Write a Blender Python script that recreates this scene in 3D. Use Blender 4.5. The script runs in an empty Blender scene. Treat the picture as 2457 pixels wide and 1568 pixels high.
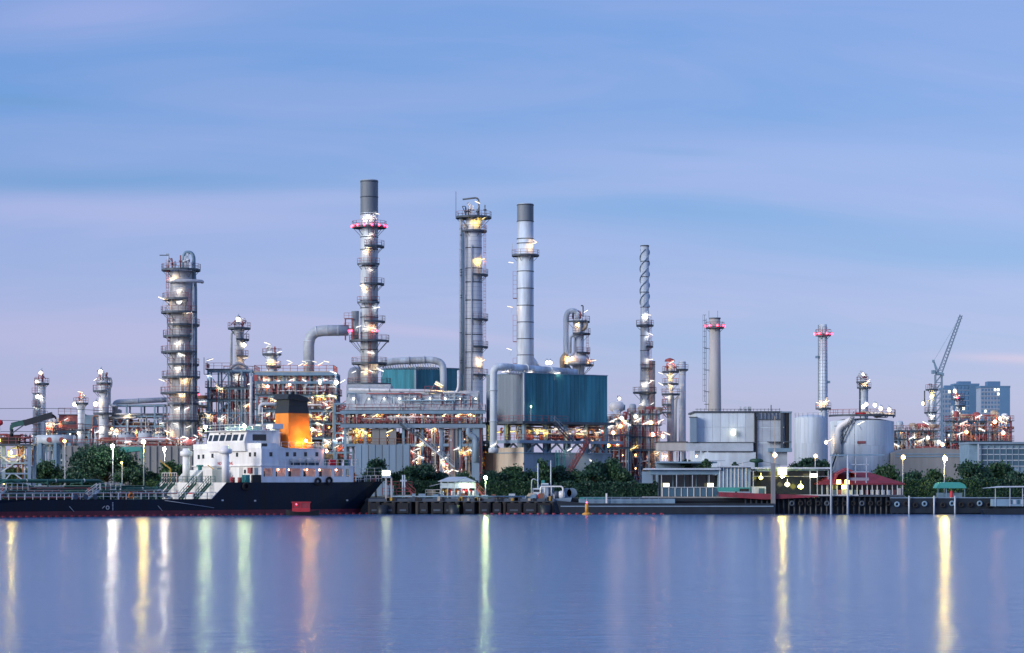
import bpy, bmesh, math, random
from mathutils import Vector, Matrix, Quaternion
random.seed(7)
PI = math.pi
sc = bpy.context.scene
COL = sc.collection
# ---------------------------------------------------------------- camera
F, CX, HZ, CAMZ, GZ = 5801.25, 1228.5, 1161.0, 5.0, 2.6      # focal length in photo pixels, optical axis, eye height, bank level
cam_d = bpy.data.cameras.new('camera'); cam = bpy.data.objects.new('camera', cam_d); COL.objects.link(cam)
cam.location = (0, 0, CAMZ); cam.rotation_euler = (PI/2, 0, 0)
cam_d.lens = 85; cam_d.sensor_width = 36; cam_d.shift_y = 377/2457
cam_d.clip_start = 1; cam_d.clip_end = 20000
sc.camera = cam
# ---------------------------------------------------------------- world / sky
SUN_EL, SUN_AZ = math.radians(16), math.radians(-124)   # low light from the left, a little behind the camera (azimuth from +Y, clockwise)
w = bpy.data.worlds.new('World'); sc.world = w; w.use_nodes = True
nt = w.node_tree; nt.nodes.clear()
def N(t, **k):
    n = nt.nodes.new(t)
    for a, b in k.items(): setattr(n, a, b)
    return n
def L(a, b): nt.links.new(a, b)
def M(op, a, b=None, c=None, clamp=False):
    n = N('ShaderNodeMath', operation=op, use_clamp=clamp)
    for i, v in enumerate((a, b, c)):
        if v is None: continue
        if isinstance(v, (int, float)): n.inputs[i].default_value = v
        else: L(v, n.inputs[i])
    return n.outputs[0]
def mixc(f, a, b, typ='MIX'):
    n = N('ShaderNodeMix', data_type='RGBA', blend_type=typ)
    for i, v in ((0, f), (6, a), (7, b)):
        if isinstance(v, (int, float)): n.inputs[i].default_value = v
        elif isinstance(v, tuple): n.inputs[i].default_value = (*v, 1)
        else: L(v, n.inputs[i])
    return n.outputs[2]
tc = N('ShaderNodeTexCoord'); sx = N('ShaderNodeSeparateXYZ'); L(tc.outputs['Generated'], sx.inputs[0])
AZ = M('ARCTAN2', sx.outputs[0], sx.outputs[1]); EL = M('ARCSINE', sx.outputs[2])
AZF = M('SINE', AZ); ELC = M('ADD', EL, M('MULTIPLY', M('MULTIPLY', AZF, AZF), .30))      # cloud bands arch gently overhead
def fbm(sa, se, off, detail=5, rough=.55, tilt=0.0, dist=0.0):
    cb = N('ShaderNodeCombineXYZ')
    L(M('MULTIPLY', AZ, sa), cb.inputs[0]); L(M('MULTIPLY', M('ADD', ELC, M('MULTIPLY', AZF, tilt)), se), cb.inputs[1]); cb.inputs[2].default_value = off
    n = N('ShaderNodeTexNoise'); n.inputs['Scale'].default_value = 1; n.inputs['Detail'].default_value = detail
    n.inputs['Roughness'].default_value = rough; n.inputs['Distortion'].default_value = dist
    L(cb.outputs[0], n.inputs['Vector']); return n.outputs[0]
def streak(a0, e0, wa, we, slope, warp):        # one long soft cloud streak
    de = M('SUBTRACT', M('SUBTRACT', EL, M('MULTIPLY', M('SUBTRACT', AZ, a0), slope)), e0)
    de = M('ADD', de, M('MULTIPLY', M('SUBTRACT', warp, .5), we*1.6))
    da = M('DIVIDE', M('SUBTRACT', AZ, a0), wa); de = M('DIVIDE', de, we)
    return M('EXPONENT', M('MULTIPLY', M('ADD', M('MULTIPLY', da, da), M('MULTIPLY', de, de)), -1.0))
n1 = fbm(6.0, 40, 3.1, 7, .58, .05, .8); n2 = fbm(2.2, 14, 9.4, 5, .5, -.03, .4); n3 = fbm(9, 110, 5.7, 6, .58, .03, .6)
grad = N('ShaderNodeValToRGB'); L(M('DIVIDE', EL, 1.2, clamp=True), grad.inputs[0])
cr = grad.color_ramp; cr.interpolation = 'EASE'
cr.elements[0].position = 0.0; cr.elements[0].color = (.365, .375, .82, 1)
cr.elements[1].position = 1.0; cr.elements[1].color = (.23, .40, .86, 1)
for p, c in ((.045, (.365, .375, .85, 1)), (.085, (.275, .355, .84, 1)), (.125, (.110, .285, .78, 1)), (.165, (.155, .315, .80, 1)), (.30, (.22, .39, .84, 1))):
    e = cr.elements.new(p); e.color = c
veil = M('MULTIPLY', M('SUBTRACT', M('ADD', M('MULTIPLY', n1, .55), M('MULTIPLY', n2, .75)), .50), 2.9, clamp=True)     # pale lavender veil
col = mixc(M('MULTIPLY', veil, .46), grad.outputs[0], (.50, .46, .90))
deep = M('MULTIPLY', M('SUBTRACT', M('ADD', M('MULTIPLY', n3, .45), M('MULTIPLY', n2, .55)), .545), 3.2, clamp=True)
col = mixc(M('MULTIPLY', deep, .55), col, (.105, .29, .74))
for a0, e0, wa, we, sl, c, f in (
        (-.175, .1225, .10, .0075, -.004, (.06, .25, .68), .75),   # blue band low on the left
        (-.20, .1535, .030, .0022, .0, (.10, .27, .68), .7),
        (.075, .112, .13, .010, -.085, (.09, .29, .76), .70),      # blue band falling to the right
        (.19, .093, .09, .007, -.06, (.12, .31, .78), .6),
        (.068, .136, .022, .0016, -.06, (.09, .26, .68), .6),
        (-.06, .118, .09, .004, .03, (.47, .47, .91), .55),
        (.13, .130, .12, .010, -.02, (.42, .45, .91), .55),
        (-.17, .060, .12, .010, .0, (.53, .43, .88), .65),            # faint pink low left
        (-.17, .110, .09, .008, .0, (.50, .46, .90), .65),
        (-.17, .190, .05, .008, .10, (.46, .46, .92), .6),
        (.205, .0505, .030, .0020, -.05, (.82, .53, .86), .75),       # pink streak by the crane
        (-.015, .060, .06, .0025, -.10, (.64, .46, .90), .55),
        (-.12, .038, .10, .004, .02, (.60, .44, .88), .45),
        (.10, .055, .12, .010, .0, (.20, .36, .88), .5)):
    col = mixc(M('MULTIPLY', streak(a0, e0, wa, we, sl, n1), f), col, c)
sky = N('ShaderNodeTexSky', sky_type='NISHITA', sun_disc=False, sun_elevation=SUN_EL, sun_rotation=SUN_AZ, air_density=1.0, dust_density=.6, ozone_density=3.0)
col = mixc(1.0, mixc(1.0, col, (.60, .60, .60), 'MULTIPLY'), mixc(1.0, sky.outputs[0], (.058, .058, .058), 'MULTIPLY'), 'ADD')
bg = N('ShaderNodeBackground'); L(col, bg.inputs[0]); bg.inputs[1].default_value = 1.0
L(bg.outputs[0], N('ShaderNodeOutputWorld').inputs[0])
# ---------------------------------------------------------------- sun
sd = bpy.data.lights.new('sun', 'SUN'); so = bpy.data.objects.new('sun', sd); COL.objects.link(so)
sd.energy = 2.8; sd.angle = math.radians(25); sd.color = (1.0, .93, .87)
dv = Vector((math.sin(SUN_AZ)*math.cos(SUN_EL), math.cos(SUN_AZ)*math.cos(SUN_EL), math.sin(SUN_EL)))
so.rotation_euler = dv.to_track_quat('Z', 'Y').to_euler(); so.location = (-200, -100, 300)
vs = sc.view_settings; vs.view_transform = 'Standard'; vs.look = 'None'; vs.exposure = 0.0; vs.gamma = 1.0; vs.use_curve_mapping = False
sc.render.engine = 'CYCLES'; sc.cycles.use_denoising = True; sc.cycles.max_bounces = 4; sc.cycles.diffuse_bounces = 2; sc.cycles.glossy_bounces = 3
sc.cycles.sample_clamp_indirect = 5.0; sc.cycles.caustics_reflective = False; sc.cycles.caustics_refractive = False; sc.cycles.use_light_tree = True
try: sc.cycles.denoiser = 'OPENIMAGEDENOISE'
except Exception: pass
# ---------------------------------------------------------------- materials
MATS = {}
def mat(name, col, rough=.6, metal=0.0, var=.18, scale=.8, streaks=0.0, dirt=None, bump=.0, spec=.5, objvar=.10):
    m = bpy.data.materials.new(name); m.use_nodes = True; t = m.node_tree; b = t.nodes['Principled BSDF']
    b.inputs['Roughness'].default_value = rough; b.inputs['Metallic'].default_value = metal
    b.inputs['Specular IOR Level'].default_value = spec
    g = t.nodes.new('ShaderNodeNewGeometry'); mp = t.nodes.new('ShaderNodeMapping')
    mp.inputs['Scale'].default_value = (1, 1, .12) if streaks else (1, 1, 1)
    nz = t.nodes.new('ShaderNodeTexNoise'); nz.inputs['Scale'].default_value = scale; nz.inputs['Detail'].default_value = 5; nz.inputs['Roughness'].default_value = .65
    rp = t.nodes.new('ShaderNodeValToRGB')
    d = dirt or tuple(c*.55 for c in col)
    rp.color_ramp.elements[0].position = .36; rp.color_ramp.elements[1].position = .64
    rp.color_ramp.elements[0].color = (*[c*(1-var)+dd*var for c, dd in zip(col, d)], 1)
    rp.color_ramp.elements[1].color = (*[min(1, c*(1+var*.35)) for c in col], 1)
    t.links.new(g.outputs['Position'], mp.inputs['Vector']); t.links.new(mp.outputs[0], nz.inputs['Vector']); t.links.new(nz.outputs[0], rp.inputs[0])
    oi = t.nodes.new('ShaderNodeObjectInfo'); mr = t.nodes.new('ShaderNodeMapRange'); mr.inputs['To Min'].default_value = 1-objvar; mr.inputs['To Max'].default_value = 1+objvar
    hs = t.nodes.new('ShaderNodeHueSaturation'); t.links.new(oi.outputs['Random'], mr.inputs['Value']); t.links.new(mr.outputs[0], hs.inputs['Value']); t.links.new(rp.outputs[0], hs.inputs['Color']); t.links.new(hs.outputs[0], b.inputs['Base Color'])
    if bump:
        bp = t.nodes.new('ShaderNodeBump'); bp.inputs['Strength'].default_value = bump; bp.inputs['Distance'].default_value = .05
        t.links.new(nz.outputs[0], bp.inputs['Height']); t.links.new(bp.outputs[0], b.inputs['Normal'])
    MATS[name] = m; return m
def emat(name, col, strength):
    m = bpy.data.materials.new(name); m.use_nodes = True; b = m.node_tree.nodes['Principled BSDF']
    b.inputs['Base Color'].default_value = (.8, .8, .8, 1)
    b.inputs['Emission Color'].default_value = (*col, 1); b.inputs['Emission Strength'].default_value = strength
    MATS[name] = m; return m
mat('cladding', (.66, .72, .78), .45, .0, .35, .5, 1)          # aluminium jacketing on columns
mat('cladding_dull', (.50, .53, .57), .5, 0, .5, .6, 1, (.24, .20, .17))
mat('stack_steel', (.55, .65, .74), .5, .0, .6, .5, 1, (.24, .24, .25))
mat('stack_dark', (.17, .21, .25), .6, 0, .4, .5, 1)
mat('galv', (.45, .52, .59), .5, 0, .3, 1.2)
mat('steel_blue', (.19, .31, .42), .55, 0, .3, .7)             # blue grey structural steel
mat('steel_dark', (.075, .10, .13), .6, .2, .3, .8)
mat('pipe_grey', (.52, .56, .62), .45, 0, .3, .9)
mat('pipe_silver', (.66, .67, .68), .35, .1, .25, 1.0)
mat('red_paint', (.33, .080, .080), .55, 0, .35, .8)
mat('rail_red', (.32, .105, .115), .55, 0, .3, .8)
mat('stack_rusty', (.34, .31, .31), .7, 0, .6, .5, 1, (.20, .12, .09))
mat('boom_red', (.26, .022, .045), .6, 0, .3, 2)
mat('rust', (.22, .11, .075), .8, 0, .5, 1.1)
mat('tan_insul', (.46, .38, .28), .7, 0, .35, .9)
mat('concrete', (.25, .26, .27), .85, 0, .35, .35, 1, (.15, .15, .15), .3)
mat('concrete_pale', (.46, .46, .46), .85, 0, .4, .3, 1, (.22, .21, .19), .3)
mat('teal_clad', (.055, .275, .355), .5, 0, .6, .6, 1, (.03, .14, .19), objvar=.14)
mat('grey_clad', (.24, .30, .36), .55, 0, .18, .3, 1, objvar=.05)
mat('warm_lit_clad', (.46, .40, .33), .6, 0, .25, .3, 1)  # end wall colour with the warm light from the left put into it
mat('bluegrey_clad', (.19, .28, .38), .6, 0, .3, .3, 1)
mat('white_paint', (.80, .81, .81), .45, 0, .34, .5, 1, (.50, .43, .36), objvar=.03)
mat('sky_tinted_white', (.60, .71, .81), .6, 0, .36, .4, 1, (.36, .38, .40), objvar=.07)  # white with the blue of the skylight tinted into it
mat('hull', (.0035, .013, .030), .5, 0, .7, .5, 1, (.016, .014, .016), 0, .25)
mat('boot_red', (.16, .020, .035), .55, 0, .5, .5)
mat('deck_green', (.025, .12, .085), .6, 0, .4, .7)
mat('pipe_green', (.020, .10, .085), .5, 0, .3, .7)
mat('funnel_orange', (.74, .215, .022), .45, 0, .2, .6, 1)
mat('funnel_black', (.012, .018, .026), .5, 0, .3, .6)
mat('black', (.012, .013, .015), .6, 0, .3, 1)
mat('rubber', (.010, .010, .011), .8, 0, .3, 1)
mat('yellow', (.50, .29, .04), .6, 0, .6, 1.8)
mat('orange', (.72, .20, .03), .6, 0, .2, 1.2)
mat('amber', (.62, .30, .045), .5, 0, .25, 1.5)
mat('glass', (.018, .030, .038), .08, 0, .1, .5)
mat('glass_blue', (.05, .12, .18), .08, 0, .1, .5)
mat('timber', (.030, .028, .026), .85, 0, .5, 1.2, 1)
mat('dark_wet', (.011, .019, .028), .5, 0, .5, .8, 1)
mat('roof_red', (.25, .030, .050), .65, 0, .5, .9, 0, (.10, .03, .035))
mat('roof_teal', (.05, .30, .28), .5, 0, .2, .5)
mat('roof_grey', (.45, .52, .60), .5, .1, .25, .5)
mat('hazed_blue', (.10, .22, .38), .7, 0, .2, .05)  # far tower blue with the haze of distance put into the colour
mat('hazed_pale', (.30, .38, .50), .7, 0, .2, .05)  # paler far tower tone, distance haze likewise mixed into the colour
mat('bark', (.06, .045, .03), .9, 0, .4, 2)
mat('skin', (.35, .20, .13), .6, 0, .1, 3)
mat('cloth_orange', (.75, .22, .04), .8, 0, .2, 3)
mat('cloth_dark', (.03, .04, .06), .8, 0, .2, 3)
mat('cloth_red', (.45, .03, .05), .8, 0, .2, 3)
mat('sign_white', (.7, .7, .68), .5, 0, .1, 1)
mat('ink_red', (.55, .03, .04), .6, 0, .1, 1)
mat('ink_dark', (.03, .05, .05), .6, 0, .1, 1)
mat('earth', (.075, .08, .06), .95, 0, .5, .15, 0, (.03, .045, .03))
def leafmat(name, c):
    m = bpy.data.materials.new(name); m.use_nodes = True; t = m.node_tree; b = t.nodes['Principled BSDF']
    b.inputs['Roughness'].default_value = .55
    oi = t.nodes.new('ShaderNodeNewGeometry'); rp = t.nodes.new('ShaderNodeValToRGB')
    rp.color_ramp.elements[0].color = (c[0]*.55, c[1]*.6, c[2]*.7, 1); rp.color_ramp.elements[1].color = (c[0]*1.5, c[1]*1.35, c[2]*1.1, 1)
    t.links.new(oi.outputs['Random Per Island'], rp.inputs[0]); t.links.new(rp.outputs[0], b.inputs['Base Color'])
    tl = t.nodes.new('ShaderNodeBsdfTranslucent'); t.links.new(rp.outputs[0], tl.inputs[0]); ad = t.nodes.new('ShaderNodeMixShader'); ad.inputs[0].default_value = .25
    o = t.nodes['Material Output']; t.links.new(b.outputs[0], ad.inputs[1]); t.links.new(tl.outputs[0], ad.inputs[2]); t.links.new(ad.outputs[0], o.inputs[0])
    MATS[name] = m
leafmat('leaf', (.036, .105, .052)); leafmat('leaf_dark', (.022, .080, .055)); leafmat('leaf_light', (.055, .120, .040))
emat('lamp_white', (1.0, .80, .58), 9); emat('lamp_warm', (1.0, .50, .18), 16); emat('lamp_yellow', (1.0, .55, .09), 17)
for k_, c_ in (('white', (1.0, .80, .58)), ('warm', (1.0, .56, .22)), ('yellow', (1.0, .60, .10)), ('pink', (1.0, .36, .18)), ('cool', (1.0, .95, .88))): emat('hidden_strip_'+k_, c_, 26 if k_ in ('white', 'cool') else 90)
emat('lamp_green', (.80, 1.0, .38), 330); emat('lamp_red', (1.0, .010, .045), 14); emat('lamp_pink', (1.0, .36, .18), 26); emat('flood_face', (.9, 1.0, .45), 14)
emat('lamp_cool', (1.0, .93, .84), 9); emat('lantern', (1.0, .90, .18), 6); emat('lantern_white', (1.0, .92, .55), 3); emat('lit_window', (1.0, .62, .18), 2.5)
emat('face_white', (1.0, .88, .72), 2.2); emat('face_warm', (1.0, .74, .42), 2.2); emat('face_yellow', (1.0, .74, .22), 2.2); emat('face_pink', (1.0, .6, .4), 2.2); emat('face_cool', (1.0, .96, .90), 2.2)
emat('funnel_lamp', (1.0, .50, .07), 260)
emat('street_white', (1.0, .88, .62), 430); emat('street_yellow', (1.0, .72, .14), 420)
# ---------------------------------------------------------------- mesh helpers
class MB:
    def __init__(s): s.v = []; s.f = []; s.sm = []
    def add(s, vs, fs, smooth=False):
        o = len(s.v); s.v += [tuple(v) for v in vs]
        for f in fs: s.f.append(tuple(i+o for i in f)); s.sm.append(smooth)
        return s
    def box(s, x0, x1, y0, y1, z0, z1):
        return s.add([(x0,y0,z0),(x1,y0,z0),(x1,y1,z0),(x0,y1,z0),(x0,y0,z1),(x1,y0,z1),(x1,y1,z1),(x0,y1,z1)],
                     [(0,3,2,1),(4,5,6,7),(0,1,5,4),(1,2,6,5),(2,3,7,6),(3,0,4,7)])
    def cbox(s, c, d): return s.box(c[0]-d[0]/2, c[0]+d[0]/2, c[1]-d[1]/2, c[1]+d[1]/2, c[2]-d[2]/2, c[2]+d[2]/2)
    def beam(s, a, b, w=.3, h=None):
        a = Vector(a); b = Vector(b); h = h or w; d = (b-a)
        if d.length < 1e-5: return s
        d.normalize(); up = Vector((0,0,1)) if abs(d.z) < .95 else Vector((0,1,0))
        r = d.cross(up).normalized()*(w/2); u = r.cross(d).normalized()*(h/2)
        return s.add([a-r-u, a+r-u, a+r+u, a-r+u, b-r-u, b+r-u, b+r+u, b-r+u], [(0,3,2,1),(4,5,6,7),(0,1,5,4),(1,2,6,5),(2,3,7,6),(3,0,4,7)])
    def cyl(s, a, b, r, r2=None, n=10, cap=True):
        a = Vector(a); b = Vector(b); d = (b-a)
        if d.length < 1e-6: return s
        d.normalize(); up = Vector((0,0,1)) if abs(d.z) < .95 else Vector((1,0,0))
        x = d.cross(up).normalized(); y = d.cross(x).normalized(); r2 = r if r2 is None else r2
        vs = [a+(x*math.cos(2*PI*i/n)+y*math.sin(2*PI*i/n))*r for i in range(n)] + [b+(x*math.cos(2*PI*i/n)+y*math.sin(2*PI*i/n))*r2 for i in range(n)]
        s.add(vs, [(i, n+i, n+(i+1)%n, (i+1)%n) for i in range(n)], True)
        if cap: o = len(s.v)-2*n; s.f += [tuple(range(o, o+n)), tuple(range(o+2*n-1, o+n-1, -1))]; s.sm += [False, False]
        return s
    def lathe(s, prof, n=24, cx=0, cy=0, cap=True):
        k = len(prof); vs = []
        for r, z in prof: vs += [(cx+r*math.cos(2*PI*i/n), cy+r*math.sin(2*PI*i/n), z) for i in range(n)]
        s.add(vs, [(j*n+i, j*n+(i+1)%n, (j+1)*n+(i+1)%n, (j+1)*n+i) for j in range(k-1) for i in range(n)], True)
        if cap: o = len(s.v)-k*n; s.f += [tuple(range(o+n-1, o-1, -1)), tuple(range(o+(k-1)*n, o+k*n))]; s.sm += [False, False]
        return s
    def path(s, pts, r, n=8, bend=0.0, seg=4):
        P = [Vector(p) for p in pts]
        if bend and len(P) > 2:
            Q = [P[0]]
            for a, b, c in zip(P, P[1:], P[2:]):
                d1 = (a-b); d2 = (c-b); k = min(bend, d1.length*.48, d2.length*.48); d1.normalize(); d2.normalize(); p = b+d1*k; q = b+d2*k
                for i in range(seg+1): t = i/seg; Q.append(p*(1-t)**2 + b*2*t*(1-t) + q*t*t)
            P = Q+[P[-1]]
        dirs = []
        for i in range(len(P)):
            d = (P[min(i+1, len(P)-1)]-P[max(i-1, 0)]); dirs.append(d.normalized() if d.length > 1e-7 else Vector((0,0,1)))
        up = Vector((0,0,1)) if abs(dirs[0].z) < .9 else Vector((1,0,0)); x = dirs[0].cross(up).normalized(); vs = []
        for i, p in enumerate(P):
            x = (x-dirs[i]*x.dot(dirs[i])); x = x.normalized() if x.length > 1e-6 else dirs[i].orthogonal().normalized(); y = dirs[i].cross(x)
            vs += [p+(x*math.cos(2*PI*j/n)+y*math.sin(2*PI*j/n))*r for j in range(n)]
        k = len(P); s.add(vs, [(j*n+i, j*n+(i+1)%n, (j+1)*n+(i+1)%n, (j+1)*n+i) for j in range(k-1) for i in range(n)], True)
        o = len(s.v)-k*n; s.f += [tuple(range(o+n-1, o-1, -1)), tuple(range(o+(k-1)*n, o+k*n))]; s.sm += [False, False]
        return s
    def prism(s, poly, y0, y1):            # polygon in x,z extruded along y
        n = len(poly); vs = [(x, y0, z) for x, z in poly]+[(x, y1, z) for x, z in poly]
        return s.add(vs, [tuple(range(n)), tuple(range(2*n-1, n-1, -1))]+[(i, n+i, n+(i+1)%n, (i+1)%n) for i in range(n)])
    def prismz(s, poly, z0, z1):           # polygon in x,y extruded along z
        n = len(poly); vs = [(x, y, z0) for x, y in poly]+[(x, y, z1) for x, y in poly]
        return s.add(vs, [tuple(range(n-1, -1, -1)), tuple(range(n, 2*n))]+[(i, (i+1)%n, n+(i+1)%n, n+i) for i in range(n)])
    def sector(s, ri, ro, a0, a1, z0, z1, n=16):
        vs = []; full = abs(a1-a0) > 2*PI-.01
        for i in range(n+1):
            a = a0+(a1-a0)*i/n; c, q = math.cos(a), math.sin(a)
            vs += [(ri*c, ri*q, z0), (ro*c, ro*q, z0), (ro*c, ro*q, z1), (ri*c, ri*q, z1)]
        fs = []
        for i in range(n):
            b = i*4; fs += [(b, b+4, b+5, b+1), (b+1, b+5, b+6, b+2), (b+2, b+6, b+7, b+3), (b+3, b+7, b+4, b)]
        if not full: fs += [(0, 1, 2, 3), (n*4+3, n*4+2, n*4+1, n*4)]
        return s.add(vs, fs)
    def rail(s, pts, h=1.1, step=1.6, t=.07, mid=True):    # guard rail along a polyline at deck level
        for a, b in zip(pts, pts[1:]):
            a = Vector(a); b = Vector(b); n = max(1, int((b-a).length/step+.5)); u = Vector((0,0,h))
            for i in range(n+1): p = a.lerp(b, i/n); s.beam(p, p+u, t)
            s.beam(a+u, b+u, t); 
            if mid: s.beam(a+u*.5, b+u*.5, t*.8)
        return s
    def mesh(s, name):
        me = bpy.data.meshes.new(name); me.from_pydata(s.v, [], s.f); me.polygons.foreach_set('use_smooth', s.sm); me.update(); return me
def link(o, parent=None, loc=None, rot=None):
    COL.objects.link(o)
    if parent is not None: o.parent = parent
    if loc is not None: o.location = loc
    if rot is not None: o.rotation_euler = rot
    return o
def part(name, mb, m, parent=None, label=None, loc=None, rot=None, kind=None, fix=True):
    me = mb.mesh(name) if isinstance(mb, MB) else mb
    if isinstance(mb, MB):
        me.materials.append(MATS[m])
        if fix: bm = bmesh.new(); bm.from_mesh(me); bmesh.ops.recalc_face_normals(bm, faces=bm.faces); bm.to_mesh(me); bm.free()
    o = bpy.data.objects.new(name, me); link(o, parent, loc, rot)
    if label: o['label'] = label
    if kind: o['kind'] = kind
    return o
def tag(o, label, cat, group=None):
    o['label'] = label; o['category'] = cat; o['kind'] = 'thing'
    if group: o['group'] = group
    return o
def thing(name, label, cat, loc=(0,0,0), rz=0, group=None):
    o = bpy.data.objects.new(name, None); o.empty_display_size = .5; link(o, None, loc, (0,0,rz)); return tag(o, label, cat, group)
def struct(name, mb, m):
    o = part(name, mb, m); o['kind'] = 'structure'; return o
SHARED = {}
def shared(key, make, m):
    if key not in SHARED:
        me = make().mesh(key); me.materials.append(MATS[m]); SHARED[key] = me
    return SHARED[key]
def ax(px, Y): return (px-CX)*Y/F
def az(py, Y): return CAMZ+(HZ-py)*Y/F
class At:                                   # a thing standing on the bank: photo pixels -> metres from its own base
    def __init__(s, name, label, cat, px, Y, z0=GZ, rz=0, group=None):
        s.px, s.Y, s.s, s.z0 = px, Y, Y/F, z0; s.o = thing(name, label, cat, (ax(px, Y), Y, z0), rz, group)
    def x(s, px): return (px-s.px)*s.s
    def z(s, py): return az(py, s.Y)-s.z0
    def p(s, px, py, y=0): return (s.x(px), y, s.z(py))
    def part(s, name, mb, m, **k): return part(name, mb, m, s.o, **k)
# ---------------------------------------------------------------- the setting: water, bank, quay
def water():
    mb = MB(); mb.add([(-2500,-150,0),(2500,-150,0),(2500,403,0),(-2500,403,0)], [(0,1,2,3)])
    m = bpy.data.materials.new('river'); m.use_nodes = True; t = m.node_tree; b = t.nodes['Principled BSDF']; MATS['river'] = m
    b.inputs['Base Color'].default_value = (.048, .135, .32, 1); b.inputs['Roughness'].default_value = .18; b.inputs['IOR'].default_value = 1.33
    g = t.nodes.new('ShaderNodeNewGeometry')
    def nz(sx, sy, det, off):
        mp = t.nodes.new('ShaderNodeMapping'); mp.inputs['Scale'].default_value = (sx, sy, 1); mp.inputs['Location'].default_value = (off, off*.7, 0)
        n = t.nodes.new('ShaderNodeTexNoise'); n.inputs['Scale'].default_value = 1; n.inputs['Detail'].default_value = det; n.inputs['Roughness'].default_value = .6; n.inputs['Distortion'].default_value = .4
        t.links.new(g.outputs['Position'], mp.inputs[0]); t.links.new(mp.outputs[0], n.inputs['Vector']); return n.outputs[0]
    a = nz(.42, .85, 4, 0); c = nz(.03, .09, 3, 31); d = nz(1.7, 2.8, 2, 11)
    def mth(op, x, y):
        n = t.nodes.new('ShaderNodeMath'); n.operation = op
        for i, v in enumerate((x, y)):
            if isinstance(v, (int, float)): n.inputs[i].default_value = v
            else: t.links.new(v, n.inputs[i])
        return n.outputs[0]
    hgt = mth('ADD', mth('ADD', mth('MULTIPLY', a, .085), mth('MULTIPLY', c, .15)), mth('MULTIPLY', d, .034))
    bp = t.nodes.new('ShaderNodeBump'); bp.inputs['Strength'].default_value = .8; bp.inputs['Distance'].default_value = 1.0
    t.links.new(hgt, bp.inputs['Height']); t.links.new(bp.outputs[0], b.inputs['Normal'])
    o = struct('river', mb, 'river'); o['label'] = 'calm river water mirroring the sky and lamps'
water()
mb = MB(); mb.add([(-6000,402,GZ),(6000,402,GZ),(6000,9000,GZ),(-6000,9000,GZ)], [(0,1,2,3)]); struct('ground', mb, 'earth')
mb = MB(); mb.box(-1500, 1500, 400.6, 402.0, -2.5, GZ-.05); mb.box(-1500, 1500, 400.2, 402.6, GZ-.55, GZ+.02); struct('quay_wall', mb, 'dark_wet')
# ---------------------------------------------------------------- plant kit: lamps, platforms, ladders
def m_arm():          # pole arm with the tin back of the fitting between the tube and its reflector
    mb = MB(); mb.beam((0,0,-1.3), (0,0,0), .07); mb.beam((0,0,0), (.55,.05,.12), .07); mb.box(.0,1.3,.03,.07,-.16,.22); mb.box(.0,1.3,.071,.36,.18,.22); return mb
def m_tube(): mb = MB(); mb.box(.0,1.3,-.05,.0,-.05,.05); return mb
def m_strip(): mb = MB(); mb.add([(.02,.10,-.12),(1.28,.10,-.12),(1.28,.10,.14),(.02,.10,.14)], [(3,2,1,0)]); return mb  # strong emitter added behind the fitting, out of view, to light the plant
def m_bulb():
    mb = MB(); mb.lathe([(.03,-.27),(.24,-.12),(.24,.12),(.03,.27)], 7); return mb
def m_cage(): mb = MB(); mb.lathe([(.12,.26),(.34,.30),(.05,.5)], 8); mb.beam((0,0,.4),(0,.9,.7),.06); return mb
def tube_lamp(par, pos, flip=1, m='lamp_white', tilt=.45, sc_=1.0):       # fluorescent floodlight on a bent arm, thrown back at the plant
    k = m.split('_')[1]; o = part('lamp', shared('lamp_arm', m_arm, 'galv'), None, par, None, pos, (0, -tilt*flip, 0)); o.scale = (sc_*flip, sc_, sc_)
    part('lamp_tube', shared('lamp_tube_'+k, m_tube, 'face_'+k), None, o); part('hidden_strip', shared('hidden_strip_'+k, m_strip, 'hidden_strip_'+k), None, o); return o
def bulb_lamp(par, pos, m='lamp_white', r=1.0):
    o = part('lamp', shared('lamp_cage', m_cage, 'galv'), None, par, None, pos); o.scale = (r,)*3
    part('bulb', shared('bulb_'+m, m_bulb, m), None, o); return o
def platform(par, z, ri, ro, a0=0, a1=360, rail='rail_red', brack=True, h=1.15):
    a0, a1 = math.radians(a0), math.radians(a1); n = max(6, int(abs(a1-a0)*ro/1.4))
    mb = MB(); mb.sector(ri, ro, a0, a1, z-.16, z, n); mb.sector(ro-.06, ro+.03, a0, a1, z-.3, z+.12, n)
    d = part('platform', mb, 'steel_dark', par)
    mb = MB(); pts = [(ro*math.cos(a0+(a1-a0)*i/n), ro*math.sin(a0+(a1-a0)*i/n), z) for i in range(n+1)]
    if abs(a1-a0) < 2*PI-.01: pts = [(ri*math.cos(a0), ri*math.sin(a0), z)]+pts+[(ri*math.cos(a1), ri*math.sin(a1), z)]
    mb.rail(pts, h, 1.3, .06); part('railing', mb, rail, d)
    if brack:
        mb = MB(); k = max(2, int(n/2))
        for i in range(k+1):
            a = a0+(a1-a0)*i/k; c, q = math.cos(a), math.sin(a); mb.beam((ri*c, ri*q, z-1.3*(ro-ri)/1.2), ((ro-.15)*c, (ro-.15)*q, z-.2), .09)
        part('bracket', mb, 'steel_dark', d, kind='stuff')
    return d
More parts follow.
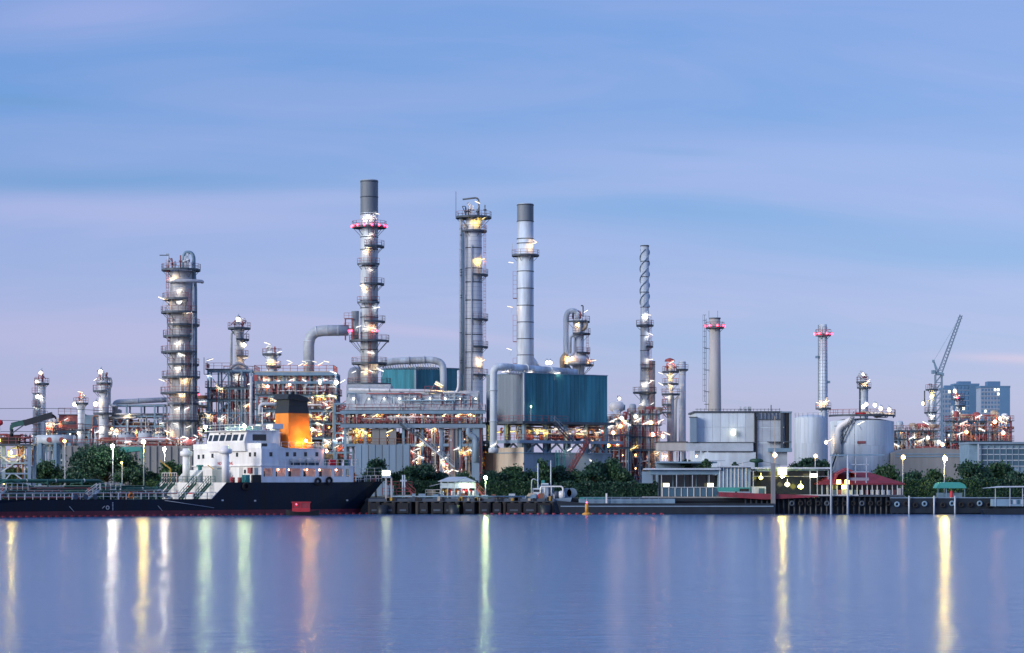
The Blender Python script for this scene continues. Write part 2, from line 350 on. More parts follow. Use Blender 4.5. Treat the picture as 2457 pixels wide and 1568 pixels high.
def ladder(par, x, y, z0, z1, m='rail_red', w=.5, cage=True, out=(0,-1)):
    mb = MB(); ox, oy = out; tx, ty = -oy, ox
    for s in (-1, 1): mb.beam((x+tx*s*w/2, y+ty*s*w/2, z0), (x+tx*s*w/2, y+ty*s*w/2, z1), .06)
    k = int((z1-z0)/.6)
    for i in range(k): z = z0+(i+.5)*(z1-z0)/max(1, k); mb.beam((x+tx*w/2, y+ty*w/2, z), (x-tx*w/2, y-ty*w/2, z), .05)
    if cage:
        k = max(2, int((z1-z0-2)/1.1))
        for i in range(k+1):
            z = z0+2+(z1-z0-1.2)*i/k; P = [(x+tx*w*.55*math.cos(a)+ox*.75*math.sin(a), y+ty*w*.55*math.cos(a)+oy*.75*math.sin(a), z) for a in [PI*j/6 for j in range(7)]]
            for a, b in zip(P, P[1:]): mb.beam(a, b, .05)
        for j in (1, 3, 5):
            a = PI*j/6; mb.beam((x+tx*w*.55*math.cos(a)+ox*.75*math.sin(a), y+ty*w*.55*math.cos(a)+oy*.75*math.sin(a), z0+2), (x+tx*w*.55*math.cos(a)+ox*.75*math.sin(a), y+ty*w*.55*math.cos(a)+oy*.75*math.sin(a), z1+.8), .04)
    return part('ladder', mb, m, par)
def bands(par, r, zs, m='steel_dark', h=.16, t=.05, rf=None):
    for z in zs:
        rr = rf(z) if rf else r
        mb = MB(); mb.lathe([(rr, z-h/2), (rr+t, z-h/2), (rr+t, z+h/2), (rr, z+h/2)], 28, cap=False); part('band', mb, m, par)
def pipe(par, pts, r=.15, m='pipe_grey', bend=.5, n=8, name='pipe', flanges=0):
    mb = MB(); mb.path(pts, r, n, bend)
    o = part(name, mb, m, par)
    if flanges:
        f = MB(); P = [Vector(p) for p in pts]
        for a, b in zip(P, P[1:]):
            d = (b-a); l = d.length; d.normalize()
            for i in range(1, int(l/flanges)+1):
                c = a+d*(i*flanges)
                if (c-b).length > r*2: f.cyl(c-d*.06, c+d*.06, r*1.28, n=n+2)
        if f.v: part('flange', f, 'galv', o, kind='stuff')
    return o
def shell(par, prof, m='cladding', n=28, name='shell'): mb = MB(); mb.lathe(prof, n); return part(name, mb, m, par)
def top_gear(par, z, r, seed, n=7, m=('galv', 'rail_red', 'pipe_grey'), h=3.0):       # valves, davits and relief pipes on a tower head
    rg = random.Random(seed)
    for i in range(n):
        a = rg.uniform(0, 2*PI); q = rg.uniform(.2, .95)*r; x, y = q*math.cos(a), q*math.sin(a); hh = rg.uniform(.5, 1)*h
        mb = MB(); mb.cyl((x, y, z), (x, y, z+hh), rg.uniform(.09, .2), n=8); mb.cyl((x, y, z+hh*.55), (x, y, z+hh*.55+.3), .34, n=8)
        if rg.random() < .6: mb.path([(x, y, z+hh), (x, y, z+hh+.3), (x+rg.uniform(-1, 1), y, z+hh+.3), (x+rg.uniform(-1, 1), y, z+hh*.5)], .1, 6, .2)
        part('valve_pipe', mb, m[i % len(m)], par)
def clutter(par, x0, x1, y0, y1, z0, z1, n, seed, mats=('pipe_grey', 'pipe_silver', 'galv', 'red_paint', 'rust', 'tan_insul'), rmin=.07, rmax=.24, vert=.45):
    rg = random.Random(seed)
    for i in range(n):
        r = rg.uniform(rmin, rmax); y = rg.uniform(y0, y1)
        if rg.random() < vert:
            x = rg.uniform(x0, x1); za = rg.uniform(z0, z0+(z1-z0)*.4); zb = rg.uniform(za+(z1-z0)*.25, z1); dx = rg.uniform(-3, 3); x2 = min(x1, max(x0, x+dx))
            pts = [(x, y, za), (x, y, zb), (x2, y, zb)]
            if rg.random() < .5: pts.append((x2, y, za+(zb-za)*rg.uniform(.2, .8)))
        else:
            z = rg.uniform(z0, z1); xa = rg.uniform(x0, x0+(x1-x0)*.6); xb = min(x1, xa+rg.uniform(.2, .6)*(x1-x0)); z2 = min(z1, max(z0, z+rg.uniform(-2.5, 2.5)))
            pts = [(xa, y, z), (xb, y, z), (xb, y, z2)]
            if rg.random() < .4: pts = [(xa, y, z2)]+pts
        pipe(par, pts, r, rg.choice(mats), r*3, 7)
def vessels(par, x0, x1, y, z, n, seed, mats=('cladding', 'galv', 'tan_insul', 'red_paint'), rmin=.5, rmax=1.1, h=3.2):
    rg = random.Random(seed)
    for i in range(n):
        x = x0+(x1-x0)*(i+rg.uniform(.2, .8))/n; r = rg.uniform(rmin, rmax); hh = rg.uniform(.6, 1)*h; mb = MB()
        if rg.random() < .6: mb.lathe([(.05, z), (r*.7, z+.1), (r, z+.4), (r, z+hh-.4), (r*.7, z+hh-.1), (.05, z+hh)], 14, x, y)
        else:
            l = hh*.7; rr = r*.6; zz = z+rr+.5
            for (k0, q0), (k1, q1) in zip([(-l, .1), (-l+.2, rr*.7), (-l+.5, rr), (l-.5, rr), (l-.2, rr*.7)], [(-l+.2, rr*.7), (-l+.5, rr), (l-.5, rr), (l-.2, rr*.7), (l, .1)]): mb.cyl((x+k0, y, zz), (x+k1, y, zz), q0, q1, 12)
            mb.box(x-l*.6-.1, x-l*.6+.1, y-.4, y+.4, z, zz); mb.box(x+l*.6-.1, x+l*.6+.1, y-.4, y+.4, z, zz)
        part('vessel', mb, rg.choice(mats), par)
def frame(par, xs, ys, zs, w=.35, m='steel_blue', decks=(), rails=(), brace=(), seed=0, deckm='steel_dark', railm='rail_red', over=.6, beams=True):
    rg = random.Random(seed)
    for x in xs:
        for y in ys: mb = MB(); mb.box(x-w/2, x+w/2, y-w/2, y+w/2, 0, zs[-1]); part('column', mb, m, par)
    for z in (zs if beams else ()):
        for y in ys:
            for a, b in zip(xs, xs[1:]): mb = MB(); mb.box(a+w/2+.003, b-w/2-.003, y-w*.35, y+w*.35, z-w*1.1, z-.003); part('beam', mb, m, par)
        for x in xs:
            for a, b in zip(ys, ys[1:]): mb = MB(); mb.box(x-w*.35, x+w*.35, a+w/2+.003, b-w/2-.003, z-w*1.1, z-.003); part('beam', mb, m, par)
    for z in decks:
        mb = MB(); mb.box(xs[0]-over, xs[-1]+over, ys[0]-over, ys[-1]+over, z+.004, z+.14); d = part('deck', mb, deckm, par)
        if z in rails:
            q = z+.14; mb = MB(); a, b, c, e = xs[0]-over+.08, xs[-1]+over-.08, ys[0]-over+.08, ys[-1]+over-.08
            mb.rail([(a, e, q), (a, c, q), (b, c, q), (b, e, q), (a, e, q)], 1.15, 1.6, .07); part('railing', mb, railm, d)
    for (i, k, y, typ) in brace:        # bay i, level k
        a, b = xs[i], xs[i+1]; z0 = zs[k-1] if k else 0; z1 = zs[k]-w*1.1
        L_ = {'x': [((a,z0),(b,z1)), ((a,z1),(b,z0))], '/': [((a,z0),(b,z1))], '\\': [((a,z1),(b,z0))], 'v': [((a,z1),((a+b)/2,z0)), ((b,z1),((a+b)/2,z0))], '^': [((a,z0),((a+b)/2,z1)), ((b,z0),((a+b)/2,z1))]}[typ]
        for (p, q) in L_: mb = MB(); mb.beam((p[0], y, p[1]), (q[0], y, q[1]), w*.55); part('brace', mb, m, par)
def stairs(par, x0, z0, x1, z1, y, wd=1.0, m='red_paint', railm='rail_red'):
    mb = MB()
    for s in (0, wd): mb.beam((x0, y+s, z0), (x1, y+s, z1), .09, .3)
    n = max(3, int(abs(z1-z0)/.35))
    for i in range(n): t = (i+.5)/n; x = x0+(x1-x0)*t; z = z0+(z1-z0)*t; mb.box(x-.15, x+.15, y+.05, y+wd-.05, z-.02, z+.03)
    o = part('stair', mb, m, par); mb = MB()
    for s in (0, wd): mb.rail([(x0, y+s, z0), (x1, y+s, z1)], 1.05, 1.4, .07)
    part('railing', mb, railm, o); return o
def panels(par, a, b, z0, z1, n, m, name='panel', t=.08, gap=.05, seed=0, rib=True):       # upright cladding sheets along a wall line a->b (x,y)
    a = Vector(a); b = Vector(b); d = (b-a); L_ = d.length/n; ang = math.atan2(d.y, d.x); rg = random.Random(seed)
    key = f'{name}_{m}_{L_:.3f}_{z1-z0:.3f}'
    def mk():
        mb = MB(); w_ = L_-gap; mb.box(0, w_, -t, 0, 0, z1-z0)
        if rib:
            k = 3
            for i in range(k): x = w_*(i+.5)/k; mb.box(x-.09, x+.09, -t-.07, -t+.001, .02, z1-z0-.02)
        return mb
    for i in range(n):
        p = a+d*(i/n); o = part(name, shared(key, mk, m), None, par, None, (p.x+math.sin(ang)*rg.uniform(0, .025), p.y-math.cos(ang)*rg.uniform(0, .025), z0), (0, 0, ang))

def equip(par, x0, x1, y0, y1, z0, z1, n, seed, mats=('steel_dark', 'rust', 'galv', 'steel_blue', 'tan_insul', 'rail_red')):     # cabinets, exchangers and ducts deep inside a structure
    rg = random.Random(seed)
    for i in range(n):
        x = rg.uniform(x0, x1); y = rg.uniform(y0, y1); z = z0+(z1-z0)*rg.choice((0, .33, .66))*rg.uniform(.9, 1.0); mb = MB(); h = rg.uniform(.8, 2.2); l = rg.uniform(.5, 1.6)
        if rg.random() < .5: mb.box(x-l, x+l, y-.6, y+.6, z, z+h); mb.box(x-l*.8, x+l*.8, y-.7, y-.603, z+h*.2, z+h*.8)
        else: mb.cyl((x-l*1.6, y, z+.7), (x+l*1.6, y, z+.7), .6, n=14); mb.cyl((x-l*1.6-.15, y, z+.7), (x-l*1.6, y, z+.7), .75, n=14); mb.cyl((x+l*1.6, y, z+.7), (x+l*1.6+.15, y, z+.7), .75, n=14); mb.box(x-.2, x+.2, y-.5, y+.5, z-.5, z+.2)
        part('equipment', mb, rg.choice(mats), par)

def hangers(par, x0, x1, y0, y1, z0, z1, n, seed, mats=('rail_red', 'red_paint', 'pipe_silver', 'tan_insul', 'pipe_grey')):   # upright small-bore lines between two decks
    rg = random.Random(seed)
    for i in range(n):
        x = x0+(x1-x0)*(i+rg.uniform(0, 1))/n; y = rg.uniform(y0, y1); t = rg.uniform(.05, .11); a = z0+(z1-z0)*rg.choice((0, 0, .3)); b = z1-(z1-z0)*rg.choice((0, 0, .35)); mb = MB(); mb.box(x-t, x+t, y-t, y+t, a, b)
        if rg.random() < .5: z = rg.uniform(a, b); mb.box(x-.25, x+.25, y-.2, y+.2, z, z+.35)
        part('small_bore_line', mb, rg.choice(mats), par)

def torus(c, R_, r_, n=14, k=7):        # tyre standing in the x,z plane
    mb = MB(); vs = []
    for i in range(n):
        for j in range(k): a, b = 2*PI*i/n, 2*PI*j/k; vs.append((c[0]+(R_+r_*math.cos(b))*math.cos(a), c[1]+r_*math.sin(b), c[2]+(R_+r_*math.cos(b))*math.sin(a)))
    mb.add(vs, [(i*k+j, i*k+(j+1)%k, ((i+1)%n)*k+(j+1)%k, ((i+1)%n)*k+j) for i in range(n) for j in range(k)], True); return mb

def glow_backing(par, x0, x1, y, z0, z1, n, seed, mats=('tan_insul', 'rust', 'galv', 'rail_red', 'steel_dark')):      # sheets added behind a structure to catch lamp glow, uneven heights
    rg = random.Random(seed); w_ = (x1-x0)/n
    for i in range(n):
        a, b = z0+(z1-z0)*rg.uniform(0, .12), z0+(z1-z0)*rg.uniform(.75, 1.0); mb = MB(); yy = y+rg.uniform(0, .8); mb.box(x0+i*w_+.03, x0+(i+1)*w_-.03, yy, yy+.12, a, b)
        for k in range(2): z = a+(b-a)*(k+1)/3; mb.box(x0+i*w_+.03, x0+(i+1)*w_-.03, yy-.1, yy-.002, z-.08, z+.08)
        part('glow_sheet', mb, rg.choice(mats), par)
# ---------------------------------------------------------------- tall columns and stacks
def vpipes(T, specs):
    for px, ya, yb, r, m, y in specs: pipe(T.o, [(T.x(px), y, T.z(yb)), (T.x(px), y, T.z(ya))], r, m, 0, 8, 'riser', 4.5)
def lamps_on(T, R, L_, y=None):
    for px, py, fl, *m in L_: tube_lamp(T.o, (T.x(px), -(R+.75) if y is None else y, T.z(py)), fl, m[0] if m else random.choice(('lamp_white', 'lamp_white', 'lamp_warm', 'lamp_cool')), random.uniform(.1, .6), random.uniform(.65, 1.1))
# big crude column on the left
T = At('distillation_column', 'broad tall column with eleven ringed platforms, tallest left of the funnel', 'column', 434.5, 500); R = 2.45; C_F = T
shell(T.o, [(R+.5, 0), (R+.5, 3), (R, 3.6), (R, T.z(655)), (R*.8, T.z(648)), (.3, T.z(642))], 'cladding_dull')
bands(T.o, R, [T.z(y) for y in (690, 702, 735, 764, 792, 826, 860, 890, 925, 956, 990, 1030)], 'galv', .12, .04)
for py, ro, a0, a1 in ((648, 4.0, 0, 360), (718, 3.8, 120, 300), (750, 4.1, 110, 330), (780, 3.8, 230, 430), (807, 3.7, 110, 320), (845, 4.1, 110, 330), (875, 3.7, 230, 420), (905, 3.9, 0, 360), (943, 4.2, 110, 340), (969, 3.6, 230, 420), (1010, 3.9, 0, 360)):
    platform(T.o, T.z(py), R, ro, a0, a1)
top_gear(T.o, T.z(648), 3.2, 3, 12, h=3.3)
mb = MB(); mb.path([T.p(440, 650), T.p(440, 614), T.p(445, 606), T.p(459, 606), T.p(465, 616), T.p(466, 660), T.p(470, 690, -.6), T.p(470, 960, -.6)], .36, 10, 1.2); T.part('overhead_line', mb, 'steel_blue')
mb = MB(); mb.path([(-2.6, -1.6, T.z(677)), (-1.2, -2.95, T.z(677)), (1.5, -2.95, T.z(677)), (4.2, -1.4, T.z(677)), (4.4, 0, T.z(677))], .38, 9, 1.2); T.part('ring_header', mb, 'pipe_grey')
mb = MB(); mb.beam(T.p(383, 613), T.p(404, 613), .18); mb.beam(T.p(404, 613), T.p(404, 648), .2); T.part('davit', mb, 'steel_dark')
vpipes(T, [(466, 690, 1060, .3, 'galv', -1.0), (462, 800, 1060, .2, 'steel_blue', -1.7), (404, 700, 1060, .13, 'galv', -1.4), (436, 940, 1050, .12, 'galv', -2.9), (470, 940, 1060, .25, 'pipe_grey', .6)])
for a, b, px in ((648, 718, 405), (718, 780, 458), (780, 845, 408), (845, 905, 456), (905, 969, 408), (969, 1010, 456)): ladder(T.o, T.x(px), -2.7 if px > 440 else -1.9, T.z(b), T.z(a)+1)
lamps_on(T, R, [(412, 672, 1, 'lamp_warm'), (428, 700, 1), (400, 722, -1), (430, 727, 1), (452, 755, 1), (427, 783, -1), (424, 828, 1), (446, 855, -1), (424, 885, 1), (443, 915, 1), (400, 917, -1), (434, 950, 1), (446, 948, -1), (424, 985, 1), (447, 985, 1), (432, 1020, -1), (452, 1028, 1), (415, 1040, -1)])
hangers(T.o, T.x(404), T.x(466), -R-.35, -R-.15, T.z(1060), T.z(700), 5, 830, ('galv', 'cladding', 'pipe_grey'))
for py in (727, 855, 905): mb = MB(); mb.cyl((0, -R-.3, T.z(py)), (0, -R+.2, T.z(py)), .45, n=12); mb.cyl((0, -R-.38, T.z(py)), (0, -R-.3, T.z(py)), .6, n=12); T.part('manway', mb, 'galv')

def small_col(name, label, px, Y, wpx, top, plats, lamps=(), seed=1, tg=5, m='cladding', extra=(), skirt=None):
    T = At(name, label, 'column', px, Y); R = wpx*T.s/2
    shell(T.o, [(R, 0), (R, T.z(top)), (R*.75, T.z(top)+.5*R), (.1, T.z(top)+.75*R)], m, 20)
    bands(T.o, R, [T.z(y) for y in range(int(top)+12, 1080, 12)], 'galv', .09, .025)
    for py, l, r in plats:      # pixel overhang left and right of the shell
        ro = max(l, r)*T.s+R
        a0, a1 = (0, 360) if min(l, r) > 2 else ((105, 300) if l > r else (240, 435))
        platform(T.o, T.z(py), R, ro, a0, a1, brack=True)
    top_gear(T.o, T.z(top)+.2, R*.9, seed, tg, h=2.4)
    for px_, ya, yb, r, m_ in extra: pipe(T.o, [(T.x(px_), -R*.5, T.z(yb)), (T.x(px_), -R*.5, T.z(ya))], r, m_, 0, 8, 'riser', 4)
    lamps_on(T, R, lamps); return T
T = small_col('column', 'slim column beside a blue steel post, leftmost of the plant', 100, 520, 17, 921, [(921, 4, 9), (1000, 6, 3)], [(103, 955, -1), (95, 982, -1)], 4, 5)
bulb_lamp(T.o, T.p(98, 896), 'lamp_white', 1.6); mb = MB(); mb.beam(T.p(94, 921), T.p(94, 899), .1); T.part('lamp_pole', mb, 'galv'); bulb_lamp(T.o, T.p(88, 917), 'lamp_white', 1.4); bulb_lamp(T.o, T.p(94, 953, -1.4), 'lamp_white', 1.6)
ladder(T.o, T.x(110), -.3, T.z(1060), T.z(925), 'galv', cage=False, out=(1, 0))
S = At('access_frame', 'blue steel post with short landings beside the leftmost slim column', 'steel frame', 84, 519)
mb = MB(); mb.box(-.42, .42, -.3, .3, 0, S.z(944)); S.part('column', mb, 'steel_blue'); mb = MB(); mb.box(S.x(91), S.x(93), -.2, .2, 0, S.z(944)); S.part('column', mb, 'steel_blue')
for py in (944, 975, 1018, 1042):
    mb = MB(); mb.box(-.5, S.x(97), -.8, .8, S.z(py)-.1, S.z(py)+.05); d = S.part('landing', mb, 'steel_dark'); mb = MB(); mb.rail([(-.5, -.75, S.z(py)), (S.x(97), -.75, S.z(py))], 1.1, 1.2, .07); part('railing', mb, 'rail_red', d)
ladder(S.o, S.x(88), -.5, S.z(1060), S.z(915), 'rail_red')
T = small_col('column', 'shortest slim column with a flared head platform left of the pipe rack', 194, 515, 15, 968, [(968, 10, 10), (1032, 4, 4)], [(202, 943, -1)], 8, 5, 'cladding', [(203, 968, 1070, .14, 'galv')])
mb = MB(); mb.lathe([(T.s*7.6, T.z(985)), (T.s*14, T.z(970))], 16, cap=False); T.part('head_cone', mb, 'cladding')
mb = MB(); mb.beam(T.p(198, 968), T.p(198, 945), .1); T.part('lamp_pole', mb, 'galv'); bulb_lamp(T.o, T.p(180, 971, -.5), 'lamp_white', 1.7); bulb_lamp(T.o, T.p(190, 1040, -1.2), 'lamp_white', 1.0)
T = small_col('column', 'mid-height column with a bent overhead line, just left of the pipe rack', 249, 512, 24, 920, [(938, 14, 0), (992, 13, 5), (920, 6, 6)], [(228, 915, 1), (228, 969, 1), (231, 1040, 1), (238, 1036, 1)], 11, 8, 'cladding', [])
mb = MB(); mb.path([T.p(256, 917), T.p(256, 908), T.p(267, 910), T.p(267, 925), T.p(263, 935), T.p(263, 970), T.p(268, 974), T.p(282, 975)], .26, 8, .6); T.part('overhead_line', mb, 'galv')
mb = MB(); mb.beam(T.p(236, 920), T.p(236, 895), .1); T.part('lamp_pole', mb, 'galv'); bulb_lamp(T.o, T.p(241, 893), 'lamp_white', 1.7); bulb_lamp(T.o, T.p(233, 971, -1.8), 'lamp_white', 1.8)
# column in the open frame, with a domed lower vessel
T = At('column', 'two-stage column, slim above a domed lower vessel, inside the open blue frame', 'column', 574, 512); R = 11*T.s; RB = 23*T.s
shell(T.o, [(R, T.z(880)), (R, T.z(800)), (R*1.25, T.z(790)), (R*1.25, T.z(785))]); shell(T.o, [(RB, 0), (RB, T.z(895)), (RB*.85, T.z(880)), (RB*.5, T.z(872)), (.3, T.z(869))], 'galv', 24, 'lower_vessel')
bands(T.o, R, [T.z(y) for y in range(812, 868, 9)], 'galv', .1, .03)
platform(T.o, T.z(788), R, 27*T.s, 0, 360); platform(T.o, T.z(815), R, 24*T.s, 260, 440); platform(T.o, T.z(855), R, 22*T.s, 260, 440); platform(T.o, T.z(893), RB, RB+1.3, 180, 360); platform(T.o, T.z(930), RB, RB+1.6, 180, 360)
top_gear(T.o, T.z(788), 1.6, 21, 6, h=2.2); bulb_lamp(T.o, T.p(571, 768), 'lamp_white', 2.0); bulb_lamp(T.o, T.p(587, 829, -1), 'lamp_white', 1.6)
mb = MB(); mb.path([T.p(562, 797), T.p(555, 800), T.p(555, 880)], .28, 8, .5); T.part('riser', mb, 'galv')
mb = MB(); mb.path([T.p(556, 905, -2.4), T.p(556, 882, -2.4), T.p(580, 872, -2.4), T.p(598, 884, -2.4), T.p(598, 1010, -2.4)], .3, 8, 1.2); T.part('riser', mb, 'pipe_grey')
lamps_on(T, RB, [(566, 905, 1), (575, 912, 1), (586, 862, 1), (560, 985, 1), (578, 1000, -1)]); clutter(T.o, -2.5, 2.5, -3, -2.2, T.z(1030), T.z(900), 10, 31)
S = At('steel_frame', 'open blue steel frame with a cantilevered top landing around the two-stage column', 'steel frame', 560, 505)
xs = [S.x(p) for p in (503, 528, 552, 583, 606)]
frame(S.o, xs, [-2.6, 2.6], [S.z(y) for y in (1020, 990, 960, 932, 889)], .36, decks=(S.z(960), S.z(932)), rails=(S.z(960), S.z(932)), brace=((0, 4, -2.6, '\\'), (0, 3, -2.6, '\\'), (1, 2, -2.6, 'x'), (3, 2, -2.6, '/'), (2, 1, -2.6, 'x'), (1, 4, -2.6, '/'), (3, 0, -2.6, 'x')))
mb = MB(); mb.box(S.x(497), S.x(556), -3.2, 1.5, S.z(889), S.z(887)); d = S.part('landing', mb, 'steel_dark'); mb = MB(); mb.rail([(S.x(498), 1.4, S.z(887)), (S.x(498), -3.1, S.z(887)), (S.x(556), -3.1, S.z(887))], 1.2, 1.5, .08); part('railing', mb, 'rail_red', d)
mb = MB(); mb.box(S.x(500), S.x(507), -3.15, -2.9, S.z(885), S.z(876)); S.part('sign_board', mb, 'red_paint')
mb = MB(); mb.beam(S.p(494, 900, -3), S.p(494, 860, -3), .12); mb.beam(S.p(494, 900, -3), S.p(552, 899, -3), .14); S.part('mast', mb, 'steel_dark')
clutter(S.o, xs[0], xs[-1], -2.2, 2.2, S.z(1075), S.z(945), 46, 5, rmin=.08, rmax=.3); hangers(S.o, xs[0], xs[-1], -2.8, -2, S.z(1075), S.z(935), 30, 821); equip(S.o, xs[0], xs[-1], -1.5, 2, .2, S.z(960), 26, 822); vessels(S.o, xs[0], xs[-1], 0, S.z(960)+.2, 3, 8); vessels(S.o, xs[0], xs[-1], 0, S.z(1020)+.2, 4, 9)
lamps_on(S, 0, [(501, 868, 1), (513, 905, -1), (535, 935, -1), (510, 1000, -1), (535, 1005, 1), (541, 1008, -1), (598, 925, 1), (590, 975, 1)], -3.2)
mb = MB(); mb.lathe([(.3, 0), (.34, S.z(960)), (.32, S.z(905))], 10, S.x(607), -3.2); mb.lathe([(.55, S.z(1000)), (.55, S.z(998))], 10, S.x(607), -3.2); S.part('vent_pipe', mb, 'pipe_grey')
# column behind the fan deck
T = small_col('column', 'short dark-headed column rising behind the long fan deck', 652, 535, 26, 850, [(850, 10, 7), (880, 0, 9)], [(640, 872, 1, 'lamp_yellow'), (663, 872, 1, 'lamp_warm'), (650, 828, -1), (667, 848, 1)], 33, 5, 'stack_steel')
# the tall flue stack with the red ring
T = At('flue_stack', 'tallest steel stack with a red-lit ring platform and offset ladder landings', 'stack', 886, 510); R = 21*T.s; K = T
shell(T.o, [(R, T.z(960)), (R, T.z(525)), (R*.98, T.z(433)), (R*.86, T.z(433)), (R*.86, T.z(440))], 'stack_steel', 32)
mb = MB(); mb.lathe([(R+.02, T.z(512)), (R+.02, T.z(434))], 32, cap=False); T.part('weathered_top', mb, 'stack_dark')
bands(T.o, R, [T.z(y) for y in (437, 474, 515, 570, 600, 640, 682, 722, 740, 762, 800, 840, 890)], 'steel_dark', .2, .07)
for py, ro, a0, a1 in ((545, 3.6, 0, 360), (592, 3.2, 255, 400), (635, 2.95, 215, 320), (682, 3.2, 255, 400), (727, 2.95, 215, 320), (772, 3.4, 255, 400), (818, 4.2, 150, 390), (872, 3.7, 0, 360), (922, 4.6, 0, 360)): platform(T.o, T.z(py), R, ro, a0, a1)
for a, b, px in ((545, 592, 896), (592, 635, 890), (635, 682, 890), (682, 727, 890), (727, 772, 890), (772, 818, 892), (818, 872, 888), (872, 922, 888)): ladder(T.o, T.x(px), -R-.25, T.z(b), T.z(a)+1, 'red_paint')
for i in range(14):
    a = 2*PI*i/14; o = bulb_lamp(T.o, (3.65*math.cos(a), 3.65*math.sin(a), T.z(545)+.1), 'lamp_red', .9)
for px in (838, 846, 896, 906): bulb_lamp(T.o, T.p(px, 796, -2.6), 'lamp_red', .8)
lamps_on(T, R, [(870, 530, 1), (897, 528, -1), (912, 518, -1), (884, 570, 1), (874, 605, 1), (896, 652, -1), (877, 695, -1), (898, 742, 1), (857, 788, 1), (872, 792, 1), (904, 792, -1), (900, 850, -1), (868, 895, 1), (897, 895, -1), (846, 897, 1), (915, 890, -1), (922, 893, -1)])
mb = MB(); mb.cyl((T.x(853), -1, T.z(818)), (T.x(853), -1, T.z(748)), .8, n=14); mb.path([T.p(853, 752, -1), T.p(862, 752, -1)], .2); T.part('bypass_pipe', mb, 'stack_dark')
mb = MB(); S_ = (830, 848); x0, x1 = T.x(830), T.x(848)
for x in (x0, x1):
    for y in (-2.5, -.6): mb.beam((x, y, T.z(818)), (x, y, T.z(766)), .16)
for py in (790, 766): mb.box(x0-.2, x1+.2, -2.7, -.4, T.z(py)-.1, T.z(py)); mb.rail([(x0-.2, -2.7, T.z(py)), (x1+.2, -2.7, T.z(py))], 1.1, 1.2, .07)
T.part('damper_platform', mb, 'rail_red')
mb = MB(); mb.box(T.x(835), T.x(940), -5, 5, T.z(945), T.z(925)); T.part('stack_base', mb, 'galv')
# duct that crosses over from the fan deck to the stack
D = At('flue_duct', 'large grey duct rising from the fan deck and elbowing right to the stack', 'duct', 741, 508); r = 13*D.s
mb = MB(); mb.path([D.p(741, 905), D.p(741, 826), D.p(745, 808), D.p(757, 797), D.p(775, 794), D.p(836, 793)], r, 22, .4, 2); D.part('duct_tube', mb, 'galv')
for a, b in (((741, 868), (741, 866)), ((741, 820), (741, 818)), ((757, 0), 0), ((785, 0), 0), ((811, 0), 0)):
    mb = MB()
    if b: mb.cyl(D.p(*a), D.p(*b), r*1.06, n=22)
    elif a[0] != 757: mb.cyl(D.p(a[0], 793.6), D.p(a[0]+2, 793.6), r*1.06, n=22)
    else: mb.cyl(D.p(759, 796), D.p(761, 795.6), r*1.06, n=22)
    D.part('stiffener_ring', mb, 'stack_steel')
# domed drum left of the stack
T = At('domed_drum', 'round-topped grey drum tucked against the tallest stack base', 'drum', 853, 516); r = 19*T.s
shell(T.o, [(r, T.z(960)), (r, T.z(905)), (r*.93, T.z(893)), (r*.7, T.z(884)), (.2, T.z(880))], 'stack_steel', 24)
# tall clad column, centre
T = At('distillation_column', 'tall slender clad column with antenna and crowded head platform, centre', 'column', 1136, 525); R = 20*T.s; RB = 23*T.s
shell(T.o, [(RB, 0), (RB, T.z(900)), (R*1.05, T.z(660)), (R, T.z(560)), (R*.9, T.z(540)), (R*.9, T.z(522))], 'cladding', 30)
bands(T.o, R, [T.z(y) for y in range(560, 950, 10)], 'galv', .09, .03, lambda z: R+(RB-R)*min(1, max(0, (T.z(560)-z)/(T.z(560)-T.z(900))))); bands(T.o, R, [T.z(y) for y in (596, 645, 678, 722, 766, 804, 846, 884)], 'steel_dark', .2, .06, lambda z: R+(RB-R)*min(1, max(0, (T.z(560)-z)/(T.z(560)-T.z(900)))))
platform(T.o, T.z(522), R*.9, 43*T.s, 0, 360); platform(T.o, T.z(555), R, 32*T.s, 0, 360)
for py in (660, 767, 833, 900): platform(T.o, T.z(py), R, 35*T.s, 270, 400)
for a, b in ((555, 660), (660, 767), (767, 833)): ladder(T.o, T.x(1163), -1.2, T.z(b), T.z(a)+1, 'rail_red')
top_gear(T.o, T.z(522), 3.0, 41, 9, ('steel_dark', 'galv'), 3.0)
mb = MB(); mb.beam(T.p(1094, 522), T.p(1094, 460), .1); T.part('antenna', mb, 'steel_dark')
mb = MB(); mb.path([T.p(1110, 479), T.p(1143, 475), T.p(1149, 480), T.p(1149, 522)], .2, 6, .5); T.part('davit', mb, 'steel_dark')
vpipes(T, [(1106, 525, 948, .34, 'galv', -.8), (1114.5, 540, 948, .2, 'pipe_grey', -1.6), (1111, 560, 900, .13, 'steel_blue', -1.8), (1132, 590, 948, .12, 'galv', -2.1)])
for py in (566, 648, 655, 662, 710, 716, 800, 866, 872): mb = MB(); mb.beam(T.p(1104, py, -1.2), T.p(1117, py, -1.2), .16); T.part('pipe_clamp', mb, 'steel_dark')
lamps_on(T, R, [(1152, 492, -1), (1156, 530, 1, 'lamp_yellow'), (1146, 536, -1, 'lamp_yellow'), (1150, 628, 1, 'lamp_yellow'), (1156, 630, -1, 'lamp_yellow'), (1150, 872, 1, 'lamp_warm'), (1158, 868, -1)])
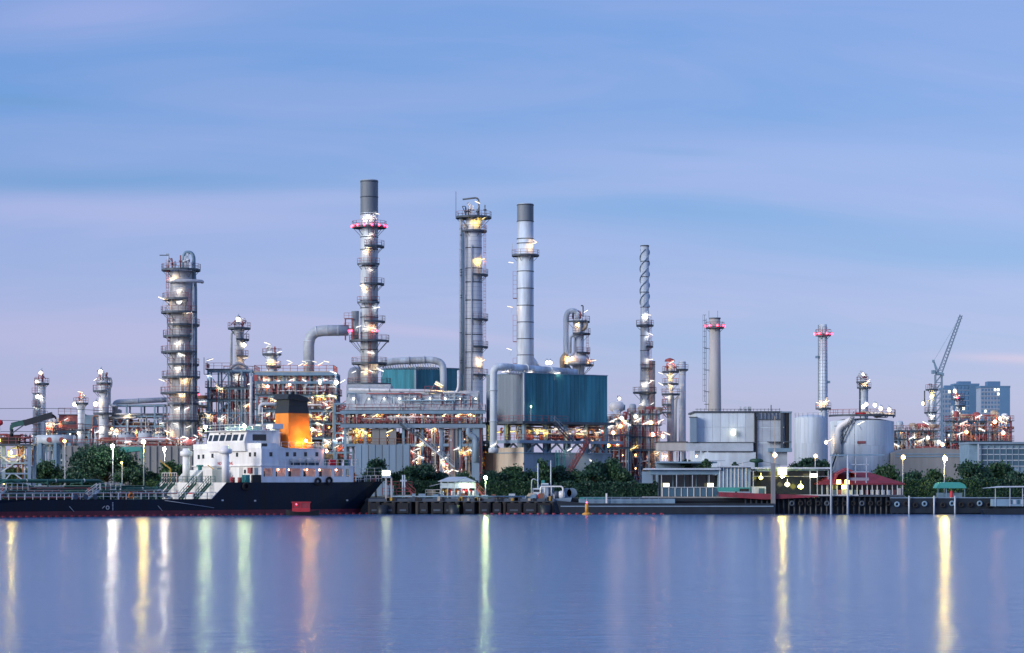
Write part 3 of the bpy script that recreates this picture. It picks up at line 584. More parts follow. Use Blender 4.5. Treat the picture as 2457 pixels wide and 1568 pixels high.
# plain stack, centre right
T = At('flue_stack', 'plain grey stack with a soot-dark cap standing over the teal building', 'stack', 1260.5, 545); R = 19.5*T.s; RB = 20.5*T.s
shell(T.o, [(RB, 0), (RB, T.z(880)), (R, T.z(490)), (R*.85, T.z(490)), (R*.85, T.z(496))], 'stack_steel', 32)
mb = MB(); mb.lathe([(R+.03, T.z(532)), (R+.03, T.z(491))], 32, cap=False); T.part('soot_cap', mb, 'stack_dark', label='soot-stained dark stack tip')
bands(T.o, R, [T.z(y) for y in (493, 532, 574, 585, 652, 693, 734, 774, 814, 853)], 'steel_dark', .18, .07, lambda z: R+.04)
platform(T.o, T.z(613), R, 33*T.s, 0, 360)
for a, b in ((652, 716), (757, 820), (860, 873)):
    mb = MB(); z0, z1 = T.z(b), T.z(a); xa, xb = T.x(1231), T.x(1240)
    mb.box(xa, xb, -.5, .5, z0-.12, z0)
    for x in (xa, xb):
        for y in (-.5, .5): mb.beam((x, y, z0), (x, y, z1), .07)
    n = int((z1-z0)/1)
    for i in range(n+1): z = z0+(z1-z0)*i/max(1, n); mb.beam((xa, -.5, z), (xb, -.5, z), .05); mb.beam((xa, .5, z), (xa, -.5, z), .05)
    T.part('ladder_cage', mb, 'rail_red')
ladder(T.o, T.x(1240), -.4, T.z(880), T.z(613), 'galv', cage=False, out=(-1, 0))
lamps_on(T, R, [(1273, 590, 1), (1288, 585, -1), (1232, 634, -1), (1230, 740, -1), (1228, 842, -1)])
mb = MB(); mb.beam(T.p(1228, 613), T.p(1230, 585), .1); T.part('lamp_pole', mb, 'galv')
mb = MB(); mb.path([T.p(1272, 862), T.p(1290, 885)], .9, 12); T.part('breeching', mb, 'stack_steel')
# reactor with swan-neck line
T = At('reactor', 'stout reactor with a swan-neck overhead pipe behind the teal building', 'reactor', 1388, 550); R = 13*T.s
shell(T.o, [(R*1.1, T.z(1000)), (R*1.1, T.z(880)), (R*2.0, T.z(874)), (R*2.0, T.z(858)), (R*1.1, T.z(848)), (R, T.z(846)), (R, T.z(770)), (R*.6, T.z(762)), (.2, T.z(760))], 'cladding', 24)
mb = MB(); mb.path([T.p(1376, 900, -.5), T.p(1358, 880, -.5), T.p(1358, 760, -.5), T.p(1364, 748, -.5), T.p(1376, 746, -.5), T.p(1386, 752, -.5), T.p(1386, 768, -.5)], 6.5*T.s, 14, .8); T.part('overhead_line', mb, 'stack_steel')
mb = MB(); mb.path([T.p(1368, 850, -1.8), T.p(1368, 812, -1.8), T.p(1374, 806, -1.8), T.p(1388, 803, -1.8), T.p(1392, 796, -1.8), T.p(1392, 770, -1.8)], .3, 9, .5); T.part('riser', mb, 'galv')
mb = MB(); mb.path([T.p(1401, 770, -1.5), T.p(1406, 775, -1.5), T.p(1406, 785, -1.5), T.p(1400, 792, -1.5), T.p(1394, 792, -1.5)], .42, 9, .5); T.part('riser', mb, 'tan_insul')
mb = MB(); mb.path([T.p(1355, 905, -1.2), T.p(1350, 890, -1.2), T.p(1348, 862, -1.2), T.p(1358, 850, -1.2)], .6, 10, .7); T.part('return_bend', mb, 'tan_insul')
mb = MB(); mb.path([T.p(1394, 734), T.p(1399, 734), T.p(1399, 760)], .16, 6, .3); T.part('davit', mb, 'steel_dark')
for py, ro, a0, a1 in ((772, 2.6, 180, 400), (801, 2.7, 240, 420), (847, 2.7, 260, 430), (876, 3.5, 180, 420)): platform(T.o, T.z(py), R, ro, a0, a1)
ladder(T.o, T.x(1409), -1.2, T.z(847), T.z(801), 'red_paint'); ladder(T.o, T.x(1412), -1.2, T.z(890), T.z(847), 'red_paint')
top_gear(T.o, T.z(765), 1.5, 51, 8, h=2.2); lamps_on(T, R, [(1382, 780, 1, 'lamp_warm'), (1384, 864, 1, 'lamp_warm'), (1370, 866, -1, 'lamp_warm'), (1400, 752, 1), (1415, 868, 1)]); bulb_lamp(T.o, T.p(1384, 781, -1.9), 'lamp_warm', 1.1); bulb_lamp(T.o, T.p(1372, 862, -3), 'lamp_warm', 1.3)
for px in (1312, 1320): bulb_lamp(T.o, T.p(px, 873, -4), 'lamp_white', 1.5)
# spiral-straked stack
T = At('straked_stack', 'slim stack with spiral strakes winding round its upper third', 'stack', 1547, 560); R = 10*T.s; RB = 11.5*T.s
shell(T.o, [(RB, 0), (RB, T.z(960)), (R, T.z(740)), (R, T.z(589)), (R*.85, T.z(589)), (R*.85, T.z(594))], 'stack_steel', 26)
mb = MB(); mb.lathe([(R+.03, T.z(592)), (R+.06, T.z(592)), (R+.06, T.z(589.5)), (R+.03, T.z(589.5))], 26); T.part('rim', mb, 'steel_dark')
for k in range(3):
    mb = MB(); n = 70; z0, z1 = T.z(738), T.z(600)
    for i in range(n):
        a = k*2*PI/3+i/n*2*PI*1.75; b = k*2*PI/3+(i+1)/n*2*PI*1.75; za, zb = z0+(z1-z0)*i/n, z0+(z1-z0)*(i+1)/n
        mb.add([(R*.98*math.cos(a), R*.98*math.sin(a), za), ((R+.24)*math.cos(a), (R+.24)*math.sin(a), za), ((R+.24)*math.cos(b), (R+.24)*math.sin(b), zb), (R*.98*math.cos(b), R*.98*math.sin(b), zb),
                (R*.98*math.cos(a), R*.98*math.sin(a), za+.12), ((R+.24)*math.cos(a), (R+.24)*math.sin(a), za+.12), ((R+.24)*math.cos(b), (R+.24)*math.sin(b), zb+.12), (R*.98*math.cos(b), R*.98*math.sin(b), zb+.12)], [(0,1,2,3),(7,6,5,4),(1,5,6,2),(0,3,7,4)])
    T.part('strake', mb, 'bluegrey_clad')
bands(T.o, R, [T.z(y) for y in (628, 665, 702, 738, 806, 842, 876, 915)], 'steel_dark', .14, .05, lambda z: R+.02+(RB-R)*min(1, max(0, (T.z(740)-z)/(T.z(740)-T.z(960)))))
platform(T.o, T.z(781), R, 21*T.s, 0, 360); platform(T.o, T.z(832), R, 20*T.s, 280, 430); platform(T.o, T.z(884), RB, 19*T.s, 240, 430); platform(T.o, T.z(942), RB, 28*T.s, 0, 360)
for a, b in ((781, 832), (832, 884), (884, 942), (942, 985)): ladder(T.o, T.x(1560), -.8, T.z(b), T.z(a)+1, 'rail_red')
lamps_on(T, R, [(1538, 762, 1), (1543, 766, 1), (1561, 758, -1), (1548, 812, 1), (1566, 806, -1), (1552, 865, 1), (1537, 925, 1), (1554, 922, 1), (1569, 915, -1), (1533, 972, 1), (1560, 972, 1)])
T = At('vent_stack', 'short rust-tinged stack half hidden behind the straked stack', 'stack', 1565, 566); R = 7*T.s
shell(T.o, [(R, 0), (R, T.z(867)), (R*.8, T.z(867)), (R*.8, T.z(870))], 'stack_rusty', 18); bands(T.o, R, [T.z(869), T.z(875), T.z(930)], 'steel_dark', .15, .05)
# red-railed column and pale stack beside it
T = At('column', 'short column with three stacked red railed platforms and a red hood', 'column', 1609, 555); R = 9*T.s
shell(T.o, [(R*.98, 0), (R*.98, T.z(955)), (R*.6, T.z(945)), (R*.6, T.z(885)), (.1, T.z(876))], 'galv', 20)
for py, l in ((892, 20), (921, 19), (946, 22)): platform(T.o, T.z(py), R*.6, l*T.s, 0, 360, 'red_paint')
platform(T.o, T.z(971), R, 21*T.s, 150, 270, 'red_paint'); platform(T.o, T.z(990), R, 21*T.s, 150, 270, 'red_paint')
mb = MB(); mb.lathe([(1.2, 0), (1.0, .5), (.2, .8)], 10, T.x(1607), 0); 
for i, v in enumerate(mb.v): mb.v[i] = (v[0], v[1], v[2]+T.z(868))
T.part('hood', mb, 'red_paint'); top_gear(T.o, T.z(892), 1.4, 61, 5, ('red_paint', 'galv'), 1.8)
lamps_on(T, R, [(1605, 874, 1), (1606, 905, 1, 'lamp_warm'), (1611, 907, -1, 'lamp_yellow'), (1590, 899, -1), (1590, 926, -1), (1614, 928, -1, 'lamp_warm'), (1595, 955, 1)]); ladder(T.o, T.x(1593), -.4, T.z(1020), T.z(946), 'red_paint')
T = At('vent_stack', 'pale slim stack beside the red-railed column, ringed near its tip', 'stack', 1637, 560); R = 8.5*T.s
shell(T.o, [(R*1.05, 0), (R, T.z(868)), (R*.8, T.z(868)), (R*.8, T.z(872))], 'stack_steel', 20); platform(T.o, T.z(887), R, 14*T.s, 0, 360); bands(T.o, R, [T.z(y) for y in (870, 900, 940, 980)], 'galv', .12, .04)
pipe(T.o, [T.p(1620, 1060), T.p(1620, 985), T.p(1622, 955), T.p(1632, 950)], .42, 'white_paint', 1.0, 10, 'vent_line')
# concrete chimney with red ring
T = At('concrete_chimney', 'thick tapered concrete chimney with red ring lights above the white building', 'chimney', 1715, 545); R = 13*T.s; RB = 15.5*T.s
shell(T.o, [(RB, 0), (RB*1.02, T.z(1000)), (R, T.z(763)), (R*.85, T.z(763)), (R*.85, T.z(768))], 'concrete_pale', 28)
mb = MB(); mb.lathe([(R, T.z(766)), (R+.12, T.z(766)), (R+.12, T.z(763)), (R, T.z(763))], 28); T.part('rim', mb, 'stack_dark')
platform(T.o, T.z(786), R, R+.9, 0, 360, 'red_paint')
for i in range(8): a = 2*PI*i/8-PI/2+.2; bulb_lamp(T.o, ((R+1)*math.cos(a), (R+1)*math.sin(a), T.z(783)), 'lamp_red', .85)
ladder(T.o, T.x(1694), -.3, T.z(985), T.z(765), 'steel_dark', .6, True, (-1, 0))
for px in (1701, 1722): mb = MB(); mb.beam(T.p(px, 764), T.p(px, 746), .07); T.part('lightning_rod', mb, 'steel_dark')
for py in (836, 888, 940, 970): mb = MB(); mb.box(T.x(1690), T.x(1700), -.7, .5, T.z(py)-.1, T.z(py)); T.part('landing', mb, 'steel_dark')
# lattice-clad stack
T = At('flue_stack', 'slim ribbed stack with red lamps at its collar above the white tanks', 'stack', 1975, 530); R = 9*T.s; RB = 10.5*T.s
shell(T.o, [(RB, 0), (RB, T.z(985)), (RB, T.z(960)), (R, T.z(779)), (R*.85, T.z(779)), (R*.85, T.z(784))], 'stack_steel', 24)
bands(T.o, R, [T.z(y) for y in range(785, 975, 8)], 'galv', .1, .04, lambda z: R+(RB-R)*min(1, max(0, (T.z(779)-z)/(T.z(779)-T.z(960)))))
for i in range(10): a = 2*PI*i/10; mb = MB(); mb.beam(((R+.03)*math.cos(a), (R+.03)*math.sin(a), T.z(785)), ((RB+.03)*math.cos(a), (RB+.03)*math.sin(a), T.z(965)), .08); T.part('rib', mb, 'galv')
platform(T.o, T.z(804), R, R+.9, 0, 360, 'red_paint'); platform(T.o, T.z(980), RB, RB+.75, 0, 360, 'red_paint')
for i in range(7): a = 2*PI*i/7-.35; bulb_lamp(T.o, ((R+1.1)*math.cos(a), (R+1.1)*math.sin(a), T.z(802)), 'lamp_red', .85)
ladder(T.o, T.x(1963), -.3, T.z(975), T.z(780), 'steel_dark', .5, False, (-1, 0))
for px, py in ((1961, 860), (1987, 920)): mb = MB(); mb.box(T.x(px)-.4, T.x(px)+.4, -.5, .4, T.z(py), T.z(py)+.5); T.part('junction_box', mb, 'steel_blue')
lamps_on(T, RB, [(1976, 968, 1, 'lamp_warm'), (1968, 970, -1, 'lamp_warm')])
# distant columns on the right
T = small_col('column', 'dark column with an arched head pipe behind the large white tank', 2073, 575, 20, 917, [(917, 8, 2), (930, 5, 7)], [(2072, 921, 1, 'lamp_warm'), (2078, 916, 1)], 71, 7, 'stack_steel', [(2062, 918, 1000, .16, 'steel_dark')])
mb = MB(); mb.path([T.p(2066, 915), T.p(2066, 903), T.p(2072, 897), T.p(2078, 900), T.p(2079, 915)], .2, 7, .6); T.part('arched_pipe', mb, 'galv'); bulb_lamp(T.o, T.p(2071, 899), 'lamp_white', 1.3)
T = small_col('column', 'slim column with yellow lit head, left of the tower crane', 2236, 590, 12, 948, [(935, 9, 6), (990, 12, 0), (1010, 3, 3)], [(2234, 944, 1, 'lamp_yellow'), (2240, 948, -1, 'lamp_yellow'), (2229, 1004, 1), (2240, 1000, -1)], 73, 6, 'stack_steel', [(2218, 938, 975, .16, 'steel_dark'), (2226, 960, 1000, .3, 'galv')])
bulb_lamp(T.o, T.p(2215, 969), 'lamp_white', 1.6); bulb_lamp(T.o, T.p(2217, 1023), 'lamp_white', 1.4); bulb_lamp(T.o, T.p(2225, 1026), 'lamp_white', 1.2)
T = small_col('column', 'short column with red-lit head in front of the high-rises', 2298, 590, 13, 962, [(957, 9, 7), (974, 2, 12)], [(2292, 953, 1, 'lamp_warm'), (2296, 956, -1, 'lamp_white'), (2285, 990, 1), (2290, 1000, 1)], 75, 6, 'stack_steel', [(2284, 975, 1000, .4, 'galv')])
bulb_lamp(T.o, T.p(2291, 939), 'lamp_white', 1.6); bulb_lamp(T.o, T.p(2295, 956, -1.5), 'lamp_red', .8)
# ---------------------------------------------------------------- structures of the plant, left to right
# red equipment house left of the mid-height column
S = At('equipment_house', 'reddish grey equipment house on legs behind the left trees', 'plant building', 178, 525)
frame(S.o, [S.x(p) for p in (146, 170, 194, 218)], [-2.5, 2.5], [S.z(1060), S.z(1035)], .4, decks=(S.z(1035),), rails=(S.z(1035),), brace=((0, 1, -2.5, 'x'), (2, 1, -2.5, '/')))
mb = MB(); mb.box(S.x(146), S.x(192), -2.2, 2.4, S.z(1028), S.z(997)); S.part('wall', mb, 'rail_red'); mb = MB(); mb.box(S.x(206), S.x(228), -2, 2.4, S.z(1030), S.z(997)); S.part('wall', mb, 'steel_blue')
mb = MB(); mb.box(S.x(144), S.x(206), -2.6, 2.6, S.z(997), S.z(995.5)); d = S.part('roof', mb, 'steel_dark'); mb = MB(); mb.rail([(S.x(145), -2.5, S.z(995)), (S.x(205), -2.5, S.z(995))], 1.3, 1.5, .08); part('railing', mb, 'rail_red', d)
mb = MB(); mb.box(S.x(152), S.x(184), -2.35, -2.205, S.z(1020), S.z(1012)); S.part('louvre', mb, 'steel_dark')
clutter(S.o, S.x(146), S.x(225), -3, 2, S.z(1075), S.z(1033), 26, 14); lamps_on(S, 0, [(160, 1010, 1), (220, 1035, 1), (150, 1060, -1), (140, 1020, 1, 'lamp_warm')], -3)
# low unit at far left behind the gantry
S = At('pipe_unit', 'low tangle of pipes and red rails behind the leftmost slim column', 'pipe unit', 130, 530)
frame(S.o, [S.x(p) for p in (92, 108, 124, 140)], [-2, 2], [S.z(1062), S.z(1040), S.z(1024)], .3, decks=(S.z(1040),), rails=(S.z(1040),), brace=((1, 2, -2, 'x'),))
clutter(S.o, S.x(92), S.x(142), -3, 2, S.z(1070), S.z(1020), 30, 15, rmax=.3); vessels(S.o, S.x(94), S.x(140), -1, S.z(1040)+.2, 4, 3); lamps_on(S, 0, [(84, 1048, 1), (132, 1024, -1), (108, 1052, 1, 'lamp_warm')], -3.4)
S = At('horizontal_drum', 'long grey horizontal drum on saddles behind the jetty crane', 'drum', 134, 512)
mb = MB(); r = 1.05; zz = S.z(1056)
for (a, q0), (b, q1) in zip(((84, .1), (86, .75), (90, 1.0), (178, 1.0), (182, .75)), ((86, .75), (90, 1.0), (178, 1.0), (182, .75), (184, .1))): mb.cyl(S.p(a, 1056), S.p(b, 1056), r*q0, r*q1, 20)
S.part('shell', mb, 'galv')
for px in (98, 134, 168): mb = MB(); mb.box(S.x(px)-.3, S.x(px)+.3, -.9, .9, 0, zz-.6); S.part('saddle', mb, 'steel_blue')
for px in (120, 150): mb = MB(); mb.cyl((S.x(px), -1.06, zz), (S.x(px), -.9, zz), .55, n=14); S.part('manway', mb, 'red_paint')
# long pipe rack
S = At('pipe_rack', 'long blue pipe rack carrying a fat header towards the broad tall column', 'pipe rack', 338, 515)
xs = [S.x(p) for p in (277, 308, 343, 375, 396)]
frame(S.o, xs, [-2.2, 2.2], [S.z(y) for y in (1042, 1022, 998, 972)], .34, brace=((0, 2, -2.2, 'v'), (1, 1, -2.2, '^'), (3, 2, -2.2, 'x'), (2, 0, -2.2, 'x')))
pipe(S.o, [S.p(277, 1000, -1), S.p(277, 966, -1), S.p(402, 960, -1)], .55, 'galv', .8, 12, 'header', 5)
rg = random.Random(3)
for lev in (1042, 1022, 998, 976):
    for k in range(4): pipe(S.o, [(S.x(277-rg.uniform(0, 8)), -1.8+k*1.1, S.z(lev)+.3), (S.x(404), -1.8+k*1.1, S.z(lev)+.3)], rg.uniform(.12, .26), rg.choice(('pipe_grey', 'pipe_silver', 'galv', 'rust')), 0, 7)
mb = MB(); mb.lathe([(.55, 0), (.55, S.z(985)), (.1, S.z(982))], 12, S.x(286), 0); S.part('vessel', mb, 'cladding'); clutter(S.o, S.x(225), S.x(405), -2.8, 2, S.z(1066), S.z(995), 60, 17); hangers(S.o, S.x(230), S.x(460), -2.8, -2, S.z(1068), S.z(1030), 50, 820)
lamps_on(S, 0, [(250, 1045, 1), (262, 1040, 1), (278, 1044, 1), (292, 1036, -1), (320, 1042, 1), (378, 1044, 1), (390, 1040, -1), (350, 1040, 1), (305, 1000, 1, 'lamp_warm'), (388, 1018, 1)], -3.2)
# small storage tanks
for px, wd, top, lab in ((304, 40, 1040, 'squat grey tank below the pipe rack, left of three'), (348, 34, 1036, 'squat grey tank below the pipe rack, middle of three'), (386, 30, 1042, 'squat grey tank below the pipe rack, right of three')):
    T = At('storage_tank', lab, 'tank', px, 505, group='squat tanks below the pipe rack'); r = wd*T.s/2
    shell(T.o, [(r, 0), (r, T.z(top)), (.1, T.z(top-3))], 'galv', 26); bands(T.o, r, [T.z(y) for y in (1052, 1062)], 'steel_blue', .12, .04); platform(T.o, T.z(top), r-.8, r, 180, 360, brack=False)
# grey bund wall behind the trees
S = At('tank_wall', 'long grey concrete tank wall behind the left trees', 'wall', 320, 470); 
mb = MB(); mb.box(S.x(150), S.x(464), 0, 6, 0, S.z(1070)); S.part('wall_body', mb, 'concrete')
for i in range(19): mb = MB(); x = S.x(152+i*17); mb.box(x, x+.25, -.22, .0, 0, S.z(1071)); S.part('buttress', mb, 'concrete')
mb = MB(); mb.rail([(S.x(150), .2, S.z(1070)), (S.x(464), .2, S.z(1070))], 1.2, 1.8, .09); S.part('railing', mb, 'red_paint')
clutter(S.o, S.x(225), S.x(464), .5, 3, S.z(1072), S.z(1050), 40, 77, mats=('red_paint', 'pipe_grey', 'rust', 'pipe_silver', 'red_paint'), rmax=.2)
mb = MB(); mb.box(S.x(445), S.x(462), -.1, .4, S.z(1068), S.z(1055)); S.part('sign_board', mb, 'red_paint')
lamps_on(S, 0, [(440, 1060, 1), (452, 1052, -1), (462, 1058, 1), (476, 1050, -1), (433, 1052, 1), (410, 1056, -1), (300, 1062, 1)], -.6)
S = At('canopy_shed', 'teal curved canopy shed behind the big left tree', 'shed', 312, 452)
mb = MB(); mb.prism([(S.x(285), S.z(1088)), (S.x(286), S.z(1078)), (S.x(291), S.z(1073)), (S.x(334), S.z(1073)), (S.x(340), S.z(1078)), (S.x(341), S.z(1100)), (S.x(337), S.z(1100)), (S.x(337), S.z(1082))], 0, 4); S.part('canopy', mb, 'roof_teal')
for px in (287, 339): mb = MB(); mb.box(S.x(px)-.1, S.x(px)+.1, .2, .4, 0, S.z(1086)); S.part('post', mb, 'roof_teal')
# low pipe rack linking the broad column to the open frame
S = At('pipe_bridge', 'low red railed pipe bridge right of the broad tall column', 'pipe bridge', 488, 508)
xs = [S.x(p) for p in (466, 482, 500)]; frame(S.o, xs, [-1.8, 1.8], [S.z(y) for y in (1020, 992, 975, 958)], .28, decks=(S.z(975), S.z(992)), rails=(S.z(975), S.z(992)), brace=((0, 1, -1.8, 'x'),))
pipe(S.o, [S.p(470, 955, -1), S.p(512, 955, -1)], .5, 'rust', 0, 10, 'header'); clutter(S.o, xs[0], xs[-1], -2.4, 1.5, S.z(1060), S.z(962), 30, 19); bulb_lamp(S.o, S.p(478, 947, -1), 'lamp_red', .9); lamps_on(S, 0, [(480, 966, 1), (512, 1002, -1), (475, 1035, 1), (490, 1045, -1), (484, 1030, 1)], -2.6)
# ---- fan-deck structure
S = At('fan_deck_structure', 'large multi-level fan deck with red rails and yellow lamps behind the funnel', 'process structure', 715, 492)
xs = [S.x(p) for p in (622, 652, 684, 716, 748, 780, 810)]; ys = [-4.5, 0, 4.5]
zs = [S.z(y) for y in (1085, 1050, 1015, 985, 950, 898)]
frame(S.o, xs, ys, zs, .42, 'steel_blue', decks=(zs[4], zs[3], zs[2], zs[1]), rails=(zs[4], zs[3], zs[2], zs[1]), brace=((0, 5, -4.5, 'v'), (2, 5, -4.5, 'v'), (4, 5, -4.5, '^'), (5, 3, -4.5, 'x'), (0, 3, -4.5, 'v'), (1, 2, -4.5, 'x'), (5, 1, -4.5, 'x'), (4, 0, -4.5, 'x')))
mb = MB(); mb.box(S.x(616), S.x(806), -5.6, 5.4, zs[5]+.004, zs[5]+.3); d = S.part('fan_deck', mb, 'tan_insul'); mb = MB(); mb.rail([(S.x(617), 5, zs[5]+.3), (S.x(617), -5.5, zs[5]+.3), (S.x(805), -5.5, zs[5]+.3), (S.x(805), 5, zs[5]+.3)], 1.2, 1.5, .09); part('railing', mb, 'red_paint', d)
mb = MB(); mb.box(S.x(618), S.x(804), -5.75, -5.605, zs[5]-.55, zs[5]+.1); S.part('fascia', mb, 'steel_blue'); mb = MB(); mb.box(S.x(618), S.x(804), -5.3, -4.8, zs[5]-2.2, zs[5]-1.7); S.part('header_box', mb, 'steel_blue')
for i in range(6):
    px = 637+i*31; mb = MB(); mb.lathe([(1.2, zs[5]-1.3), (1.25, zs[5]-.2), (1.05, zs[5]-.1)], 18, S.x(px), -2.5); S.part('fan_ring', mb, 'galv')
for px in (612, 616): mb = MB(); mb.box(S.x(px), S.x(px+10), -5.9, -5.7, S.z(918), S.z(903)); 
S.part('sign_board', mb, 'red_paint')
for k, (za, zb, n) in enumerate(((zs[4], zs[5]-2, 46), (zs[3], zs[4], 40), (zs[2], zs[3], 36), (zs[1], zs[2], 34), (zs[0], zs[1], 26))): clutter(S.o, xs[0], xs[-1], -5, 3, za+.3, zb-.4, n, 100+k); vessels(S.o, xs[0], xs[-1], -2.5, za+.2, 5, 200+k, h=2.6)
pipe(S.o, [S.p(630, 1000, -5), S.p(630, 972, -5), S.p(680, 972, -5)], .4, 'pipe_grey', .8, 10, 'header', 3)
mb = MB(); mb.box(S.x(735), S.x(795), -3, -2.8, S.z(978), S.z(953)); S.part('painted_glow_panel', mb, 'yellow'); mb = MB(); mb.box(S.x(748), S.x(800), -1, -.8, S.z(1010), S.z(990)); S.part('painted_glow_panel', mb, 'yellow')  # yellow lamp glow is put into the colour of these panels
mb = MB(); mb.box(S.x(802), S.x(806), -5.2, -4.9, S.z(1060), S.z(955)); S.part('post', mb, 'tan_insul')
lamps_on(S, 0, [(697, 878, 1), (705, 872, -1), (740, 873, -1, 'lamp_warm'), (765, 873, -1, 'lamp_warm'), (768, 880, 1, 'lamp_warm'), (795, 873, -1, 'lamp_warm'), (735, 880, 1, 'lamp_yellow'), (722, 882, 1, 'lamp_warm'), (812, 900, -1)], -5.7)
lamps_on(S, 0, [(635, 925, 1), (662, 920, 1), (700, 916, 1), (637, 915, 1, 'lamp_pink'), (745, 920, -1), (790, 915, -1), (820, 922, 1), (808, 955, -1)], -5.2)
for px, py, m, r in ((738, 920, 'lamp_pink', 1.1), (772, 920, 'lamp_white', 1.7), (811, 921, 'lamp_white', 1.7), (648, 930, 'lamp_pink', 1.0), (700, 925, 'lamp_pink', 1.0)): bulb_lamp(S.o, S.p(px, py, -5), m, r)
for px, py, m in ((768, 955, 'lamp_yellow'), (780, 958, 'lamp_yellow'), (765, 1003, 'lamp_yellow'), (776, 1008, 'lamp_yellow'), (778, 1022, 'lamp_warm'), (790, 973, 'lamp_white'), (784, 985, 'lamp_warm'), (755, 1000, 'lamp_yellow'), (752, 970, 'lamp_warm'), (772, 1038, 'lamp_white'), (796, 1063, 'lamp_white'), (780, 1070, 'lamp_warm'), (640, 1000, 'lamp_warm'), (670, 965, 'lamp_warm')): tube_lamp(S.o, S.p(px, py, -4.9), random.choice((1, -1)), m)
equip(S.o, xs[0], xs[-1], -2, 3.5, .2, zs[5]-3, 70, 700)
for k, (a, b) in enumerate(zip(zs[:5], zs[1:])): glow_backing(S.o, xs[0], xs[-1], 3.2, a+.2, b-.6 if k < 4 else a+2.5, 12, 850+k)
for i in range(14): bulb_lamp(S.o, (random.uniform(xs[0], xs[-1]), random.uniform(-2.6, 2), random.uniform(zs[1], zs[5]-3)), random.choice(('lamp_warm', 'lamp_pink')), .7)  # bulbs added at random inside to raise the warm glow
for k, (a, b) in enumerate(zip(zs[1:5], zs[2:])): hangers(S.o, xs[0], xs[-1], -5, -3.0, a+.2, b-.6, 85, 800+k)
for i in range(16): bulb_lamp(S.o, (random.uniform(xs[3], xs[-1]), random.uniform(-4.2, -2.6), random.uniform(zs[1], zs[4])), random.choice(('lamp_yellow', 'lamp_yellow', 'lamp_warm')), .6)
# ---- stair tower
S = At('stair_tower', 'red zigzag stair tower between the fan deck and the heater', 'stair tower', 820, 482)
xs = [S.x(p) for p in (803, 848)]; zs = [S.z(y) for y in (1085, 1062, 1038, 1015, 990, 968)]
frame(S.o, xs, [-1.8, 1.0], zs, .32, 'steel_blue', decks=())
for i, (a, b) in enumerate(zip([S.z(1108)]+zs, zs)):
    xa, xb = (S.x(808), S.x(842)) if i % 2 else (S.x(842), S.x(808)); stairs(S.o, xa, a, xb, b, -1.3 + .0*i); mb = MB(); mb.box(xb-1.0 if i % 2 == 0 else xb-.2, xb+.2 if i % 2 == 0 else xb+1.0, -1.6, .9, b-.12, b-.02); S.part('landing', mb, 'steel_dark')
lamps_on(S, 0, [(808, 1055, 1), (812, 1060, -1), (830, 1010, 1, 'lamp_warm'), (806, 1075, 1), (838, 1045, -1, 'lamp_warm')], -2.2); clutter(S.o, xs[0], xs[1], 1.2, 3, S.z(1100), S.z(970), 26, 44, mats=('red_paint', 'rail_red', 'pipe_grey', 'rust'))
# ---- heater with row of lit hoods
S = At('process_heater', 'long heater with a row of white lamp-lit hoods above red railed decks', 'heater', 990, 478)
HX = [832, 880, 925, 970, 1015, 1060, 1105, 1155]; xs = [S.x(p) for p in HX]; ys = [-4.2, 4.2]; zs = [S.z(y) for y in (1066, 1020, 988)]
frame(S.o, xs, ys, zs, .5, 'steel_blue', decks=(zs[1], zs[2]), rails=(zs[1], zs[2]), brace=((0, 2, -4.2, '/'), (5, 0, -4.2, '\\'), (6, 1, -4.2, '/')), over=.9)
mb = MB(); mb.box(xs[0]-.9, xs[-1]+.9, -5.35, -5.12, zs[1]-.7, zs[1]+.003); S.part('edge_girder', mb, 'bluegrey_clad'); mb = MB(); mb.box(xs[0]-.9, xs[-1]+.9, -5.3, -5.12, zs[2]-.6, zs[2]+.003); S.part('edge_girder', mb, 'steel_blue')
zt_ = S.z(938); zb_ = S.z(975)
mb = MB(); mb.box(S.x(830), S.x(1150), .5, 4.6, zs[2]+.2, zt_); S.part('convection_box', mb, 'pipe_grey')
panels(S.o, (S.x(832), -1.5), (S.x(1150), -1.5), zs[2]+.2, zt_-.6, 26, 'galv', 'wall_sheet', .06, .04, 21, False)
mb = MB(); mb.box(S.x(832), S.x(1150), -1.49, .5, zs[2]+.15, zt_-.65); S.part('lower_casing', mb, 'galv')
for i in range(9):
    px = 850+i*36.5; mb = MB(); mb.prism([(-.5, 0), (.5, 0), (.25, .35), (-.25, .35)], -2.35, -1.6); o = S.part('lamp_hood', mb, 'galv', loc=(S.x(px), 0, S.z(954)-.1)); bulb_lamp(S.o, (S.x(px), -2.0, S.z(954)-.35), 'lamp_cool', (.75, .45, .6)[i % 3])
    for s_ in (-1, 1): mb = MB(); mb.beam((S.x(px)+s_*1.5, -1.6, zs[2]+.2), (S.x(px)+s_*.3, -1.6, S.z(950)), .12); S.part('stiffener', mb, 'pipe_grey')
mb = MB(); mb.box(S.x(832), S.x(960), -1.6, .45, zt_-.5, zt_); S.part('crossover_duct', mb, 'galv')
for i in range(26): mb = MB(); x = S.x(842+i*4.6); mb.beam((x, -1.2, zt_-1.6), (x+.25, -1.2, zt_-.5), .14); S.part('strut', mb, 'galv')
clutter(S.o, S.x(835), S.x(1148), -2.2, -1.7, zs[2]+.2, zt_-.3, 26, 66, ('pipe_grey', 'steel_blue', 'galv', 'rail_red'), .06, .14, .5)
pipe(S.o, [S.p(838, 936, -1.5), S.p(1020, 939, -1.5), S.p(1096, 945, -1.5), S.p(1101, 930, -1.5), S.p(1101, 890, -1.5)], .32, 'pipe_grey', .8, 10, 'header', 4)
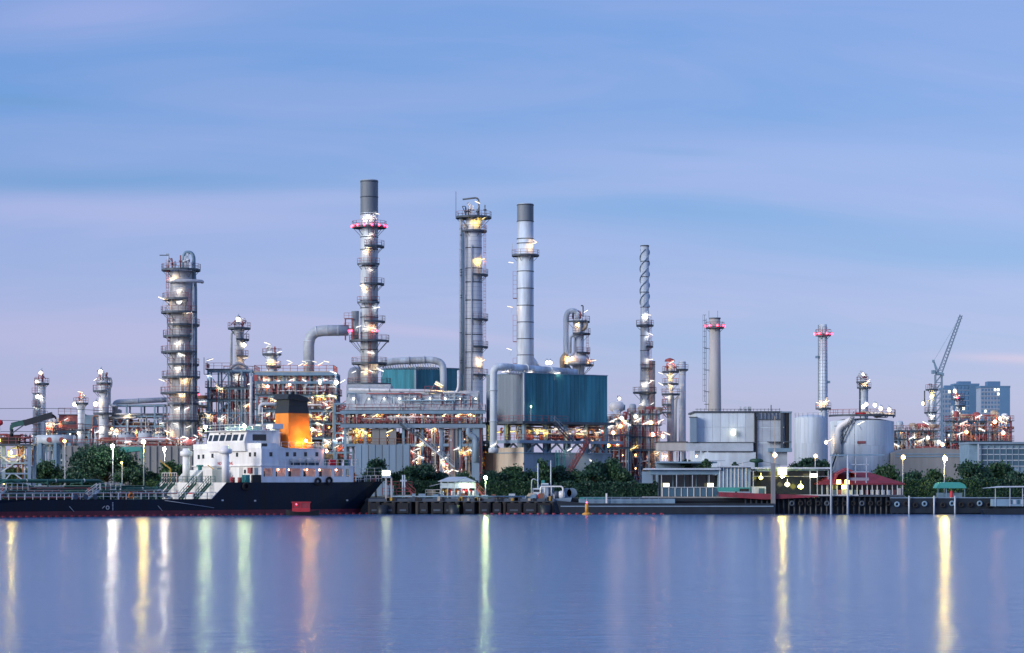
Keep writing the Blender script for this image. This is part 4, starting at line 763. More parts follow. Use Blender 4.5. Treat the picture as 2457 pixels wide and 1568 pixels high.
mb = MB(); mb.box(S.x(1020), S.x(1062), -2.4, -.4, S.z(943), S.z(942)); d = S.part('valve_platform', mb, 'steel_dark'); mb = MB(); mb.rail([(S.x(1020), -2.3, S.z(942)), (S.x(1062), -2.3, S.z(942))], 1.1, 1.1, .08); part('railing', mb, 'red_paint', d)
tube_lamp(S.o, S.p(1046, 918, -2.2), 1, 'lamp_yellow', -.5, 1.3); tube_lamp(S.o, S.p(1044, 922, -2.2), 1, 'lamp_yellow', -.5, 1.3)
for i in range(24):          # burner fronts
    mb = MB(); x = xs[0]+(xs[-1]-xs[0])*(i+.5)/24; mb.cyl((x, -4.4, zs[1]+1.2), (x, -3.6, zs[1]+1.2), .4, n=10); mb.cyl((x, -4.4, zs[1]+.4), (x, -4.4, zs[1]+2.0), .1, n=6); S.part('burner', mb, ('red_paint', 'pipe_silver', 'tan_insul')[i % 3])
mb = MB(); mb.box(xs[0], xs[-1], -2.5, 3.8, zs[1]+.3, zs[2]-.7); S.part('firebox', mb, 'tan_insul')
clutter(S.o, xs[0], xs[-1], -4.9, -3.0, zs[1]+.3, zs[2]-.4, 70, 61, rmin=.06, rmax=.16, vert=.7); clutter(S.o, xs[3], xs[-1], -4, 3, 1.0, zs[1]-.6, 90, 62); vessels(S.o, xs[3], xs[-1], -1, .3, 7, 63, h=4.5); vessels(S.o, xs[0], xs[3], 0, S.z(1066), 5, 64)
clutter(S.o, xs[0], xs[3], -3, 2, S.z(1066), zs[1]-.6, 26, 65, mats=('tan_insul', 'rust', 'pipe_grey', 'yellow'))
for px in (905, 922, 944, 1090): mb = MB(); mb.box(S.x(px)-.75, S.x(px)+.75, -4.6, -3.4, 0, zs[1]-.8); S.part('concrete_pier', mb, 'concrete')
mb = MB(); mb.box(S.x(1133), S.x(1151), -4.9, -3.8, 0, zs[1]-.8); S.part('concrete_pier', mb, 'bluegrey_clad')
mb = MB(); mb.box(S.x(852), S.x(902), -1.2, -1.0, S.z(1066), S.z(1038)); S.part('painted_glow_back', mb, 'yellow')  # panel painted yellow to carry the glow of the lit bay
mb = MB(); mb.path([S.p(1125, 1022, -4.8), S.p(1125, 1045, -4.8), S.p(1140, 1050, -4.8), S.p(1143, 1060, -4.8), S.p(1143, 1110, -4.8)], .55, 10, .8); S.part('blowdown_line', mb, 'bluegrey_clad')
stairs(S.o, S.x(962), zs[1], S.x(1008), S.z(1052), -5.6, 1.0, 'steel_dark', 'steel_blue'); stairs(S.o, S.x(1008), S.z(1052), S.x(1092), S.z(1122), -5.6, 1.0, 'galv', 'galv'); mb = MB(); mb.box(S.x(1000), S.x(1014), -5.7, -4.4, S.z(1053), S.z(1052)); S.part('landing', mb, 'steel_dark')
for y_ in (1095, 1112): mb = MB(); mb.box(S.x(1012), S.x(1150), -4.4, -1, S.z(y_)-.15, S.z(y_)); d = S.part('walkway', mb, 'steel_dark'); mb = MB(); mb.rail([(S.x(1012), -4.3, S.z(y_)), (S.x(1150), -4.3, S.z(y_))], 1.1, 1.5, .08); part('railing', mb, 'red_paint', d)
for px, py, fl, m in ((862, 1040, 1, 'lamp_yellow'), (885, 1040, -1, 'lamp_yellow'), (930, 1040, 1, 'lamp_yellow'), (1033, 1034, 1, 'lamp_warm'), (950, 1000, 1, 'lamp_warm'), (920, 995, -1, 'lamp_yellow'), (1066, 998, 1, 'lamp_white'), (1095, 1000, 1, 'lamp_warm'), (870, 1000, 1, 'lamp_warm'), (1130, 996, -1, 'lamp_warm'), (995, 1082, 1, 'lamp_white'), (1000, 1090, -1, 'lamp_white'), (1088, 1082, 1, 'lamp_white'), (1140, 1088, -1, 'lamp_white'), (1112, 1088, 1, 'lamp_yellow'), (1120, 1092, -1, 'lamp_yellow'), (1060, 1105, 1, 'lamp_white'), (1020, 1100, -1, 'lamp_white'), (1040, 1090, 1, 'lamp_white'), (992, 1108, 1, 'lamp_white'), (1005, 1070, 1, 'lamp_warm'), (1075, 1118, -1, 'lamp_warm'), (895, 1004, 1, 'lamp_warm'), (985, 1003, 1, 'lamp_pink'), (1020, 1002, -1, 'lamp_warm'), (1050, 1130, -1, 'lamp_white'), (1075, 1135, 1, 'lamp_white'), (1100, 1132, -1, 'lamp_white'), (1060, 1138, 1, 'lamp_white')): tube_lamp(S.o, S.p(px, py, -4.7), fl, m, random.uniform(.3, .6))
bulb_lamp(S.o, S.p(1070, 1116, -4.8), 'lamp_red', .8); equip(S.o, xs[3], xs[-1], -1, 3.8, .2, zs[1]-2.5, 60, 701); equip(S.o, xs[0], xs[3], -1, 3.8, S.z(1066), zs[1]-2, 16, 702); hangers(S.o, xs[0], xs[-1], -4.9, -4.2, zs[1]+.2, zs[2]-.6, 95, 810); hangers(S.o, xs[3], xs[-1], -4.9, -1, .5, zs[1]-.8, 120, 811); hangers(S.o, xs[0], xs[3], -3.6, -2, S.z(1066), zs[1]-.8, 26, 812); glow_backing(S.o, xs[3], xs[-1], 3.6, .3, zs[1]-1, 12, 840); glow_backing(S.o, xs[0], xs[3], 1.2, S.z(1066), zs[1]-1, 7, 841, ('yellow', 'tan_insul', 'rust'))
for i in range(9): bulb_lamp(S.o, (xs[0]+(xs[-1]-xs[0])*(i+.5)/9, -3.4, zs[2]-1.0), random.choice(('lamp_warm', 'lamp_white', 'lamp_pink')), .55)
for px in (858, 872, 888, 930): bulb_lamp(S.o, (S.x(px), -2.4, S.z(1046)), 'lamp_yellow', .8)
for i in range(40): bulb_lamp(S.o, (random.uniform(xs[3]+1, xs[-1]), random.uniform(-4.4, 1.5), random.uniform(1.0, zs[1]-2.5)), random.choice(('lamp_white', 'lamp_warm', 'lamp_warm', 'lamp_pink')), random.uniform(.4, .8))  # extra bulbs scattered through the lower bay to brighten it
# concrete wall in front of the heater's left half
S = At('panel_wall', 'blue grey ribbed concrete wall below the yellow-lit bay', 'wall', 915, 470)
mb = MB(); mb.box(S.x(852), S.x(984), .1, 3, 0, S.z(1068)); S.part('core', mb, 'concrete')
panels(S.o, (S.x(852), .1), (S.x(984), .1), 0, S.z(1067.5), 8, 'bluegrey_clad', 'wall_panel', .12, .12, 4, False)
mb = MB(); mb.rail([(S.x(852), .6, S.z(1068)), (S.x(984), .6, S.z(1068))], 1.2, 1.6, .09); S.part('railing', mb, 'rust')
# ---- teal building behind
def clad_building(name, label, px, Y, rz, Lx, Ly, zb, zt, nx, ny, mx, my, zoff=GZ):
    B = At(name, label, 'building', px, Y, zoff, rz); z0, z1 = B.z(zb), B.z(zt)
    mb = MB(); mb.box(.15, Lx-.15, .15, Ly-.15, z0, z1-.05); B.part('core', mb, 'steel_dark')
    panels(B.o, (0, .15), (Lx, .15), z0, z1, nx, mx, 'panel', .07, .04, 5); panels(B.o, (.15, Ly), (.15, 0), z0, z1, ny, my, 'panel', .07, .04, 6)
    mb = MB(); mb.box(-.08, .20, -.08, .20, z0-.003, z1+.003); B.part('corner_trim', mb, 'roof_grey')
    for a, b in (((0, -.12, 0), (Lx, .3, 0)), ((-.12, .0, 0), (.3, Ly, 0))): mb = MB(); mb.box(a[0], b[0], a[1], b[1], z1+.004, z1+.16); B.part('coping', mb, 'steel_blue')
    return B
R37 = math.radians(37)
B = clad_building('clad_building', 'teal clad box building behind the heater, left of the tall slender column', 997, 545, R37, 15, 14, 990, 882, 12, 11, 'teal_clad', 'teal_clad')
z1 = B.z(874)
S = At('roof_header', 'fat roof pipe with comb supports elbowing down, left of the tall slender column', 'pipe', 985, 536)
pipe(S.o, [S.p(905, 874), S.p(945, 867), S.p(1040, 864), S.p(1062, 872), S.p(1064, 900), S.p(1064, 945)], .78, 'stack_steel', 2.2, 14, 'header', 3.4)
for i in range(22): mb = MB(); x = S.x(918+i*6); mb.path([(x, 0, S.z(874)), (x+.15, .3, S.z(883)), (x+.6, 2.2, S.z(886))], .14, 6, .3); S.part('feeder_pipe', mb, 'pipe_silver')
# ---- big teal building on legs
B = clad_building('clad_building', 'big teal furnace building raised on steel legs, grey end wall', 1257, 470, R37, 21, 12.4, 1011, 896, 20, 11, 'teal_clad', 'grey_clad')
mb = MB(); mb.box(-1.2, 22, -1.2, 13.4, B.z(1011)-.5, B.z(1011)-.005); d = B.part('support_deck', mb, 'steel_dark'); mb = MB(); mb.rail([(-1.1, 8, B.z(1011)), (-1.1, -1.1, B.z(1011)), (10, -1.1, B.z(1011))], 1.1, 1.5, .07); part('railing', mb, 'rail_red', d)
q = B.z(1058)
for lx in (.3, 5.4, 10.5, 15.6, 20.7):
    for ly in (.3, 6.2, 12.1):
        mb = MB(); mb.box(lx-.3, lx+.3, ly-.3, ly+.3, 0, B.z(1011)-.505); B.part('leg', mb, 'steel_blue')
mb = MB(); mb.box(-2.5, 23.5, -1.6, 13, q-.25, q); d = B.part('work_deck', mb, 'steel_dark'); mb = MB(); mb.rail([(-2.4, 13, q), (-2.4, -1.5, q), (23.4, -1.5, q)], 1.15, 1.5, .08); part('railing', mb, 'rail_red', d)
mb = MB(); mb.box(-2.5, 23.5, -1.75, -1.605, q-.5, q+.1); B.part('edge_girder', mb, 'bluegrey_clad'); mb = MB(); mb.box(-2.65, -2.505, -1.5, 13, q-.5, q+.1); B.part('edge_girder', mb, 'bluegrey_clad')
for a in (.6, 5.7, 10.8, 15.9):
    for s_ in (0, 1): mb = MB(); mb.beam((a+4.5*s_, -.2, B.z(1086)), (a+2.25, -.2, q-.5), .3); B.part('brace', mb, 'bluegrey_clad')
for a in (.6, 6.5):
    for s_ in (0, 1): mb = MB(); mb.beam((-.2, a+5.3*s_, B.z(1086)), (-.2, a+2.6, q-.5), .3); B.part('brace', mb, 'bluegrey_clad')
clutter(B.o, 0, 21, -.6, 4, q+.3, B.z(1011)-.8, 44, 81, mats=('red_paint', 'pipe_silver', 'rust', 'pipe_grey', 'steel_dark'), rmax=.2); clutter(B.o, .4, 3, 1, 12, q+.3, B.z(1011)-.8, 10, 82); vessels(B.o, 1, 20, 1.2, q+.05, 8, 83, ('red_paint', 'galv', 'steel_dark'), .4, .8, 2.0)
stairs(B.o, 5.5, B.z(1011), 10.2, q, -2.6, 1.0, 'steel_dark', 'steel_blue')
for lx, ly, zz, fl, m in ((4, -.9, 1038, 1, 'lamp_yellow'), (8.2, -1, 1030, -1, 'lamp_white'), (13.5, -.9, 1034, 1, 'lamp_warm'), (2, -1, 1035, 1, 'lamp_yellow'), (11, -.9, 1040, -1, 'lamp_warm'), (-1, 3, 1036, 1, 'lamp_yellow'), (-1, 8, 1037, 1, 'lamp_yellow'), (17, -.9, 1037, 1, 'lamp_warm')): tube_lamp(B.o, (lx, ly, B.z(zz)), fl, m, .1)
bulb_lamp(B.o, (1.0, -1.0, B.z(976)), 'lamp_green', .28); mb = MB(); mb.beam((1.0, -.95, B.z(1011)), (1.0, -.95, B.z(975)), .1); B.part('lamp_pole', mb, 'galv')
S = At('roof_header', 'fat roof pipe running over the big teal building and down its left end', 'pipe', 1290, 468)
pipe(S.o, [S.p(1184, 1086), S.p(1184, 892), S.p(1190, 882), S.p(1204, 880, .5), S.p(1386, 888, 12)], .72, 'stack_steel', 1.8, 14, 'header', 6)
mb = MB(); mb.cyl(S.p(1184, 1087), S.p(1184, 1076), 1.0, n=14); S.part('valve_body', mb, 'galv'); tube_lamp(S.o, S.p(1176, 1072, -1), 1, 'lamp_white')
for i in range(28): t = i/27; mb = MB(); x = S.x(1212+t*170); y = .7+t*11.0; z = S.z(881+t*7.4); mb.path([(x, y, z), (x+.1, y-.3, z-.9), (x+.75, y-.1, z-1.35)], .16, 6, .3); S.part('feeder_pipe', mb, 'pipe_silver')
for i, px in enumerate((1203, 1262, 1330)): tube_lamp(S.o, S.p(px, 893, .4+i*3), 1, 'lamp_white', .1)
# low building underneath
B = At('low_building', 'low building with beige end and blue grey side under the big teal building', 'building', 1257, 468.5, GZ, R37)
z1 = B.z(1088); mb = MB(); mb.box(.12, 22, .12, 13, 0, z1); B.part('core', mb, 'concrete')
panels(B.o, (0, .12), (22, .12), 0, z1+.02, 9, 'bluegrey_clad', 'wall_panel', .1, .03, 7, False); panels(B.o, (.12, 10), (.12, 0), 0, B.z(1074), 4, 'warm_lit_clad', 'wall_panel', .1, .03, 8, False)
mb = MB(); mb.box(-.15, 22.2, -.25, 13.2, z1+.024, z1+.2); B.part('roof', mb, 'steel_blue')
stairs(B.o, 14.5, q+.0, 7.5, 1.5, -2.4, 1.0, 'red_paint', 'red_paint'); mb = MB()
for lx in (7.6, 9.0):
    for ly in (-1.4, -.4): mb.beam((lx, ly, 0), (lx, ly, B.z(1080)), .14)
for k in range(5): mb.box(7.5, 9.1, -1.5, -.3, 1.5+k*1.5, 1.58+k*1.5)
B.part('scaffold', mb, 'roof_teal')
tube_lamp(B.o, (9.7, -1.2, B.z(1082)), 1, 'lamp_white'); tube_lamp(B.o, (15.5, -3.0, B.z(1114)), -1, 'lamp_white', .5, 1.3)
# orange-lit bay between heater and teal building
S = At('pump_bay', 'orange-lit pump bay between the heater and the beige wall', 'pump bay', 1172, 482)
frame(S.o, [S.x(1152), S.x(1172), S.x(1192)], [-1.5, 1.5], [S.z(1105), S.z(1075)], .3, decks=(S.z(1105),), rails=(S.z(1105),), railm='red_paint')
mb = MB(); mb.box(S.x(1152), S.x(1194), 1.7, 1.9, 0, S.z(1070)); S.part('back_wall', mb, 'orange'); clutter(S.o, S.x(1152), S.x(1192), -1.6, 1.4, S.z(1130), S.z(1060), 26, 91, mats=('orange', 'tan_insul', 'red_paint', 'pipe_grey'))  # orange glow of the bay is painted into wall and pipes
for px, py in ((1165, 1112), (1178, 1095), (1168, 1090), (1186, 1110)): tube_lamp(S.o, S.p(px, py, -1.4), 1, 'lamp_yellow')
# ---- right-hand process units
def unit(name, label, pxs, Y, levels, seed, lamps, n=50, mats=('pipe_grey', 'pipe_silver', 'red_paint', 'rust', 'white_paint')):
    S = At(name, label, 'process structure', (pxs[0]+pxs[-1])/2, Y); xs = [S.x(p) for p in pxs]; zs = [S.z(y) for y in levels]
    frame(S.o, xs, [-3, 3], zs, .28, 'steel_blue', decks=zs[:], rails=zs[:], brace=((0, 0, -3, 'x'), (len(xs)-2, len(zs)-1, -3, '/')))
    clutter(S.o, xs[0], xs[-1], -3.2, 2, .5, zs[-1]+1.5, n, seed, mats); hangers(S.o, xs[0], xs[-1], -3.3, -2.5, zs[0], zs[-1]+1, 30, seed+3)

    for k, z in enumerate(zs): vessels(S.o, xs[0], xs[-1], -1, z+.2, len(xs), seed+k, h=2.6)
    equip(S.o, xs[0], xs[-1], -1.5, 2.5, .2, zs[-1], 26, seed+9); glow_backing(S.o, xs[0], xs[-1], 2.4, .3, zs[-1], 6, seed+5)
    for i in range(6): bulb_lamp(S.o, (random.uniform(xs[0], xs[-1]), random.uniform(-2.6, 1), random.uniform(1, zs[-1])), random.choice(('lamp_warm', 'lamp_pink')), .7)  # random inner bulbs added to warm up the unit
    for px, py, *m in lamps: (bulb_lamp(S.o, S.p(px, py, -3.6), m[0] if m else 'lamp_white', 1.5) if random.random() < .5 else tube_lamp(S.o, S.p(px, py, -3.6), random.choice((1, -1)), m[0] if m else 'lamp_white', sc_=1.2))
    return S
S = unit('process_unit', 'lamp-lit pipe unit between the teal building and the straked stack', (1440, 1462, 1484, 1506), 545, (1075, 1045, 1010), 301, [(1462, 1014), (1500, 1012, 'lamp_warm'), (1455, 1028), (1487, 1024, 'lamp_warm'), (1512, 1022), (1450, 1038), (1470, 1040, 'lamp_warm'), (1490, 1005), (1458, 1070, 'lamp_yellow'), (1480, 1065, 'lamp_warm')], 70)
S = unit('process_unit', 'lamp-lit pipe unit at the foot of the straked stack', (1512, 1534, 1556, 1580), 548, (1080, 1050, 1022, 995), 302, [(1523, 1001), (1560, 1016, 'lamp_warm'), (1520, 1013), (1540, 1020), (1575, 1015), (1564, 1044, 'lamp_pink'), (1588, 1048, 'lamp_warm'), (1605, 1045, 'lamp_pink'), (1570, 1090, 'lamp_warm'), (1510, 1080, 'lamp_yellow')], 70)
T = At('flare_head', 'small dark cowled apparatus on a post left of the straked stack', 'apparatus', 1482, 550)
mb = MB(); mb.beam(T.p(1488, 1010), T.p(1487, 975), .35); mb.beam(T.p(1483, 965), T.p(1482, 950), .12); T.part('post', mb, 'steel_dark'); mb = MB(); mb.lathe([(.3, T.z(992)), (1.5, T.z(986)), (1.8, T.z(974)), (1.3, T.z(966)), (.2, T.z(964))], 14, T.x(1480), 0); T.part('cowl', mb, 'white_paint'); mb = MB(); mb.box(T.x(1485), T.x(1500), -.6, .6, T.z(985), T.z(972)); T.part('louvre_box', mb, 'steel_blue')
bulb_lamp(T.o, T.p(1486, 957), 'lamp_white', 1.3); bulb_lamp(T.o, T.p(1474, 990, -1.6), 'lamp_white', 1.4)
S = unit('process_unit', 'low pipe unit left of the tower crane', (2150, 2180, 2210, 2244), 570, (1085, 1055, 1035), 303, [(2152, 1072), (2175, 1055), (2198, 1060), (2220, 1052), (2222, 1020), (2246, 1062), (2255, 1068, 'lamp_warm'), (2235, 1085, 'lamp_warm')], 60)
S = unit('process_unit', 'broad pipe unit in front of the high-rise towers', (2276, 2306, 2336, 2366, 2420), 570, (1085, 1060, 1038, 1012), 304, [(2312, 1038, 'lamp_warm'), (2356, 1036), (2335, 1004), (2392, 1006, 'lamp_warm'), (2412, 1006), (2380, 1014, 'lamp_pink'), (2405, 1016, 'lamp_pink'), (2300, 1018, 'lamp_pink'), (2310, 1085, 'lamp_warm'), (2400, 1040, 'lamp_pink'), (2290, 1045)], 80)
S = unit('process_unit', 'pipe unit behind the reddish equipment house and left columns', (112, 140, 168, 196, 224, 252, 280), 548, (1066, 1044, 1022), 305, [(128, 1048, 'lamp_warm'), (172, 1042), (208, 1050, 'lamp_warm'), (226, 1028, 'lamp_pink'), (262, 1046), (276, 1030, 'lamp_warm')], 90)
S = unit('process_unit', 'pipe unit filling the gap right of the big teal building', (1420, 1446, 1472, 1498, 1530), 575, (1090, 1062, 1034), 306, [(1432, 1062, 'lamp_warm'), (1500, 1085, 'lamp_pink'), (1525, 1100, 'lamp_warm'), (1480, 1095, 'lamp_warm'), (1510, 1066)], 80)
S = unit('process_unit', 'low pipe unit between the large white tank and the low hall', (2140, 2168, 2196, 2224), 600, (1080, 1058), 307, [(2160, 1062), (2190, 1070, 'lamp_warm'), (2212, 1050, 'lamp_warm')], 50)
# ---------------------------------------------------------------- people
def person(label, loc, rz=0, pose='stand', top='cloth_dark', leg='cloth_dark', group=None):
    k = 1.0
    J = {'pel': (0,0,.95), 'che': (0,.0,1.32), 'nek': (0,0,1.47), 'hed': (0,-.02,1.58), 'crn': (0,-.01,1.70),
         'hl': (-.1,0,.9), 'kl': (-.11,-.03,.5), 'al': (-.12,.02,.09), 'tl': (-.12,-.13,.04), 'hr': (.1,0,.9), 'kr': (.12,-.05,.5), 'ar': (.14,0,.09), 'tr': (.14,-.15,.04),
         'sl': (-.19,0,1.40), 'el': (-.27,.02,1.12), 'wl': (-.24,-.14,.90), 'fl': (-.23,-.2,.82), 'sr': (.19,0,1.40), 'er': (.28,0,1.13), 'wr': (.26,-.2,.98), 'fr': (.26,-.28,.94)}
    if pose == 'crouch':
        J.update({'pel': (0,.12,.42), 'hl': (-.1,.12,.42), 'hr': (.1,.12,.42), 'kl': (-.13,-.28,.48), 'kr': (.13,-.28,.50), 'al': (-.13,.02,.09), 'ar': (.13,.02,.09), 'tl': (-.13,-.14,.04), 'tr': (.13,-.14,.04)})
        for n_, (dy, z) in {'che': (-.08, .78), 'nek': (-.16, .92), 'hed': (-.2, 1.02), 'crn': (-.2, 1.14), 'sl': (-.12, .86), 'sr': (-.12, .86), 'el': (-.3, .66), 'er': (-.3, .66), 'wl': (-.45, .55), 'wr': (-.45, .55), 'fl': (-.52, .5), 'fr': (-.52, .5)}.items(): J[n_] = (J[n_][0], dy, z)
    if pose == 'reach': J.update({'el': (-.3,-.25,1.3), 'wl': (-.28,-.5,1.28), 'fl': (-.28,-.58,1.27), 'er': (.3,-.2,1.25), 'wr': (.25,-.45,1.2), 'fr': (.25,-.53,1.2)})
    Rr = {'pel': .15, 'che': .17, 'nek': .07, 'hed': .1, 'crn': .085, 'hl': .1, 'hr': .1, 'kl': .07, 'kr': .07, 'al': .055, 'ar': .055, 'tl': .05, 'tr': .05, 'sl': .075, 'sr': .075, 'el': .055, 'er': .055, 'wl': .04, 'wr': .04, 'fl': .045, 'fr': .045}
    E = [('pel','che'),('che','nek'),('nek','hed'),('hed','crn'),('pel','hl'),('hl','kl'),('kl','al'),('al','tl'),('pel','hr'),('hr','kr'),('kr','ar'),('ar','tr'),('che','sl'),('sl','el'),('el','wl'),('wl','fl'),('che','sr'),('sr','er'),('er','wr'),('wr','fr')]
    names = list(J); me = bpy.data.meshes.new('person'); me.from_pydata([J[n] for n in names], [(names.index(a), names.index(b)) for a, b in E], [])
    o = bpy.data.objects.new('person', me); COL.objects.link(o); o.modifiers.new('skin', 'SKIN')
    for i, n in enumerate(names): me.skin_vertices[0].data[i].radius = (Rr[n], Rr[n]*.85); me.skin_vertices[0].data[i].use_root = (n == 'pel')
    sb = o.modifiers.new('sub', 'SUBSURF'); sb.levels = 1; sb.render_levels = 1
    dg = bpy.context.evaluated_depsgraph_get(); nm = bpy.data.meshes.new_from_object(o.evaluated_get(dg)); bpy.data.objects.remove(o)
    for m_ in (top, leg, 'skin'): nm.materials.append(MATS[m_])
    zh = J['nek'][2]; zw = J['pel'][2]
    for p in nm.polygons:
        c = p.center; p.use_smooth = True
        p.material_index = 2 if (c.z > zh or (Vector(J['fl'])-c).length < .12 or (Vector(J['fr'])-c).length < .12) else (1 if c.z < zw and abs(c.x) < .22 and c.y > -.4 else 0)
    o = bpy.data.objects.new('person', nm); link(o, None, loc, (0,0,rz)); tag(o, label, 'person', group)
    h = MB(); hx = J['crn']; h.lathe([(.15, hx[2]-.03), (.135, hx[2]+.05), (.08, hx[2]+.11), (.01, hx[2]+.13)], 10, hx[0], hx[1]); part('helmet', h, 'sign_white', o)
    return o
def text(s, size, m, par, mw, name='lettering', ex=.01):
    c = bpy.data.curves.new(name, 'FONT'); c.body = s; c.size = size; c.extrude = ex; c.align_x = 'LEFT'
    o = bpy.data.objects.new(name, c); COL.objects.link(o); dg = bpy.context.evaluated_depsgraph_get(); me = bpy.data.meshes.new_from_object(o.evaluated_get(dg)); bpy.data.objects.remove(o)
    me.materials.clear(); me.materials.append(MATS[m]); o = bpy.data.objects.new(name, me); COL.objects.link(o); o.parent = par; o.matrix_local = mw; return o
def facing(x, y, z, ux, uy):             # text frame: reading direction (ux,uy), upright
    return Matrix(((ux, 0, uy, x), (uy, 0, -ux, y), (0, 1, 0, z), (0, 0, 0, 1)))
# ---------------------------------------------------------------- the tanker
TH = math.radians(40); CT, ST = math.cos(TH), math.sin(TH); SX, SY = -40.0, 386.0
ship = thing('tanker_ship', 'moored tanker with black hull, white deckhouse and orange black-topped funnel', 'ship', (SX, SY, 0), TH)
def W(x, y, z=0): return (SX+x*CT-y*ST, SY+x*ST+y*CT, z)
def sy(px, x):                            # local y of a pixel column at local x
    t = (px-CX)/F; return (SX+x*CT-t*(SY+x*ST))/(ST+t*CT)
def sxl(px, y): t = (px-CX)/F; return (t*(SY+y*CT)-SX+y*ST)/(CT-t*ST)
def sz(py, x, y): return CAMZ+(HZ-py)*(SY+x*ST+y*CT)/F
P = lambda name, mb, m, par=None, **k: part(name, mb, m, par or ship, **k)
# hull: stations (x deck, x waterline, half deck, half waterline, top)
ST_ = [(-84, -80, .3, .2, 5.2), (-78, -75, 4.5, 2.2, 4.8), (-70, -69, 8.2, 6, 4.2), (-62, -62, 9.8, 9, 2.6), (-40, -40, 10, 10, 2.6), (-20, -20, 10, 10, 2.6), (-9.3, -9.3, 10, 10, 2.6), (-6.6, -6.6, 10, 10, 5.2), (0, 0, 10, 10, 5.2), (10, 9, 10, 9.9, 5.2), (18, 15.5, 10, 9.6, 5.25), (22.5, 18.6, 9.95, 9.0, 5.35), (24.6, 20.2, 9.6, 8.2, 5.4), (25.2, 20.6, 8.2, 6.5, 5.4)]
def hull_band(f0, f1, extra=None):       # loft between two heights given as functions of the station
    mb = MB(); vs = []
    for s_ in ST_:
        for f in (f0, f1): x, h, z = f(s_); vs += [(x, 10-h, z), (x, 10+h, z)]
    fs = []
    for i in range(len(ST_)-1): b = i*4; n = b+4; fs += [(b, n, n+2, b+2), (b+1, b+3, n+3, n+1)]
    fs += [(0, 2, 3, 1), ((len(ST_)-1)*4, (len(ST_)-1)*4+1, (len(ST_)-1)*4+3, (len(ST_)-1)*4+2)]
    mb.add(vs, fs); return mb
def at_h(s_, z):
    t = (z-0)/(s_[4]); return (s_[1]+(s_[0]-s_[1])*t, s_[3]+(s_[2]-s_[3])*t, z)
P('hull_side', hull_band(lambda s_: at_h(s_, .85), lambda s_: (s_[0], s_[2], s_[4])), 'hull', label='black upper hull plating'); P('boot_top', hull_band(lambda s_: (s_[1], s_[3], -1.5), lambda s_: at_h(s_, .85)), 'boot_red', label='dull red band at the waterline')
mb = MB(); mb.prismz([(-83, 9.8), (-77.5, 5.7), (-70, 2), (-62, .4), (-6.7, .15), (-6.7, 19.85), (-62, 19.6), (-70, 18), (-77.5, 14.3), (-83, 10.2)], 2.35, 2.5); P('main_deck', mb, 'deck_green')
mb = MB(); mb.prismz([(-6.5, .12), (18, .12), (24.5, .5), (25.0, 2), (25.0, 18), (24.5, 19.5), (18, 19.88), (-6.5, 19.88)], 5.0, 5.12); P('poop_deck', mb, 'deck_green')
mb = MB(); mb.box(-6.62, -6.5, .14, 19.86, 2.5, 5.18); P('poop_bulkhead', mb, 'white_paint')
mb = MB(); mb.prism([(-9.4, 2.6), (-6.5, 2.6), (-6.5, 5.2)], .16, .3); P('bulwark_fairing', mb, 'white_paint')
# deckhouse tiers
mb = MB(); mb.box(0, 18, 1.7, 20, 5.125, 7.8); P('lower_house', mb, 'white_paint')
mb = MB(); mb.box(0, .25, 0.02, 1.697, 5.125, 7.8); P('front_return', mb, 'white_paint')
OP = [(633, 655), (662, 685), (692, 722), (728, 757), (765, 797), (803, 823), (829, 839)]
xo = [(sxl(a, 0), sxl(b, 0)) for a, b in OP]; za, zb = 6.15, 7.45
mb = MB(); mb.box(.25, xo[-1][1]+.8, .02, .16, 5.125, za); mb.box(.25, xo[-1][1]+.8, .02, .16, zb, 7.8); e = [.25]+[v for p in xo for v in p]+[xo[-1][1]+.8]
for a, b in zip(e[::2], e[1::2]): mb.box(a, b, .02, .16, za, zb)
P('arcade_wall', mb, 'white_paint')
for i, (a, b) in enumerate(xo[:6]):
    o = bulb_lamp(ship, ((a+b)/2+(.35 if i % 2 else -.35), 1.2, 7.25), 'lamp_pink', .5)
    mb = MB(); mb.box((a+b)/2-.1, (a+b)/2+.4, 1.62, 1.69, 5.9, 7.0); P('inner_door' if i % 2 else 'inner_window', mb, 'glass')
mb = MB(); mb.box(-.3, 19.2, -.1, 20.1, 7.803, 7.95); P('boat_deck', mb, 'white_paint')
mb = MB(); mb.box(0, 12.8, .9, 20, 7.953, 10.6); P('middle_house', mb, 'white_paint'); mb = MB(); mb.box(0, 3.2, .02, .897, 7.953, 10.6); P('middle_house_corner', mb, 'white_paint')
mb = MB(); mb.box(-.1, 13, .8, 20.1, 10.603, 10.72); P('bridge_deck', mb, 'white_paint')
mb = MB(); mb.box(-.06, .06, .02, 20, 10.62, 11.5); mb.prism([(.06, 10.73), (5.2, 10.73), (4.2, 11.0), (3.4, 11.5), (.06, 11.5)], .82, .92); P('bridge_bulwark', mb, 'white_paint')
wy0, wy1 = 4.0, 15.0
mb = MB(); mb.prism([(-.45, 10.25), (5, 10.25), (5, 13.5), (-.05, 13.5), (-.62, 11.7)], wy0, wy1); wh = P('wheelhouse', mb, 'white_paint')
mb = MB(); mb.box(-.8, 5.4, wy0-.4, wy1+.4, 13.503, 13.62); P('wheelhouse_roof', mb, 'white_paint')
def on_front(px, py, wpx, hpx, m, name, x=-.02, t=.06, par=None):      # a pane on the front wall, pixel centre and size
    y = sy(px, x); z = sz(py, x, y); k = (SY+x*ST+y*CT)/F; hw = wpx*k/2/ST; hh = hpx*k/2; mb = MB(); mb.box(x-t, x+.01, y-hw, y+hw, z-hh, z+hh); return P(name, mb, m, par)
